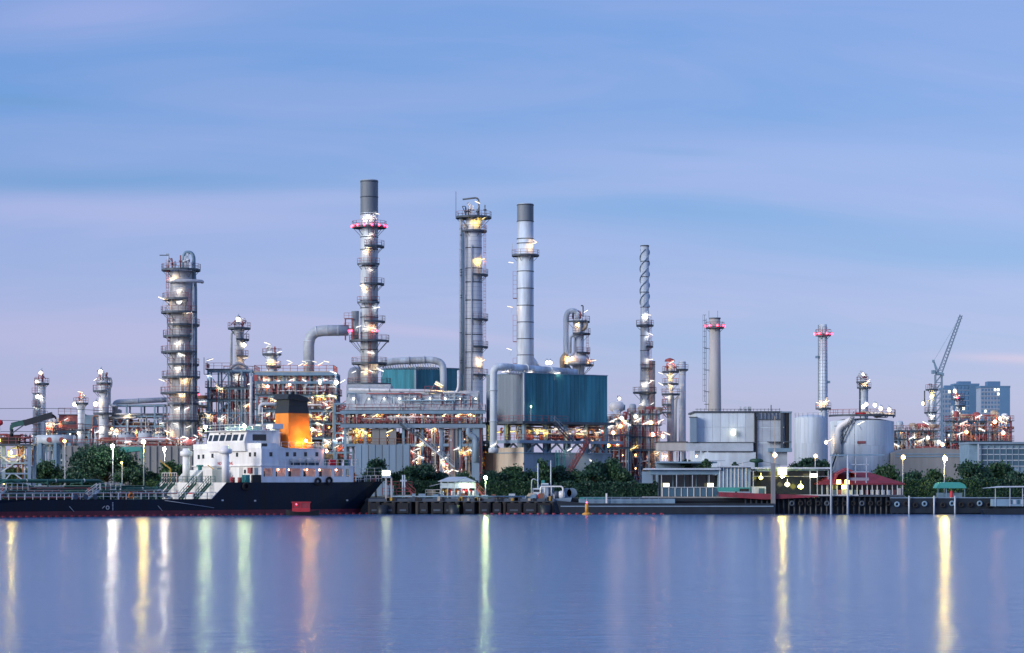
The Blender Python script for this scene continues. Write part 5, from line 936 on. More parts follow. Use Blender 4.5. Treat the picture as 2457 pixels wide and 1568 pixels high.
def on_side(px, py, wpx, hpx, m, name, y=.0, t=.06):
    x = sxl(px, y); z = sz(py, x, y); k = (SY+x*ST+y*CT)/F; hw = wpx*k/2/CT; hh = hpx*k/2; mb = MB(); mb.box(x-hw, x+hw, y-t, y+.01, z-hh, z+hh); return P(name, mb, m)
for i, y in enumerate((5.0, 6.9, 8.8, 10.7, 12.6, 14.2)):        # wheelhouse panes follow the raked front
    hw = .72 if 0 < i < 5 else .45; mb = MB(); mb.add([(-.60, y-hw, 11.95), (-.60, y+hw, 11.95), (-.27, y+hw, 12.95), (-.27, y-hw, 12.95), (-.48, y-hw, 11.95), (-.48, y+hw, 11.95), (-.15, y+hw, 12.95), (-.15, y-hw, 12.95)], [(0,1,2,3),(7,6,5,4),(0,4,5,1),(1,5,6,2),(2,6,7,3),(3,7,4,0)]); P('bridge_window', mb, 'glass')
for px in (527, 540, 555): on_front(px, 1041, 3, 3, 'glass', 'porthole', -.2)
mb = MB(); mb.box(1.0, 3.6, wy0-.05, wy0+.01, 11.95, 12.95); P('bridge_window', mb, 'glass')
for px, py in ((477, 1097), (488, 1096), (510, 1094), (569, 1091.5), (600, 1091), (612, 1090.5)): on_front(px, py, 5.2, 10, 'glass', 'window')
for px, yy in ((650, .0), (689, .9), (707, .9), (733, .9), (760, .9)): on_side(px, 1090.5, 6, 10, 'glass', 'window', yy)
on_side(633, 1068, 14, 7, 'glass', 'window', .82); on_front(588, 1132, 5, 9, 'glass', 'window'); on_front(615, 1134, 9, 22, 'bluegrey_clad', 'door'); on_front(602, 1129.5, 9, 14, 'red_paint', 'hose_cabinet', -.02, .35); on_front(578, 1134, 8, 24, 'concrete_pale', 'door'); on_front(531, 1132, 4, 9, 'red_paint', 'hose_cabinet'); on_front(525, 1137, 8, 26, 'bluegrey_clad', 'door')
text('NO SMOKING', .72, 'ink_red', ship, facing(-.04, 12.7, 8.05, 0, -1)); text('SAFETY FIRST', .62, 'ink_dark', ship, facing(-.04, 12.6, 7.2, 0, -1));
for zz_, a_, b_ in ((4.45, 11.6, 9.8), (4.05, 11.2, 10.2), (3.35, 11.4, 9.6)): mb = MB(); mb.box(-6.66, -6.625, b_, a_, zz_, zz_+.2); P('painted_notice', mb, 'ink_red')
# mast house and gear behind the wheelhouse
mb = MB(); mb.box(4.9, 8.6, 7.2, 12.5, 10.73, 13.3); P('mast_house', mb, 'white_paint'); mb = MB(); mb.box(3.9, 8.8, 6.9, 12.8, 13.303, 13.42); P('mast_house_roof', mb, 'white_paint')
bulb_lamp(ship, (4.55, 9.6, 12.9), 'lamp_pink', .8)
for y in (8.0, 10.8): mb = MB(); mb.box(4.84, 4.9, y-.3, y+.3, 11.5, 12.3); P('window', mb, 'glass')
mb = MB(); mb.box(1.0, 4.2, 6.0, 12.2, 13.63, 14.3); P('deck_locker', mb, 'bluegrey_clad'); mb = MB(); mb.rail([(-.7, 3.7, 13.62), (-.7, 15.3, 13.62)], .95, 1.4, .06); mb.rail([(-.7, 3.7, 13.62), (5.2, 3.7, 13.62)], .95, 1.4, .06); P('railing', mb, 'sign_white')
mb = MB(); mb.cyl((6.6, 9.5, 13.42), (6.6, 9.5, 14.5), .6, .5, 10); mb.box(5.8, 7.4, 8.7, 10.3, 14.5, 14.75); mb.cyl((6.6, 9.5, 14.75), (6.6, 9.5, 17.6), .1, .06, 8); mb.beam((6.6, 8.3, 16.6), (6.6, 10.7, 16.6), .09); P('radar_mast', mb, 'white_paint')
for y in (15.4, 3.9):
    mb = MB(); mb.beam((-.5, y, 13.6), (-.5, y, 14.2), .09); P('lamp_pole', mb, 'galv'); bulb_lamp(ship, (-.7, y, 14.25), 'lamp_green', 1.0)
ix = sxl(659, 4.4); mb = MB(); mb.cyl((ix, 4.4, 10.7), (ix, 4.4, 13.9), .8, .8, 16); mb.box(ix-1.0, ix+1.0, 3.4, 5.4, 13.9, 14.7); P('intake_trunk', mb, 'white_paint')
# funnel
def fbox(x0, x1, y0, y1, z0, X0, X1, Y0, Y1, z1, n=6):      # gently waisted tapered box
    mb = MB(); vs = []
    for i in range(n+1):
        t = i/n; q = t; c = -.10*math.sin(PI*t); vs += [(x0+(X0-x0)*q-c, y0+(Y0-y0)*q-c, z0+(z1-z0)*t), (x1+(X1-x1)*q+c, y0+(Y0-y0)*q-c, z0+(z1-z0)*t), (x1+(X1-x1)*q+c, y1+(Y1-y1)*q+c, z0+(z1-z0)*t), (x0+(X0-x0)*q-c, y1+(Y1-y1)*q+c, z0+(z1-z0)*t)]
    fs = [(i*4+j, i*4+(j+1)%4, i*4+4+(j+1)%4, i*4+4+j) for i in range(n) for j in range(4)]+[(3,2,1,0), (n*4, n*4+1, n*4+2, n*4+3)]
    return mb.add(vs, fs)
P('funnel_casing', fbox(9.3, 14.3, 6, 10.5, 10.7, 9.6, 13.7, 6.3, 10.2, 16.6), 'funnel_orange', label='orange lower funnel casing'); P('funnel_top', fbox(9.55, 13.75, 6.25, 10.25, 16.604, 9.8, 13.5, 6.4, 10.1, 18.9, 2), 'funnel_black', label='black funnel top')
mb = MB(); mb.prism([(9.3, 18.9), (13.9, 18.5), (13.4, 19.2), (11.5, 19.7), (9.6, 19.7)], 6.2, 10.3); P('funnel_cowl', mb, 'funnel_black')
for x in (10.6, 11.8): mb = MB(); mb.cyl((x, 8.2, 19), (x, 8.2, 20.3), .3, n=10); P('exhaust_pipe', mb, 'black')
bulb_lamp(ship, (12.1, 4.9, 12.0), 'funnel_lamp', .8); bulb_lamp(ship, (12.9, 4.2, 13.9), 'funnel_lamp', .8); bulb_lamp(ship, (13.2, .6, 10.3), 'lamp_pink', .9)
mb = MB(); mb.beam((13.0, 4.6, 10.7), (13.0, 4.6, 13.4), .08); P('lamp_pole', mb, 'galv')
mb = MB(); mb.rail([(4.5, .95, 10.72), (12.9, .95, 10.72), (12.9, 19, 10.72)], 1.0, 1.5, .06); P('railing', mb, 'sign_white'); mb = MB(); mb.rail([(3.3, 0, 7.95), (19.1, 0, 7.95), (19.1, 19.9, 7.95)], 1.0, 1.5, .06); P('railing', mb, 'sign_white')
for px in (706, 722, 742, 757):
    x = sxl(px, .5); mb = MB()
    for (a, q0), (b, q1) in zip(((-.75, .1), (-.65, .36), (.65, .36)), ((-.65, .36), (.65, .36), (.75, .1))): mb.cyl((x+a, .45, 8.75), (x+b, .45, 8.75), q0, q1, 12)
    P('life_raft', mb, 'sign_white'); mb = MB(); mb.box(x-.5, x+.5, .25, .65, 7.96, 8.4); P('raft_cradle', mb, 'steel_dark')
for i, px in enumerate((793, 801, 808, 815, 830, 838)): x = sxl(px, 1.5); mb = MB(); mb.cyl((x, 1.5, 7.96), (x, 1.5, 9.0), .32, n=10); P('gas_bottle', mb, ('cloth_red', 'cloth_red', 'yellow', 'black', 'deck_green', 'steel_blue')[i])
# stern deck
mb = MB(); mb.rail([(18.2, .2, 5.15), (24.3, .4, 5.35), (24.9, 3, 5.4), (24.9, 17, 5.4)], 1.0, 1.3, .06); P('railing', mb, 'sign_white'); mb = MB(); mb.rail([(18.2, .2, 6.3), (24.3, .4, 6.4)], 1.2, 1.5, .06); P('awning_frame', mb, 'sign_white')
for x in (19.2, 20.4, 21.3): mb = MB(); mb.cyl((x, 1.6, 5.13), (x, 1.6, 6.0), .35, n=10); mb.box(x-.5, x+.5, 1.2, 2.0, 5.13, 5.3); P('mooring_winch', mb, 'black')
for x in (22.6, 23.4): mb = MB(); mb.cyl((x, 1.1, 5.13), (x, 1.1, 5.9), .2, n=8); P('bollard', mb, 'red_paint')
for px, yy in ((590, 1168), (763, 1156), (790, 1154)):
    x = sxl(px, -.2); z = sz(yy, x, 0); mb = MB(); R_, r_ = .5, .2; vs = []
    for i in range(14):
        for j in range(7): a, b = 2*PI*i/14, 2*PI*j/7; vs.append((x+(R_+r_*math.cos(b))*math.cos(a), -.2+r_*math.sin(b), z+(R_+r_*math.cos(b))*math.sin(a)))
    mb.add(vs, [(i*7+j, i*7+(j+1)%7, ((i+1)%14)*7+(j+1)%7, ((i+1)%14)*7+j) for i in range(14) for j in range(7)], True); mb.beam((x, -.15, z+.5), (x, .0, 5.6), .05); P('tyre_fender', mb, 'rubber')
x = sxl(616, .1); mb = MB(); mb.box(x-.8, x+.8, .05, .5, 5.13, 6.4); P('fairlead', mb, 'black')
for px, py in ((534, 1201), (612, 1202), (833, 1201), (405, 1196)): x = sxl(px, -.0); mb = MB(); mb.box(x-.18, x+.18, -.03, .01, sz(py, x, 0)-.12, sz(py, x, 0)+.12); P('hull_mark', mb, 'sign_white')
for k in range(6): x = sxl(270, 0); mb = MB(); mb.box(x-.05, x+.12, -.03, .01, .95+k*.22, 1.05+k*.22); P('draught_mark', mb, 'sign_white')
x = sxl(258, 0); P('load_line_ring', torus((x, -.03, 1.35), .26, .05), 'sign_white'); mb = MB(); mb.beam((x-.9, -.03, 1.25), (x-.5, -.03, 1.6), .06); P('hull_mark', mb, 'sign_white')
# forward of the house
for px, x, top, cap in ((447, -5.6, 1082, 1.25), (541, -5.6, 1076, 1.35)):
    y = sy(px, x); z = sz(top, x, y); mb = MB(); mb.lathe([(.62, 5.13), (.6, z-.8)], 16, x, y); mb.lathe([(.75, z-.9), (cap*.8, z-.8), (cap*.8, z-.15), (cap*.5, z+.0), (cap*.45, z+.35), (.1, z+.4)], 16, x, y); P('deck_vent', mb, 'white_paint')
mb = MB(); mb.prism([(-5.5, 5.13), (-2.0, 5.13), (-2.0, 7.2), (-3.2, 7.2)], 12.0, 17.5); P('companionway', mb, 'white_paint'); mb = MB(); mb.cyl((-2.6, 14, 7.2), (-2.6, 14, 8.0), .35, n=10); mb.cyl((-2.6, 14, 7.8), (-2.6, 14, 8.05), .6, n=10); P('mushroom_vent', mb, 'roof_teal')
mb = MB(); mb.box(-3.6, -1.4, 8.8, 11.5, 5.13, 7.3); P('deck_locker', mb, 'white_paint')
for y in (4.0, 8.4, 14.8, 17.0):
    o = stairs(ship, -9.6, 2.5, -6.9, 5.1, y, .8, 'deck_green', 'pipe_green')
mb = MB(); mb.rail([(-6.5, 19.8, 5.15), (-6.5, 3.5, 5.15)], 1.05, 1.4, .06); P('railing', mb, 'pipe_green'); mb = MB(); mb.rail([(-6.4, 19.5, 5.15), (-6.4, 15, 5.15)], 1.6, .8, .08); P('bottle_rack', mb, 'sign_white')
for i in range(5): mb = MB(); mb.cyl((-6.0, 19.2-i*.9, 5.15), (-6.0, 19.2-i*.9, 6.4), .25, n=8); P('gas_bottle', mb, ('red_paint', 'steel_dark')[i % 2])
mb = MB(); mb.beam((-6.2, 17.2, 5.1), (-6.2, 17.2, 7.4), .2); mb.beam((-6.2, 17.2, 7.4), (-7.4, 18.6, 8.8), .18); P('davit', mb, 'yellow'); mb = MB(); mb.beam((-2.3, 9.6, 5.1), (-2.3, 9.6, 7.0), .15); mb.beam((-2.3, 9.6, 7.0), (-3.3, 10.6, 8.0), .14); P('davit', mb, 'yellow')
for x, y in ((-3.2, 3.4), (-2.4, 2.6), (-3.8, 4.2)): mb = MB(); mb.cyl((x, y, 5.12), (x, y, 6.0), .35, n=10); P('mooring_winch', mb, 'red_paint')
mb = MB(); mb.box(-2.4, -1.6, .9, 2.0, 5.12, 6.4); P('deck_locker', mb, 'roof_teal')
# main deck rails and cargo piping
for a in range(-62, -9, 4): mb = MB(); mb.rail([(a, .25, 2.5), (a+(3.9 if a < -13 else 3.0), .25, 2.5)], 1.1, 1.3, .075); P('railing', mb, 'sign_white')
for a in range(-60, -12, 6): mb = MB(); mb.rail([(a, 5.5, 2.9), (a+5.9, 5.5, 2.9)], 1.1, 1.5, .07); P('railing', mb, 'sign_white')
for i, (y, z, r) in enumerate(((9, 5.45, .24), (10, 5.3, .2), (8.2, 4.2, .18), (11, 4.4, .2), (7.5, 3.3, .22), (12, 3.3, .22))): pipe(ship, [(-62, y, z), (-24 if i < 2 else -14, y, z), (-22 if i < 2 else -12, y, 2.6)], r, 'pipe_green', .6, 8, 'cargo_pipe', 5)
for x in range(-58, -22, 6):
    mb = MB()
    for y in (7.8, 11.2): mb.beam((x, y, 2.5), (x, y, 5.6), .18)
    mb.beam((x, 7.8, 5.1), (x, 11.2, 5.1), .18); P('pipe_support', mb, 'pipe_green')
clutter(ship, -60, -13, 4, 16, 2.6, 4.6, 80, 401, ('pipe_green', 'pipe_green', 'sign_white', 'red_paint', 'galv', 'deck_green'), .06, .16, .3); vessels(ship, -58, -14, 8, 2.5, 11, 402, ('deck_green', 'pipe_green', 'red_paint'), .4, .7, 1.6)
for x in (-46, -30): stairs(ship, x, 2.5, x+2.4, 4.0, 3.2, .9, 'galv', 'sign_white'); mb = MB(); mb.box(x+2.4, x+6, 3.0, 4.4, 3.85, 4.0); d = P('step_over', mb, 'deck_green'); mb = MB(); mb.rail([(x+2.4, 3.0, 4.0), (x+6, 3.0, 4.0)], 1.05, 1.0, .06); part('railing', mb, 'sign_white', d)
for k, x in enumerate((-33.5, -31.8, -30.2)): mb = MB(); mb.cyl((x, .9, 3.0), (x, .2, 3.0), .3, n=12); mb.cyl((x, .3, 3.0), (x, .1, 3.0), .42, n=12); P('manifold_flange', mb, 'steel_dark')
x = sxl(314, .2); mb = MB(); vs = []
for i in range(16):
    for j in range(6): a, b = 2*PI*i/16, 2*PI*j/6; vs.append((x+(.38+.13*math.cos(b))*math.cos(a), .12+.1*math.sin(b), 3.15+(.38+.13*math.cos(b))*math.sin(a)))
mb.add(vs, [(i*6+j, i*6+(j+1)%6, ((i+1)%16)*6+(j+1)%6, ((i+1)%16)*6+j) for i in range(16) for j in range(6)], True); P('lifebuoy', mb, 'orange')
pipe(ship, [(-44, 6, 2.6), (-44, 6, 4.6), (-41.5, 6, 5.6), (-37, 6, 4.2)], .22, 'deck_green', .8, 8, 'hose_crane'); pipe(ship, [(-25, 7, 2.6), (-25, 7, 4.4), (-21.5, 7, 3.2)], .25, 'pipe_green', .4, 8, 'hose_crane')
mb = MB(); mb.beam((-52, 5, 2.5), (-52, 5, 4.9), .1); P('lamp_pole', mb, 'galv'); bulb_lamp(ship, (-52, 5, 5.0), 'lamp_yellow', .5)
for x in (-20, -35.5): mb = MB(); mb.cyl((x, .2, 2.5), (x+1.5, -.1, .8), .05, n=6); P('mooring_line', mb, 'sign_white')
mb = MB(); mb.cyl((-18, -.02, 2.4), (-9, -.06, 1.2), .04, n=6); P('mooring_line', mb, 'galv')
# people aboard
person('person in dark clothes standing at the tanker rail near the green ladders', W(sxl(398, 1.2), 1.2, 2.5), 2.5); person('person in dark clothes crouching on the tanker deck below the white vents', W(sxl(466, 2.0), 2.0, 2.5), 1.0, 'crouch')
person('person in an orange vest bending at the tanker stern opening', W(sxl(833, .9), .9, 5.13), 1.2, 'crouch', 'cloth_orange'); person('person in an orange vest standing on the stern deck by the winches', W(sxl(851, 1.2), 1.2, 5.13), 2.0, 'reach', 'cloth_orange', 'cloth_orange'); person('person in red overalls by the right-hand white deck vent', W(-5.2, .8, 5.12), 2.4, 'crouch', 'cloth_red', 'cloth_red')
# floating booms
def m_float(): mb = MB(); mb.cyl((-.28, 0, .08), (.28, 0, .08), .16, n=8); return mb
boom = thing('floating_boom', 'red float boom lying on the water along the tanker', 'boom', (SX, SY, 0), TH)
for i in range(62): part('boom_float', shared('boom_float', m_float, 'boom_red'), None, boom, None, (-57+i*1.3, -1.5+.25*math.sin(i*.5), 0), (0, 0, .15*math.sin(i)))
mb = MB(); mb.path([(-58+i*2.7, -1.5+.25*math.sin(i), .05) for i in range(31)], .05, 5); part('boom_skirt', mb, 'black', boom)
# small red-cabined boat
sk = thing('small_boat', 'small dark boat with a red cabin passing the tanker hull', 'boat', (ax(726, 380), 380, 0))
mb = MB(); n = 9; vs = []
for i in range(n):
    t = i/(n-1); x = -2.6+5.2*t; w_ = .75*math.sin(PI*min(1, .12+t*.86))**.6; zt2 = .55+.35*(2*t-1)**2; vs += [(x, -w_, zt2), (x, w_, zt2), (x, -w_*.5, -.2), (x, w_*.5, -.2)]
mb.add(vs, [f for i in range(n-1) for b in [i*4] for f in ((b, b+4, b+6, b+2), (b+1, b+3, b+7, b+5), (b, b+1, b+5, b+4), (b+2, b+6, b+7, b+3))]+[(0, 2, 3, 1), ((n-1)*4, (n-1)*4+1, (n-1)*4+3, (n-1)*4+2)]); part('hull', mb, 'black', sk)
mb = MB(); mb.box(-1.6, 1.2, -.55, .55, .6, 1.15); mb.box(-1.7, 1.3, -.6, .6, 2.0, 2.15); part('cabin', mb, 'cloth_red', sk)
for x in (-1.5, -.2, 1.1):
    for y in (-.5, .5): mb = MB(); mb.box(x-.06, x+.06, y-.06, y+.06, 1.15, 2.0); part('post', mb, 'cloth_red', sk)
mb = MB(); mb.box(-1.45, 1.05, -.5, -.46, 1.17, 1.98); part('side_curtain', mb, 'roof_red', sk)
bulb_lamp(sk, (-.9, -.75, 1.75), 'lamp_red', .35)
# ---------------------------------------------------------------- trees and hedges
def leaf_cloud(mb, centre, rad, n, size, rg, flat=1.0):
    for i in range(n):
        p = Vector(centre)+Vector((rg.gauss(0, rad*.52), rg.gauss(0, rad*.52), rg.gauss(0, rad*.52*flat))); s = size*rg.uniform(.55, 1.35)
        q = Quaternion((rg.uniform(-1, 1), rg.uniform(-1, 1), rg.uniform(-1, 1), rg.uniform(-1, 1))).normalized(); a = q @ Vector((s, 0, 0)); b = q @ Vector((0, s*.6, 0))
        mb.add([p-a, p+b, p+a, p-b], [(0, 1, 2, 3)])
def tree(label, px, top, hw, Y, base=GZ, leaf='leaf_dark', seed=1, umbrella=False, group='trees along the bank', name='broadleaf_tree', dens=1.0, low=.36):
    rg = random.Random(seed*13+5); t = thing(name, label, 'tree', (ax(px, Y), Y, base), 0, group); H = az(top, Y)-base; Rw = hw*Y/F
    tr = MB(); tr.path([(0, 0, 0), (rg.uniform(-.2, .2), 0, H*.2), (rg.uniform(-.4, .4), rg.uniform(-.3, .3), H*.45)], max(.14, H*.026), 7, .5)
    cr = MB(); nc = int(14+Rw*H*.24*(1.5 if umbrella else 1)); size = .27
    for i in range(nc):
        a = rg.uniform(0, 2*PI); q = rg.random()**.5; x = math.cos(a)*q*Rw*.80; y = math.sin(a)*q*min(Rw, 4)*.84
        e = math.sqrt(max(0, 1-q*q*.9)); lo = H*(.44 if umbrella else low); zc = lo+(H*.93-lo)*(e*rg.uniform(.72, 1.0) if rg.random() < .62 else e*rg.uniform(.05, .7))
        r = min(Rw, H*.6)*rg.uniform(.24, .46)*(.85 if umbrella else 1); zc = min(zc, H-r*.75)
        tr.path([(x*.12, y*.1, H*(.3 if umbrella else .22)), (x*.55, y*.5, (H*.3+zc)/2), (x, y, zc)], max(.04, H*.009), 5)
        leaf_cloud(cr, (x, y, zc), r, int(230*r*dens*(.6+r*.5)), size, rg, .72)
    part('trunk', tr, 'bark', t); part('crown', cr, leaf, t, fix=False); return t
tree('wide umbrella-shaped rain tree, largest behind the tanker deck', 248, 1070, 90, 430, leaf='leaf_dark', seed=1, umbrella=True, dens=1.2); tree('bushy tree in front of the umbrella tree, left side', 187, 1120, 34, 423, seed=2); tree('round leafy tree at the foot of the jetty gantry', 112, 1108, 40, 427, seed=3, leaf='leaf')
tree('small tree seen through the jetty gantry legs', 40, 1122, 44, 425, seed=4, leaf='leaf_light'); tree('bushy tree below the white street lamp, right of the umbrella tree trunk', 312, 1114, 34, 421, seed=5); tree('round tree just left of the tanker deck vents', 412, 1096, 34, 430, seed=6, leaf='leaf'); tree('low bushy tree between the yellow lamp pole and the tanker vents', 366, 1128, 26, 432, seed=7)
tree('small dark tree in front of the ribbed wall behind the tanker stern', 902, 1092, 27, 425, seed=8); tree('leafy tree left of the bright stern floodlight post', 968, 1118, 34, 428, seed=9, leaf='leaf'); tree('dense tree behind the walkway left of the jetty hut', 1012, 1112, 38, 430, seed=10); tree('low shrubby tree right behind the jetty hut roof', 1118, 1134, 26, 426, seed=11, leaf='leaf')
for i, (px, tp, hw, lab) in enumerate(((1188, 1124, 30, 'tree right of the green-white dock lamp'), (1228, 1116, 32, 'tree below the beige end wall'), (1268, 1124, 30, 'low tree at the foot of the beige wall corner'), (1306, 1102, 26, 'upright tree behind the workboat masts'), (1346, 1116, 30, 'tree right of the workboat masts'), (1386, 1128, 28, 'low tree under the slanted white lamp'), (1424, 1108, 32, 'tree left of the tall dark pair by the low building'), (1462, 1100, 38, 'tall dark tree at the right end of the low building'), (1055, 1134, 30, 'low tree left of the jetty hut roof'), (1488, 1118, 26, 'small tree at the right end of the trimmed hedge'))): tree(lab, px, tp, hw, 428+i % 3*2, seed=20+i, leaf=('leaf_dark', 'leaf')[i % 2])
for i, (px, tp, hw, Y, lab) in enumerate(((1930, 1088, 34, 440, 'dark tree right of the white building'), (1975, 1100, 30, 442, 'tree behind the pier roof under the ribbed stack'), (1645, 1090, 26, 455, 'small tree under the white building canopy'), (2120, 1112, 36, 440, 'tree behind the red roof, right end'), (2190, 1134, 38, 432, 'broad tree right of the red roof'), (2250, 1126, 30, 436, 'tree behind the teal stall canopy'), (2330, 1106, 40, 432, 'large dark tree right of the teal stall canopy'), (2396, 1112, 42, 436, 'dark tree below the blue glazed building'), (2446, 1132, 30, 430, 'tree at the right edge above the covered boat'), (1688, 1098, 20, 450, 'small tree on the terrace before the white building'), (1765, 1096, 12, 445, 'little potted tree above the striped blue wall'))): tree(lab, px, tp, hw, Y, seed=40+i, leaf=('leaf_dark', 'leaf')[i % 2], group='trees on the right bank')
def hedge(label, px0, px1, top, Y, seed, leaf='leaf', base=GZ):
    rg = random.Random(seed); t = thing('hedge', label, 'hedge', (ax((px0+px1)/2, Y), Y, base)); L_ = (px1-px0)*Y/F; H = az(top, Y)-base; mb = MB()
    n = int(L_*H*60)
    for i in range(n):
        face = rg.random(); x = rg.uniform(-L_/2, L_/2); wob = .18*math.sin(x*1.7)+.12*math.sin(x*4.1)
        p = Vector((x, -.7+rg.uniform(-.1, .1)+wob*.6, rg.uniform(.05, H))) if face < .62 else Vector((x, rg.uniform(-.7, .7), H+rg.uniform(-.12, .16)+wob))
        s = rg.uniform(.14, .28); q = Quaternion((rg.uniform(-1, 1), rg.uniform(-1, 1), rg.uniform(-1, 1), rg.uniform(-1, 1))).normalized(); a = q @ Vector((s, 0, 0)); b = q @ Vector((0, s*.6, 0)); mb.add([p-a, p+b, p+a, p-b], [(0, 1, 2, 3)])
    part('foliage', mb, leaf, t, fix=False); mb = MB(); mb.box(-L_/2, L_/2, -.5, .6, 0, H-.2); part('inner_twigs', mb, 'leaf_dark', t)
hedge('trimmed hedge left of the jetty hut', 945, 1050, 1158, 418, 1); hedge('trimmed hedge between the dock lamp and the workboat', 1150, 1290, 1157, 418, 2); hedge('long trimmed hedge right of the workboat', 1330, 1578, 1160, 418, 3, 'leaf_dark'); hedge('low hedge behind the tanker deck below the yellow lamp', 330, 470, 1158, 420, 4); hedge('low hedge behind the right-hand floating pier', 2160, 2470, 1152, 420, 5, 'leaf_dark')
# ---------------------------------------------------------------- lamp posts
def lamp_post(label, px, py, Y, m, base_py=None, r=1.0, group='street lamps along the bank', base=GZ, head='globe', z0=None):
    t = thing('street_lamp', label, 'street lamp', (ax(px, Y), Y, base), 0, group); H = az(py, Y)-base; mb = MB(); mb.lathe([(.11, 0), (.06, H-.1)], 8); mb.lathe([(.2, 0), (.2, .3)], 8); part('pole', mb, 'galv', t)
    mb = MB(); mb.beam((0, 0, H-.1), (.0, -.5, H+.32), .07); mb.box(-.16*r, .16*r, -.75, -.3, H+.3*r, H+.36*r); part('head', mb, 'galv', t)
    part('bulb', shared('bulb_'+m, m_bulb, m), None, t, None, (0, -.5, H)).scale = (r,)*3; return t
lamp_post('pale yellow lamp on a tall pole left of the umbrella tree', 156, 1059, 416, 'lamp_yellow', r=1.1); lamp_post('bright white lamp glaring above the umbrella tree', 271, 1071, 424, 'street_white', r=1.15); lamp_post('bright yellow lamp on a tall pole right of the umbrella tree', 345, 1061, 414, 'street_yellow', r=1.2); lamp_post('white lamp left of the tanker vents', 395, 1078, 436, 'street_white', r=1.0); lamp_post('small yellow lamp low in front of the umbrella tree', 293, 1111, 414, 'lamp_yellow', r=.7)
lamp_post('green-white lamp on a dock post right of the jetty hut', 1165, 1147, 399, 'lamp_green', r=1.0)
for px, py, lab, r in ((1956, 1095, 'yellow globe lamp behind the pier roof', 1.2), (2166, 1098, 'yellow globe lamp at the right end of the red roof', 1.4), (2266, 1101, 'large yellow globe lamp above the teal stall', 1.5)): lamp_post(lab, px, py, 412, 'street_yellow' if r == 1.5 else 'lamp_yellow', r=r, group='yellow globe lamps on the right bank')
# ---------------------------------------------------------------- left jetty gantry and crane
S = At('loading_gantry', 'tall blue steel loading gantry with braced legs at the left edge', 'gantry', 38, 399); D0 = S.z(1066)
for px in (2, 76):
    for y in (-1.8, 2.2): mb = MB(); mb.box(S.x(px)-.28, S.x(px)+.28, y-.28, y+.28, -3, D0-.3); S.part('leg', mb, 'bluegrey_clad')
mb = MB(); mb.box(S.x(-8), S.x(80), -2.4, 2.8, D0-.3, D0); d = S.part('deck', mb, 'steel_dark'); mb = MB(); mb.rail([(S.x(-8), -2.3, D0), (S.x(80), -2.3, D0), (S.x(80), 2.7, D0)], 1.1, 1.3, .06); part('railing', mb, 'rail_red', d)
for y_ in (1112, 1137): mb = MB(); mb.beam(S.p(2, y_, -1.8), S.p(76, y_, -1.8), .25); S.part('beam', mb, 'bluegrey_clad')
for a, b in (((2, 1137), (40, 1112)), ((40, 1112), (64, 1090)), ((8, 1165), (30, 1138)), ((8, 1095), (30, 1110)), ((40, 1137), (76, 1165))): mb = MB(); mb.beam(S.p(*a, -1.8), S.p(*b, -1.8), .2); S.part('brace', mb, 'galv')
for px in (46, 58, 62): mb = MB(); mb.cyl(S.p(px, 1190, -1), S.p(px, 1070, -1), .16, n=8); S.part('riser', mb, ('tan_insul', 'rust', 'pipe_grey')[px % 3])
clutter(S.o, S.x(0), S.x(78), -2, 2, D0-4.2, D0-.5, 16, 501, ('steel_blue', 'galv', 'rust'), .06, .14); clutter(S.o, S.x(-4), S.x(74), -1.5, 2, D0+.05, D0+1.7, 14, 502, ('red_paint', 'steel_dark', 'black'), .06, .16)
bulb_lamp(S.o, S.p(33, 1087, -2.2), 'street_yellow', .8); bulb_lamp(S.o, S.p(2, 1058, -2), 'lamp_yellow', 1.3); bulb_lamp(S.o, S.p(14, 1160, -2), 'lamp_yellow', .8)
G = At('knuckle_crane', 'dark folding crane reaching up to the right on the jetty gantry', 'crane', 28, 398.5, GZ+D0+.001)
mb = MB(); mb.box(S.x(4)-S.x(28), S.x(46)-S.x(28), -1, 1, 0, 1.1); G.part('base', mb, 'black'); mb = MB(); mb.lathe([(.34, 1.1), (.28, G.z(1030))], 10); G.part('mast', mb, 'funnel_black')
mb = MB(); mb.beam(G.p(27, 1032), G.p(29, 1020), .5); mb.beam(G.p(28, 1021), G.p(62, 1013), .6, .8); G.part('boom', mb, 'pipe_green'); mb = MB(); mb.beam(G.p(58, 1016), G.p(126, 996), .8, .95); mb.beam(G.p(70, 1010), G.p(122, 995), .3, .25); G.part('jib', mb, 'funnel_black'); mb = MB(); mb.beam(G.p(30, 1040, -.3), G.p(60, 1019, -.3), .18); G.part('hydraulic_ram', mb, 'steel_dark'); mb = MB(); mb.path([G.p(126, 996), G.p(133, 1001), G.p(134, 1006)], .16, 6, .3); G.part('hook', mb, 'black')
person('person in dark clothes standing on the gantry deck beside the folding crane', (ax(60, 398), 398.3, GZ+D0), 2.0, 'reach'); person('person in red standing by the gantry rail right of the crane', (ax(69, 398), 399, GZ+D0), 1.2, 'stand', 'cloth_red')
t = thing('marker_ball', 'red marker ball on a thin mast at the left edge', 'marker', (ax(2, 400), 399.5, GZ+D0)); mb = MB(); mb.beam((0, 0, 0), (0, 0, az(1016, 400)-GZ-D0), .06); part('mast', mb, 'galv', t); mb = MB(); mb.lathe([(.05, -.5), (.4, -.3), (.5, 0), (.4, .3), (.05, .5)], 12); part('ball', mb, 'ink_red', t, None, (0, 0, az(1015, 400)-GZ-D0))
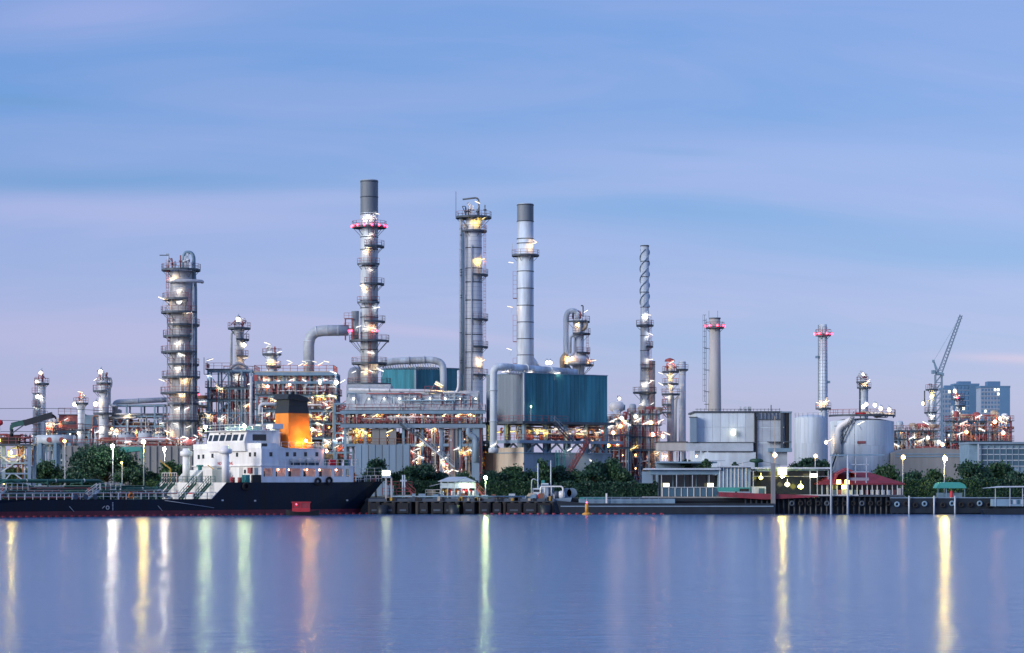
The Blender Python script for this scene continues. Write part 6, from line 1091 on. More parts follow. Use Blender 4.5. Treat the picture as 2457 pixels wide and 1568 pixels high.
for k, (ya, yb, xe, lab) in enumerate(((981, 990, 195, 'overhead power cable, highest of three at the left edge'), (1009, 1030, 210, 'overhead power cable, middle of three at the left edge'), (1036, 1048, 200, 'overhead power cable, lowest of three at the left edge'))):
    Y = 470; mb = MB(); pts = [(ax(-60, Y), Y, az(ya+3, Y))]+[(ax(px, Y), Y+6*i, az(ya-4*math.sin(PI*i/5)+(yb-ya)*i/5, Y+6*i)) for i, px in enumerate((0, xe*.25, xe*.5, xe*.75, xe))]; mb.path(pts, .05, 5); o = part('overhead_cable', mb, 'steel_dark'); tag(o, lab, 'cable', 'overhead cables at the left')
# ---------------------------------------------------------------- dock with hut
S = At('dock', 'dark timber dock with yellow fender blocks between tanker and workboat', 'dock', 1105, 396.5, 0); zd = S.z(1197)
mb = MB(); mb.box(S.x(884), S.x(1330), -.2, 5.4, zd-.5, zd); S.part('deck', mb, 'steel_dark')
rg = random.Random(9)
for i in range(24): px = 888+i*19; mb = MB(); mb.cyl((S.x(px), -.2, -2), (S.x(px), -.2, zd-.5), .35, n=9); S.part('pile', mb, 'timber')
for i in range(12):
    px = 900+i*37+rg.uniform(-7, 7); mb = MB(); w_ = rg.uniform(9, 17); mb.box(S.x(px-w_), S.x(px+w_), -.75, -.25, .15, zd-.7); S.part('fender_panel', mb, 'black')
    mb = MB(); mb.box(S.x(px-w_*.6), S.x(px+w_*.6), -.8, -.755, .5, .8); S.part('fender_chain', mb, 'steel_dark')
for i in range(30): px = rg.uniform(890, 1318); mb = MB(); h_ = rg.uniform(.05, .4); mb.box(S.x(px), S.x(px+rg.uniform(5, 9)), -.35, .3, zd-.35, zd+h_); S.part('kerb_block', mb, ('yellow', 'black', 'timber', 'steel_dark', 'tan_insul')[i % 5])
for px in (918, 1090, 1308): mb = MB(); mb.cyl((S.x(px), -.8, -1), (S.x(px), -.8, 1.5), .95, n=14); S.part('rubber_fender', mb, 'dark_wet')
for i in range(14): px = 985+i*24+rg.uniform(-6, 6); mb = MB(); mb.box(S.x(px), S.x(px)+rg.uniform(.5, 1.2), 1, 2, zd+.003, zd+rg.uniform(.4, .9)); S.part('deck_gear', mb, rg.choice(('steel_blue', 'galv', 'bluegrey_clad', 'white_paint', 'rust')))
pipe(S.o, [S.p(940, 1192, .6), S.p(1260, 1192, .6)], .12, 'steel_blue', 0, 7)
S = At('mooring_platform', 'red railed stair landing on the dock beside the tanker stern', 'landing', 955, 398.5)
mb = MB(); mb.box(S.x(918), S.x(985), 0, 2.5, S.z(1192), S.z(1188)); d = S.part('deck', mb, 'concrete'); mb = MB(); mb.rail([(S.x(918), .1, S.z(1188)), (S.x(985), .1, S.z(1188))], 1.1, 1.2, .08); part('railing', mb, 'red_paint', d); mb = MB(); mb.rail([(S.x(925), 1.8, S.z(1172)), (S.x(988), 1.8, S.z(1172))], 1.1, 1.2, .08); part('railing', mb, 'red_paint', d); stairs(S.o, S.x(975), S.z(1172), S.x(996), S.z(1190), .6, .9, 'red_paint', 'red_paint')
for px in (966, 971): mb = MB(); mb.cyl(S.p(px, 1195, .2), S.p(px, 1140, .2), .12, n=8); S.part('mooring_mast', mb, 'galv')
mb = MB(); mb.box(S.x(960), S.x(976), .1, .3, S.z(1156), S.z(1152)); S.part('mast_arm', mb, 'galv')
t = At('floodlight_post', 'bright boxy floodlight on twin posts beside the tanker stern', 'floodlight', 930, 398)
for px in (926, 939): mb = MB(); mb.box(t.x(px)-.13, t.x(px)+.13, -.13, .13, -.3, t.z(1146)); t.part('post', mb, 'concrete_pale')
mb = MB(); mb.box(t.x(916), t.x(938), -.3, .3, t.z(1147), t.z(1128)); t.part('housing', mb, 'roof_grey'); mb = MB(); mb.box(t.x(918), t.x(936), -.36, -.304, t.z(1140), t.z(1131)); t.part('lamp_face', mb, 'flood_face')
# jetty hut
H = At('jetty_hut', 'small pale-roofed hut on the dock with a lit white wall panel', 'hut', 1097, 402); z0 = H.z(1190)
xa, xm, xb = H.x(1056), H.x(1090), H.x(1142); zr, ze = H.z(1146), H.z(1156.5)
for px in (1058, 1074, 1090, 1107, 1124, 1140):
    for y in (0, 3.6): mb = MB(); mb.box(H.x(px)-.08, H.x(px)+.08, y-.08, y+.08, -.6, ze); H.part('post', mb, 'galv')
mb = MB(); mb.box(xa, xb, -.1, 3.8, z0-.15, z0); H.part('floor', mb, 'concrete_pale')
mb = MB(); mb.box(xm+.003, xb, -.06, .06, H.z(1172), ze-.003); mb.box(xa, xm-.003, -.06, .04, H.z(1172), H.z(1159.5)); H.part('wall_panel', mb, 'sky_tinted_white')
for k in range(4): mb = MB(); z = H.z(1160.5+k*3); mb.box(xa+.05, xm-.1, -.1, -.062, z-.14, z); H.part('louvre', mb, 'sky_tinted_white')
mb = MB(); mb.add([(H.x(1051), -.6, ze), (H.x(1098), -.6, ze), (H.x(1120), 1.8, zr), (H.x(1076), 1.8, zr), (H.x(1051), -.6, ze+.1), (H.x(1098), -.6, ze+.1), (H.x(1120), 1.8, zr+.1), (H.x(1076), 1.8, zr+.1)], [(0,1,2,3),(7,6,5,4),(0,4,5,1),(1,5,6,2),(2,6,7,3),(3,7,4,0)]); H.part('roof', mb, 'roof_grey')
mb = MB(); mb.add([(H.x(1098), -.6, ze), (H.x(1144), -.6, ze), (H.x(1120), 1.8, zr), (H.x(1144), 4, ze), (H.x(1055), 4, ze), (H.x(1076), 1.8, zr)], [(0,1,2), (1,3,2), (3,4,5,2), (0,2,5)]); H.part('roof_gable', mb, 'roof_grey')
mb = MB(); mb.box(H.x(1102), H.x(1128), -.2, -.064, H.z(1166), H.z(1161)); H.part('light_panel', mb, 'lantern_white')
mb = MB(); mb.add([(H.x(1030), -.4, H.z(1168)), (xa-.05, -.4, H.z(1162)), (xa-.05, 2, H.z(1162)), (H.x(1030), 2, H.z(1168)), (H.x(1030), -.4, H.z(1167)), (xa-.05, -.4, H.z(1161)), (xa-.05, 2, H.z(1161)), (H.x(1030), 2, H.z(1167))], [(0,1,2,3),(7,6,5,4),(0,4,5,1),(1,5,6,2),(2,6,7,3),(3,7,4,0)]); H.part('awning', mb, 'roof_grey')
mb = MB(); mb.rail([(H.x(1021), -.3, z0), (xa, -.3, z0)], 1.0, 1.3, .08); H.part('railing', mb, 'sign_white'); mb = MB(); mb.box(H.x(1024), H.x(1045), -.1, -.05, H.z(1189), H.z(1176)); H.part('hoarding', mb, 'tan_insul')
stairs(H.o, H.x(1144), H.z(1173), H.x(1162), H.z(1193), -.2, 1.0, 'red_paint', 'red_paint')
for i, px in enumerate((1063, 1072, 1081, 1097, 1109, 1118, 1128)): mb = MB(); mb.lathe([(.05, H.z(1183)), (.34, H.z(1182)), (.3, H.z(1177)), (.12, H.z(1174))], 8, H.x(px), .5); mb.box(H.x(px)-.06, H.x(px)+.06, .44, .56, z0, H.z(1183)); H.part('valve_wheel', mb, ('yellow', 'yellow', 'ink_red', 'orange', 'ink_red', 'ink_red', 'ink_red')[i])
for px in (1062, 1085, 1100, 1112, 1126, 1136): mb = MB(); mb.cyl((H.x(px), .3, z0), (H.x(px), .3, z0+.8), .22, n=9); H.part('hose_reel', mb, 'white_paint')
tube_lamp(H.o, (H.x(1110), -.4, H.z(1171)), 1, 'lamp_cool', 0, .8)
# ---------------------------------------------------------------- workboat, drums, barge, buoy
Wb = At('workboat', 'grey workboat with twin masts and a white tubular canopy frame', 'workboat', 1310, 399, 0)
mb = MB(); mb.prism([(Wb.x(1262), 3.0), (Wb.x(1270), .1), (Wb.x(1360), .1), (Wb.x(1372), 2.7), (Wb.x(1310), 2.4)], -.4, 3.2); Wb.part('hull', mb, 'bluegrey_clad'); mb = MB(); mb.box(Wb.x(1278), Wb.x(1297), .3, 2.6, 2.5, Wb.z(1172)); Wb.part('cabin', mb, 'sky_tinted_white'); mb = MB(); mb.box(Wb.x(1280), Wb.x(1295), .22, .3, Wb.z(1181), Wb.z(1175)); Wb.part('cabin_window', mb, 'glass'); mb = MB(); mb.box(Wb.x(1299), Wb.x(1316), .6, 2.2, 2.5, Wb.z(1160)); Wb.part('wheelhouse', mb, 'sky_tinted_white'); mb = MB(); mb.box(Wb.x(1300), Wb.x(1315), .52, .6, Wb.z(1168), Wb.z(1163)); Wb.part('cabin_window', mb, 'glass_blue'); mb = MB(); mb.box(Wb.x(1299), Wb.x(1307), .8, 2, Wb.z(1159.8), Wb.z(1153)); Wb.part('roof_box', mb, 'roof_teal')
for px, tp in ((1291, 1112), (1322, 1105)): mb = MB(); mb.lathe([(.15, 2.5), (.1, Wb.z(tp))], 8, Wb.x(px), 1); Wb.part('mast', mb, 'galv')
mb = MB(); mb.path([Wb.p(1275, 1192, .2), Wb.p(1276, 1152, .2), Wb.p(1281, 1149, .2), Wb.p(1289, 1154, .2)], .1, 6, .5); Wb.part('davit', mb, 'galv')
for y in (0, 2.6): mb = MB(); mb.path([Wb.p(1297, 1191, y), Wb.p(1297, 1168, y), Wb.p(1348, 1168, y), Wb.p(1351, 1172, y), Wb.p(1351, 1191, y)], .13, 7, .4); Wb.part('canopy_frame', mb, 'sign_white')
for px in (1307, 1323): mb = MB(); mb.cyl(Wb.p(px, 1191, 0), Wb.p(px, 1168, 0), .08, n=6); Wb.part('canopy_post', mb, 'sign_white')
vessels(Wb.o, Wb.x(1300), Wb.x(1350), 1.4, 2.45, 5, 511, ('steel_dark', 'white_paint', 'steel_blue'), .4, .7, 1.5); mb = MB(); mb.prism([(Wb.x(1263), 2.9), (Wb.x(1285), 2.9), (Wb.x(1282), 3.4), (Wb.x(1268), 3.4)], -.5, .6); Wb.part('tarpaulin', mb, 'tan_insul'); mb = MB(); mb.lathe([(.05, 2.3), (.4, 2.5), (.48, 2.9), (.4, 3.2), (.05, 3.35)], 12, Wb.x(1296), -.9); Wb.part('red_fender', mb, 'ink_red')
for i, px in enumerate((1359, 1372)): t = At('cable_drum', ('blue cable drum right of the workboat, left of two', 'blue cable drum right of the workboat, right of two')[i], 'drum', px, 403, GZ, 0, 'blue cable drums'); mb = MB(); mb.cyl((0, -.7, .85), (0, .7, .85), .6, n=14); t.part('barrel', mb, 'steel_blue'); [t.part('flange', MB().cyl((0, a, .85), (0, a+.1, .85), .85, n=16), 'bluegrey_clad') for a in (-.8, .7)]
Bg = At('barge', 'long low dark barge moored below the trimmed hedge', 'barge', 1560, 396, 0)
mb = MB(); mb.prism([(Bg.x(1335), 2.2), (Bg.x(1345), .05), (Bg.x(1858), .05), (Bg.x(1858), 1.75), (Bg.x(1700), 1.75), (Bg.x(1420), 1.75)], 0, 4); Bg.part('hull', mb, 'dark_wet'); mb = MB(); mb.box(Bg.x(1345), Bg.x(1856), -.08, -.003, 1.2, 1.38); Bg.part('rubbing_strake', mb, 'bluegrey_clad'); mb = MB(); mb.box(Bg.x(1390), Bg.x(1620), .6, 3.4, 1.76, 2.5); Bg.part('hatch_coaming', mb, 'steel_blue'); mb = MB(); mb.box(Bg.x(1392), Bg.x(1456), .5, 3.5, 2.51, 2.75); Bg.part('hatch_cover', mb, 'roof_teal')
mb = MB(); mb.rail([(Bg.x(1400), .2, 1.76), (Bg.x(1580), .2, 1.76)], 1.0, 1.5, .07); Bg.part('railing', mb, 'bluegrey_clad')
mb = MB(); mb.box(Bg.x(1453), Bg.x(1457), .1, .25, 1.8, 3.4); Bg.part('post', mb, 'sign_white')
By = At('channel_buoy', 'yellow post buoy with a red lamp floating before the barge', 'buoy', 1408, 388, 0); mb = MB(); mb.lathe([(.2, -.3), (.75, 0), (.72, .22), (.3, .4)], 16); By.part('float', mb, 'amber'); mb = MB(); mb.lathe([(.29, .4), (.27, 1.75)], 12); By.part('post', mb, 'amber'); mb = MB(); mb.lathe([(.02, 2.0), (.1, 2.3), (.02, 2.7)], 8); By.part('topmark', mb, 'galv'); bulb_lamp(By.o, (0, 0, 1.95), 'lamp_red', .5)
bm2 = thing('floating_boom', 'pale red float boom along the dock and buoy', 'boom', (ax(1200, 392), 392, 0))
for i in range(24): part('boom_float', shared('boom_float', m_float, 'boom_red'), None, bm2, None, ((i-2)*1.25-14*.0, .3*math.sin(i*.6), 0), (0, 0, .2*math.sin(i)))
# ---------------------------------------------------------------- white building and tanks
B = At('white_building', 'large white flat-roofed plant building with dark roof clutter and end frame', 'building', 1780, 470)
def slab(px0, px1, py0, py1, y0, y1, m, name): mb = MB(); mb.box(B.x(px0), B.x(px1), y0, y1, B.z(py1), B.z(py0)); return B.part(name, mb, m)
slab(1668, 1872, 991, 1195, 0, 14, 'sky_tinted_white', 'main_block'); slab(1664, 1876, 987, 990.9, -.3, 14.3, 'steel_dark', 'roof_edge')
for px0 in range(1669, 1872, 20):
    for a, b in ((992, 1025), (1027, 1061), (1064, 1118)): slab(px0+.3, px0+19.7, a, b, -.09+random.uniform(-.02, 0), -.002, 'sky_tinted_white' if px0 < 1808 else 'roof_grey', 'wall_panel')
slab(1640, 1812, 1062, 1063.4, -1.2, -.1, 'steel_dark', 'ledge'); slab(1642, 1806, 1063.5, 1083, -1.1, -.1, 'roof_grey', 'canopy_fascia'); slab(1700, 1800, 1083.2, 1085, -1.3, -.1, 'steel_dark', 'ledge'); slab(1690, 1815, 1086, 1122, -1.0, -.1, 'sky_tinted_white', 'lower_block')
slab(1655, 1670, 1003, 1062, -1.6, -.1, 'bluegrey_clad', 'end_pier'); slab(1653, 1672, 1001, 1003, -1.7, 0, 'steel_dark', 'pier_cap'); slab(1810, 1814, 990, 1095, -.5, -.1, 'black', 'downpipe')
for px0, px1, m in ((1872.3, 1878, 'steel_dark'), (1884, 1890, 'black'), (1892, 1898, 'bluegrey_clad')): slab(px0, px1, 992, 1084, -1.0, 2, m, 'end_column')
slab(1872, 1899, 988, 991.5, -1.2, 3, 'bluegrey_clad', 'end_beam'); slab(1840, 1898, 1060, 1062, -1.1, -.2, 'steel_dark', 'end_beam'); slab(1842, 1899, 1076, 1085, -1.1, 2, 'steel_blue', 'end_sill'); slab(1812, 1872, 1006, 1007.5, -.4, -.1, 'steel_dark', 'ledge')
for px in range(1672, 1872, 9): slab(px, px+.9, 981+random.uniform(-1, 2), 987, -.2, -.1, 'steel_dark', 'parapet_post')
slab(1668, 1872, 982, 983, -.2, -.1, 'steel_dark', 'parapet_rail')
for px in (1775, 1786, 1796): slab(px, px+random.uniform(4, 9), 976, 987, 0, 1.4, random.choice(('steel_dark', 'galv')), 'roof_unit')
slab(1850, 1852, 972, 988, .5, .7, 'steel_dark', 'antenna')
for i in range(7): slab(1810+i*9, 1811.2+i*9, 991.5, 1006, -.5, -.1, 'steel_dark', 'hanging_pipe')
mb = MB(); mb.lathe([(.05, B.z(1046)), (.42, B.z(1043)), (.36, B.z(1032)), (.1, B.z(1031))], 10, B.x(1759), -.8); B.part('wall_lamp', mb, 'lantern_white')
# terrace annex
A = At('terrace_annex', 'pale terrace annex with a deep canopy left of the white building', 'building', 1610, 452)
def aslab(px0, px1, py0, py1, y0, y1, m, name): mb = MB(); mb.box(A.x(px0), A.x(px1), y0, y1, A.z(py1), A.z(py0)); return A.part(name, mb, m)
aslab(1578, 1646, 1062, 1082, -1, 6, 'concrete_pale', 'canopy_fascia'); aslab(1574, 1650, 1060, 1061.8, -1.2, 6, 'steel_dark', 'canopy_roof'); aslab(1578, 1700, 1112, 1195, 2, 6, 'bluegrey_clad', 'wall'); aslab(1576, 1720, 1108, 1112, -1, 6, 'steel_blue', 'floor')
for px in range(1584, 1700, 16): aslab(px, px+2.5, 1082.2, 1107.8, -.6, -.2, 'sky_tinted_white', 'post')
for px in range(1582, 1640, 7): aslab(px, px+4, 1084, 1106, 1.6, 1.9, random.choice(('glass', 'white_paint', 'tan_insul', 'rail_red')), 'window')
for px, m in ((1600, 'lamp_warm'), (1592, 'lamp_pink'), (1672, 'lamp_warm')): bulb_lamp(A.o, A.p(px, 1095, .8), m, .7)
# tanks
def tank(label, px, Y, wd, top, m='sky_tinted_white', dome=8, group='white storage tanks'):
    T = At('storage_tank', label, 'tank', px, Y, GZ, 0, group); r = wd*T.s/2; shell(T.o, [(r, 0), (r, T.z(top)), (r*.6, T.z(top-dome*.7)), (.2, T.z(top-dome))], m, 40)
    n = 24
    for k in range(3):      # plate courses
        for i in range(n):
            a0 = 2*PI*(i+.5*(k % 2))/n+.006; a1 = 2*PI*(i+1+.5*(k % 2))/n-.006
            if math.sin((a0+a1)/2) > .25: continue
            H_ = T.z(top); key = f'plate_{label[:20]}_{k}'; mb = MB(); mb.sector(r+.002, r+.03, a0, a1, H_*(k/3)+.02, H_*((k+1)/3)-.02, 3); T.part('plate', mb, m)
    return T, r
T, r = tank('white storage tank left of the ribbed stack foot', 1946, 520, 80, 1003)
mb = MB(); mb.rail([(r*math.cos(a), r*math.sin(a), T.z(1003)) for a in [PI+PI*i/10 for i in range(11)]], 1.0, 1.5, .06); T.part('railing', mb, 'galv')
T, r = tank('largest white storage tank with a dark spiral stair and roof platform', 2068, 500, 152, 1012)
platform(T.o, T.z(1008)+.9, r*.2, r+.3, 180, 360, 'rail_red', False); n = 14
for i in range(n):
    a = PI*1.02+i/n*1.15; b = PI*1.02+(i+1)/n*1.15; z0 = .8+i*(T.z(1012)/n); mb = MB(); R2 = r+.7; mb.beam((R2*math.cos(a), R2*math.sin(a), z0), (R2*math.cos(b), R2*math.sin(b), z0+T.z(1012)/n), .3, .18); mb.rail([((R2+.3)*math.cos(a), (R2+.3)*math.sin(a), z0), ((R2+.3)*math.cos(b), (R2+.3)*math.sin(b), z0+T.z(1012)/n)], 1.1, 1.2, .07); T.part('spiral_stair', mb, 'steel_dark')
for px in (2041, 2063): mb = MB(); mb.beam(T.p(px, 1120, -r*.92), T.p(px, 1008, -r*.92), .22); T.part('stair_post', mb, 'steel_dark')
for py in (1024, 1045, 1062): mb = MB(); mb.beam(T.p(1996, py, -r*.6), T.p(2041, py, -r*.93), .14); T.part('landing_beam', mb, 'steel_dark')
mb = MB(); mb.box(T.x(2048), T.x(2076), -3, -2, T.z(1000), T.z(991)); T.part('foam_box', mb, 'ink_red'); clutter(T.o, T.x(2060), T.x(2140), -4, 0, T.z(1004), T.z(990), 18, 601, ('tan_insul', 'pipe_silver', 'galv'), .08, .2); pipe(T.o, [T.p(2003, 1090, -r*.75), T.p(2003, 1030, -r*.75), T.p(2020, 1016, -r*.85), T.p(2040, 1008, -r*.9)], .7, 'white_paint', 1.4, 12, 'vapour_line')
for px, py in ((2073, 972), (2094, 974), (2108, 982), (2066, 978), (2128, 985)): bulb_lamp(T.o, T.p(px, py, -3), 'lamp_white', 1.5)
tube_lamp(T.o, T.p(2049, 1020, -r), 1, 'lamp_white'); tube_lamp(T.o, T.p(1976, 1062, -r*.6), 1, 'lamp_warm'); bulb_lamp(T.o, T.p(1975, 1063, -r*.7), 'lamp_white', 1.3)
mb = MB(); mb.box(T.x(2046), T.x(2066), -r-.12, -r*.98, T.z(1066), T.z(1060)); T.part('name_board', mb, 'rail_red')
# low grey hall and blue glazed building
S = At('low_hall', 'low grey vaulted hall behind the right-hand trees', 'building', 2236, 490); mb = MB(); mb.prism([(S.x(2146), 0), (S.x(2330), 0), (S.x(2330), S.z(1088)), (S.x(2300), S.z(1079)), (S.x(2236), S.z(1074)), (S.x(2175), S.z(1078)), (S.x(2146), S.z(1086))], 0, 12); S.part('hall_body', mb, 'concrete')
for py in (1090, 1096): mb = MB(); mb.box(S.x(2148), S.x(2328), -.12, -.003, S.z(py)-.1, S.z(py)+.1); S.part('wall_rail', mb, 'steel_blue')
S = At('glazed_building', 'dark blue glazed building with pale mullions at the right edge', 'building', 2392, 460); mb = MB(); mb.box(S.x(2326), S.x(2500), .1, 10, 0, S.z(1066)); S.part('core', mb, 'steel_blue'); mb = MB(); mb.box(S.x(2324), S.x(2502), -.5, 10.3, S.z(1066)+.003, S.z(1061)); S.part('roof', mb, 'bluegrey_clad')
for i in range(8):
    for k in range(3): mb = MB(); x = S.x(2356+i*15); mb.box(x, x+.95, .0, .09, S.z(1090+k*14), S.z(1078+k*14)); S.part('pane', mb, 'glass_blue')
for i in range(9): mb = MB(); x = S.x(2354+i*15); mb.box(x-.06, x+.1, -.12, .09, S.z(1130), S.z(1070)); S.part('mullion', mb, 'bluegrey_clad')
for k in range(4): mb = MB(); mb.box(S.x(2350), S.x(2500), -.1, .085, S.z(1077+k*14)-.08, S.z(1077+k*14)+.08); S.part('transom', mb, 'roof_grey')
mb = MB(); mb.box(S.x(2344), S.x(2347), -.8, -.6, 0, S.z(1066)); S.part('post', mb, 'roof_grey')
# ---------------------------------------------------------------- piers and pavilions on the right
S = At('pier', 'long pier on dark piles with a white edge and red fascia', 'pier', 1930, 398, 0); zp = S.z(1188)
mb = MB(); mb.box(S.x(1724), S.x(2170), 0, 5, zp-.3, zp); S.part('deck', mb, 'steel_dark'); mb = MB(); mb.box(S.x(1850), S.x(2060), -.12, -.003, zp-.12, zp+.03); S.part('white_edge', mb, 'sign_white')
mb = MB(); mb.prism([(S.x(1724), S.z(1181)), (S.x(1962), S.z(1189.5)), (S.x(1962), S.z(1193)), (S.x(1836), S.z(1199)), (S.x(1724), S.z(1192))], -.3, -.13); S.part('red_fascia', mb, 'roof_red')
for i in range(30): px = 1790+i*13; mb = MB(); mb.cyl((S.x(px), .3, -2), (S.x(px), .3, zp-.3), .2, n=8); S.part('pile', mb, 'dark_wet')
for i in range(30): px = 1796+i*13; mb = MB(); mb.cyl((S.x(px), 3.3, -2), (S.x(px), 3.3, zp-.3), .22, n=8); S.part('pile', mb, 'dark_wet')
for i in range(12): px = 1900+i*21; mb = torus((S.x(px), -.2, 1.75), .33, .14); S.part('tyre_fender', mb, ('rubber', 'steel_dark')[i % 4 == 0])
mb = MB(); mb.box(S.x(1849), S.x(1859), -.9, -.3, -2, S.z(1112)); S.part('mooring_dolphin', mb, 'concrete')
for px, tp in ((1993, 1096), (2033, 1092)): mb = MB(); mb.lathe([(.2, -2), (.15, S.z(tp))], 8, S.x(px), -.6); S.part('mast', mb, 'roof_grey')
mb = MB(); mb.beam(S.p(1990, 1093, -.6), S.p(2120, 1092, -.6), .22); S.part('mast_beam', mb, 'steel_blue')
for px in (2052, 2078): mb = MB(); mb.beam(S.p(px, 1160, -.3), S.p(px, 1096, -.3), .12); S.part('frame_post', mb, 'roof_grey')
for py in (1115, 1133, 1148, 1152): mb = MB(); mb.beam(S.p(2036, py, -.3), S.p(2084, py, -.3), .12); S.part('frame_bar', mb, 'roof_grey')
# glass pavilion
G = At('glass_pavilion', 'flat-roofed glass pavilion with white balustrade and two box lanterns', 'pavilion', 1650, 406, GZ)
def gs(px0, px1, py0, py1, y0, y1, m, name): mb = MB(); mb.box(G.x(px0), G.x(px1), y0, y1, G.z(py1), G.z(py0)); return G.part(name, mb, m)
gs(1548, 1728, 1124, 1128, -1.6, 6, 'roof_grey', 'roof'); gs(1560, 1726, 1128.3, 1139, -.8, 5.6, 'steel_blue', 'fascia'); gs(1545, 1800, 1192, 1198, -1.8, 6, 'concrete', 'floor')
for px in (1586, 1622, 1660, 1700, 1722): gs(px, px+1.6, 1139, 1192, -.6, -.4, 'roof_grey', 'post')
for i in range(9): gs(1590+i*15, 1603+i*15, 1172, 1191, -.9, -.82, 'glass_blue', 'balustrade_pane'); gs(1588+i*15, 1589.6+i*15, 1170, 1192, -1.0, -.85, 'sign_white', 'baluster')
gs(1588, 1724, 1169, 1170.5, -1.0, -.8, 'roof_grey', 'handrail'); gs(1582, 1726, 1140, 1192, 2.6, 2.8, 'glass', 'back_glazing')
for i in range(5): gs(1588+i*28, 1590+i*28, 1140, 1192, 2.45, 2.59, 'steel_blue', 'mullion')
for px in (1598, 1704): gs(px-7, px+7, 1160, 1168.5, -.8, -.3, 'lantern_white', 'box_lantern')
gs(1540, 1566, 1132, 1160, 0, .2, 'bluegrey_clad', 'trellis')
# striped wall pavilion
G = At('striped_pavilion', 'blue pavilion wall striped with white bars beside the pier pole', 'pavilion', 1760, 405, GZ)
gs(1724, 1798, 1122, 1170, 0, 3, 'steel_blue', 'wall'); gs(1722, 1800, 1170.2, 1180, -.3, 3, 'roof_teal', 'plinth'); gs(1720, 1800, 1118, 1121.8, -.6, 3.4, 'roof_grey', 'eaves')
for i in range(8): gs(1726+i*9, 1728+i*9, 1110 if i % 3 == 0 else 1119.5, 1169.8, -.15, -.003, 'sign_white', 'bar')
gs(1700, 1740, 1105, 1107, -.2, 0, 'roof_grey', 'roof_rail'); gs(1774, 1796, 1173, 1180, -.42, -.31, 'black', 'bench')
# broad-roofed pier pavilion
G = At('pier_pavilion', 'broad-roofed open pier pavilion hung with yellow lanterns', 'pavilion', 1890, 406, GZ)
gs(1800, 1990, 1122, 1126, -2.4, 6, 'roof_grey', 'roof'); gs(1810, 1985, 1126.3, 1130, -1.6, 5.6, 'steel_blue', 'fascia'); gs(1800, 1988, 1191, 1196, -2.4, 6, 'concrete', 'floor')
for px in (1804, 1940, 1957, 1983): gs(px, px+1.8, 1130, 1191, -1.8, -1.6, 'roof_grey', 'post')
gs(1806, 1985, 1131, 1191, 3.6, 3.8, 'glass', 'back_glazing'); gs(1802, 1836, 1168, 1190.5, -1.2, .4, 'roof_grey', 'kiosk'); gs(1819, 1833, 1172, 1189, -1.26, -1.205, 'glass_blue', 'kiosk_window'); gs(1806, 1985, 1143, 1144, -1.7, -1.6, 'roof_grey', 'tie_rail')
gs(1863, 1882, 1124.5, 1140, -3.4, -2.5, 'lantern', 'box_lantern'); gs(1940, 1957, 1137, 1146, -2.2, -1.85, 'lantern_white', 'box_lantern')
for px, py, m, q in ((1823, 1147, 'lantern', .32), (1918, 1168, 'lantern', .45), (1886, 1163, 'lantern_white', .42)): mb = MB(); mb.lathe([(.05, -q), (q, -q*.4), (q*1.05, q*.3), (.1, q)], 10); mb.beam((0, 0, q), (0, 0, q+.5), .04); G.part('lantern', mb, m, loc=G.p(px, py, -1.9))
mb = MB(); mb.beam(G.p(1855, 1090, -2.6), G.p(1855, 1000, -2.6), .1); mb.beam(G.p(1855, 1126, -2.6), G.p(1855, 1096, -2.6), .16); G.part('lamp_mast', mb, 'tan_insul'); bulb_lamp(G.o, G.p(1855, 1093, -2.8), 'lamp_warm', 1.4)
bulb_lamp(G.o, G.p(1872, 1144, -3.4), 'street_yellow', .9)  # bulb added under the box lantern for its streak on the water
# dark hooded pole
t = At('hooded_mast', 'dark pole standing in a round dark canopy before the white building', 'mast', 1815, 412); mb = MB(); mb.beam(t.p(1815, 1105), t.p(1815, 1000), .22); t.part('pole', mb, 'black'); mb = MB(); mb.lathe([(.3, t.z(1122)), (.3, t.z(1111)), (1.15, t.z(1109)), (1.2, t.z(1104)), (.7, t.z(1101))], 14); mb.box(-.12, .12, -.12, .12, 0, t.z(1122)); t.part('canopy', mb, 'leaf_dark')
for a in (1760, 1872): mb = MB(); mb.beam(t.p(a, 1116), t.p(1815, 1105), .06); t.part('stay', mb, 'steel_dark')
# red-roofed pavilion
G = At('red_pavilion', 'red hip-roofed riverside pavilion with white posts', 'pavilion', 2060, 405, GZ)
mb = MB(); e = [(G.x(1962), -2.2, G.z(1160)), (G.x(2166), -2.2, G.z(1160)), (G.x(2166), 6, G.z(1160)), (G.x(1962), 6, G.z(1160)), (G.x(2010), 2, G.z(1132)), (G.x(2084), 2, G.z(1132))]; mb.add(e+[(p[0], p[1], p[2]-.25) for p in e[:4]], [(0,1,5,4), (1,2,5), (2,3,4,5), (3,0,4), (0,6,7,1), (1,7,8,2), (2,8,9,3), (3,9,6,0), (9,8,7,6)]); G.part('roof', mb, 'roof_red')
mb = MB(); mb.prism([(G.x(1998), G.z(1156)), (G.x(2002), G.z(1136)), (G.x(2027), G.z(1123)), (G.x(2054), G.z(1137)), (G.x(2050), G.z(1140)), (G.x(2027), G.z(1128)), (G.x(2006), G.z(1140))], -2.6, 1.5); G.part('entrance_gable', mb, 'roof_red')
gs(1966, 2162, 1160, 1162, -2.1, -1.9, 'roof_grey', 'eaves_beam')
for i in range(17): gs(1968+i*12, 1970+i*12, 1162, 1191, -1.9, -1.7, 'sign_white' if i % 3 else 'sky_tinted_white', 'post')
for i in range(13): gs(1994+i*13, 2003+i*13, 1176, 1190, -1.5, -1.4, random.choice(('white_paint', 'bluegrey_clad', 'sky_tinted_white', 'rail_red')), 'chair_back')
gs(1964, 2164, 1162, 1191, 3, 3.2, 'glass', 'back_wall'); gs(1962, 2168, 1191, 1197, -2.3, 6, 'concrete', 'floor'); gs(2150, 2157, 1172, 1195, -2.1, -1.9, 'concrete_pale', 'end_wall')
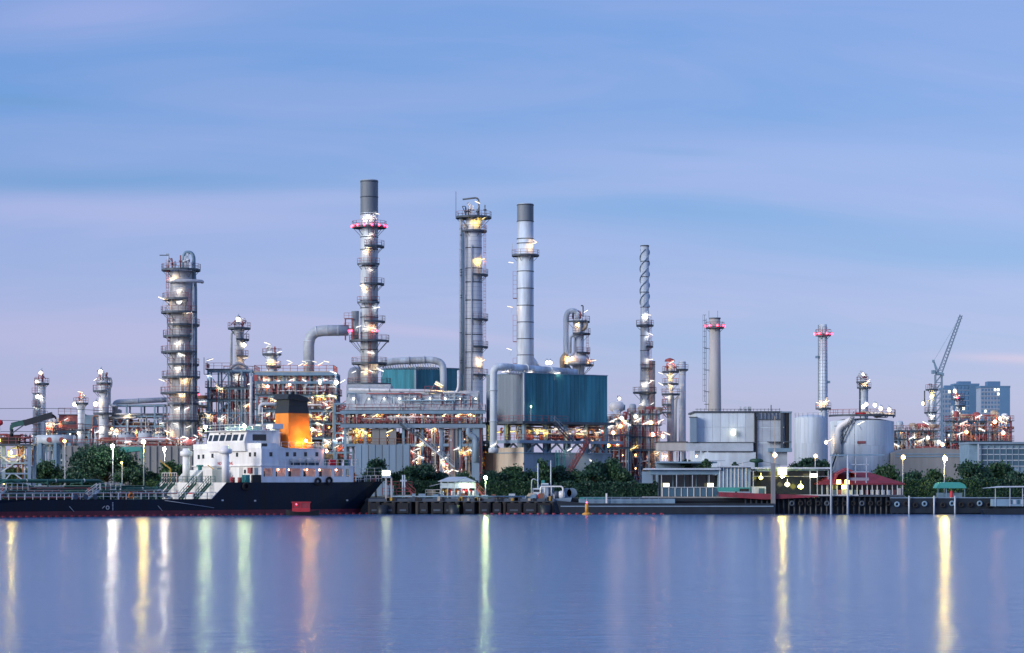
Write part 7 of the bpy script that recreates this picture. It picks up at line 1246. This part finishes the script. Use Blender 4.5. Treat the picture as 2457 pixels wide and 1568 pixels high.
for px, py, m in ((2007, 1157, 'lantern'), (2027, 1157, 'lantern'), (2020, 1169, 'lantern')): gs(px-5, px+5, py-5, py+5, -2.9, -2.65, m, 'box_lantern')
# stall and post, floating pier, covered boat
G = At('market_stall', 'small stall under a teal curved canopy near the right edge', 'stall', 2280, 408, GZ)
mb = MB(); mb.prism([(G.x(2244), G.z(1172)), (G.x(2250), G.z(1160)), (G.x(2262), G.z(1157.5)), (G.x(2300), G.z(1157.5)), (G.x(2312), G.z(1163)), (G.x(2317), G.z(1172))], -1, 2.5); G.part('canopy', mb, 'roof_teal')
for px in (2248, 2268, 2312):
    gs(px, px+1.5, 1172, 1194, -.8, -.65, 'steel_blue', 'post')
gs(2250, 2310, 1183, 1194, .4, 1.4, 'steel_blue', 'counter')
t = At('red_post', 'short red rounded post standing beside the teal stall', 'post', 2283, 405, 2.3); mb = MB(); mb.lathe([(.3, 0), (.32, .2), (.27, .3), (.25, 1.2), (.18, 1.45), (.03, 1.55)], 12); t.part('body', mb, 'ink_red')
F_ = At('floating_pier', 'dark floating pier hung with pale tyres below the hedge at right', 'pier', 2250, 398, 0)
mb = MB(); mb.box(F_.x(2136), F_.x(2470), 0, 4, .15, F_.z(1196)); F_.part('pontoon', mb, 'dark_wet'); mb = MB(); mb.box(F_.x(2136), F_.x(2470), -.1, 4, F_.z(1196)+.003, F_.z(1194)); F_.part('deck', mb, 'bluegrey_clad')
for i in range(13): px = 2152+i*22; mb = torus((F_.x(px), -.25, 1.6+.15*math.sin(i*2.3)), .34, .14); F_.part('tyre_fender', mb, ('steel_blue', 'rubber', 'rubber')[i % 3])
for px in (2180, 2240, 2290): mb = MB(); mb.cyl((F_.x(px), -.5, -1), (F_.x(px), -.5, 3), .14, n=8); F_.part('pile', mb, 'galv')
C = At('covered_boat', 'long covered boat with a pale roof line at the right edge', 'boat', 2415, 394, 0)
mb = MB(); mb.prism([(C.x(2352), .8), (C.x(2362), .05), (C.x(2520), .05), (C.x(2530), 1.4), (C.x(2440), 1.0)], -1, 1.4); C.part('hull', mb, 'dark_wet'); mb = MB(); mb.prism([(C.x(2358), C.z(1172)), (C.x(2400), C.z(1167)), (C.x(2520), C.z(1166)), (C.x(2520), C.z(1169)), (C.x(2400), C.z(1170))], -1.2, 1.6); C.part('roof', mb, 'roof_grey'); mb = MB(); mb.box(C.x(2380), C.x(2520), -.8, 1.2, C.z(1215), C.z(1198)); C.part('side_screen', mb, 'steel_blue')
for i in range(8): mb = MB(); px = 2420+i*9; mb.box(C.x(px), C.x(px+6), -.86, -.805, C.z(1210), C.z(1200)); C.part('window', mb, ('glass_blue', 'roof_grey')[i % 2])
for px in (2385, 2420, 2450): mb = MB(); mb.box(C.x(px), C.x(px)+.1, -.9, -.8, 1.3, C.z(1168)); C.part('post', mb, 'galv')
# ---------------------------------------------------------------- far skyline
def highrise(label, px0, px1, top, Y, cap, m, cols, rows, side=.35):
    T = At('high_rise', label, 'high-rise', (px0+px1)/2, Y, GZ, 0, 'far high-rise towers'); d = (px1-px0)*T.s; xa, xb = T.x(px0), T.x(px1); z1 = T.z(top)
    mb = MB(); mb.box(xa, xb, 0, d*.8, 0, z1); T.part('block', mb, m); mb = MB(); mb.box(T.x(cap[0]), T.x(cap[1]), d*.2, d*.7, z1, T.z(cap[2])); T.part('plant_room', mb, 'hazed_blue')
    mb = MB(); mb.box(xa-.3, xb+.3, -.3, d*.8+.3, z1+.01, z1+1.2); T.part('parapet', mb, 'hazed_blue')
    xs_ = xa+(xb-xa)*(1-side)
    mb = MB(); mb.box(xs_, xb+.05, -.4, -.01, 0, z1-.02); T.part('blue_strip', mb, 'hazed_blue')  # bluer strip standing proud on the right part of the front
    wd = (xs_-xa)/cols; fh = (T.z(top)-T.z(1075))/rows; key = 'tower_window_%.2f_%.2f' % (wd, fh)
    for r_ in range(rows):
        for c_ in range(cols): part('window', shared(key, lambda: MB().box(0, wd*.55, -.25, .0, 0, fh*.5), 'hazed_blue') if random.random() > .05 else shared(key+'_lit', lambda: MB().box(0, wd*.55, -.26, .0, 0, fh*.5), 'lantern_white'), None, T.o, None, (xa+wd*(c_+.22), -.003, T.z(1075)+fh*(r_+.3)))
        mb = MB(); mb.box(xa, xs_, -.35, -.002, T.z(1075)+fh*r_, T.z(1075)+fh*r_+.35); T.part('balcony_slab', mb, 'hazed_pale')
    return T
highrise('pale high-rise tower nearest the right edge, with stepped cap', 2353, 2423, 931, 1500, (2373, 2403, 915), 'hazed_pale', 6, 14, .34); highrise('blue high-rise tower in the middle of three, tallest', 2290, 2349, 925, 1650, (2302, 2332, 915), 'hazed_blue', 4, 12, .4); highrise('blue high-rise tower behind the tower crane, leftmost of three', 2258, 2292, 935, 1600, (2268, 2284, 925), 'hazed_pale', 3, 12, .3)
T = At('tower_crane', 'luffing tower crane with its jib raised steeply to the right', 'tower crane', 2252, 820); w_ = 1.1
mb = MB(); zt3 = T.z(900)
for a in (-w_, w_):
    for b in (-w_, w_): mb.beam((a, b, 0), (a, b, zt3), .3)
k = int(zt3/2.6)
for i in range(k):
    z0, z1 = zt3*i/k, zt3*(i+1)/k
    for y in (-w_, w_): mb.beam((-w_, y, z0), (w_, y, z1), .2); mb.beam((-w_, y, z1), (w_, y, z1), .2)
T.part('mast', mb, 'bluegrey_clad')
mb = MB(); mb.box(T.x(2246), T.x(2260), -1.6, 1.6, T.z(900), T.z(894)); T.part('slew_deck', mb, 'steel_blue'); mb = MB(); mb.box(T.x(2258), T.x(2263), -1.8, -.3, T.z(903), T.z(896)); T.part('cab', mb, 'steel_blue'); mb = MB(); mb.beam(T.p(2252, 896), T.p(2238, 893), 1.0, .6); mb.box(T.x(2236), T.x(2243), -1.4, 1.4, T.z(897), T.z(889)); T.part('counterweight', mb, 'steel_blue')
mb = MB(); A_, B_ = Vector(T.p(2256, 893)), Vector(T.p(2306, 757)); d = (B_-A_).normalized(); u = Vector((-d.z, 0, d.x))*.7
for s_ in (-1, 1):
    for y in (-.6, .6): mb.beam(A_+u*s_+Vector((0, y, 0)), B_+u*s_*.5+Vector((0, y, 0)), .22)
for i in range(18): p = A_.lerp(B_, i/18); q = A_.lerp(B_, (i+1)/18); mb.beam(p-u+Vector((0, -.6, 0)), q+u*.9+Vector((0, -.6, 0)), .16); mb.beam(p+u+Vector((0, .6, 0)), q-u*.9+Vector((0, .6, 0)), .16)
T.part('jib', mb, 'bluegrey_clad'); mb = MB(); mb.beam(T.p(2252, 895), T.p(2240, 867), .5); mb.beam(T.p(2246, 893), T.p(2240, 867), .3); mb.box(T.x(2237), T.x(2242), -.5, .5, T.z(870), T.z(864)); T.part('gantry_frame', mb, 'steel_blue'); mb = MB(); mb.beam(T.p(2240, 867), T.p(2304, 760), .08); T.part('luffing_rope', mb, 'steel_blue')

# far belt of trees closing the bank behind the plant
rg = random.Random(77); mb = MB()
for i in range(17000):
    Y = rg.uniform(660, 720); x = rg.uniform(-330, 330); h = 5.0+1.6*math.sin(x*.07)+1.1*math.sin(x*.23+1)+.9*math.sin(x*.61); p = Vector((x, Y, GZ+abs(rg.gauss(0, .55))*0+rg.random()**.7*h)); s_ = rg.uniform(.5, 1.1)
    q = Quaternion((rg.uniform(-1, 1), rg.uniform(-1, 1), rg.uniform(-1, 1), rg.uniform(-1, 1))).normalized(); a = q @ Vector((s_, 0, 0)); b = q @ Vector((0, s_*.6, 0)); mb.add([p-a, p+b, p+a, p-b], [(0, 1, 2, 3)])
o = part('tree_belt', mb, 'leaf_dark', fix=False); tag(o, 'low dark belt of trees far behind the plant', 'trees'); o['kind'] = 'stuff'
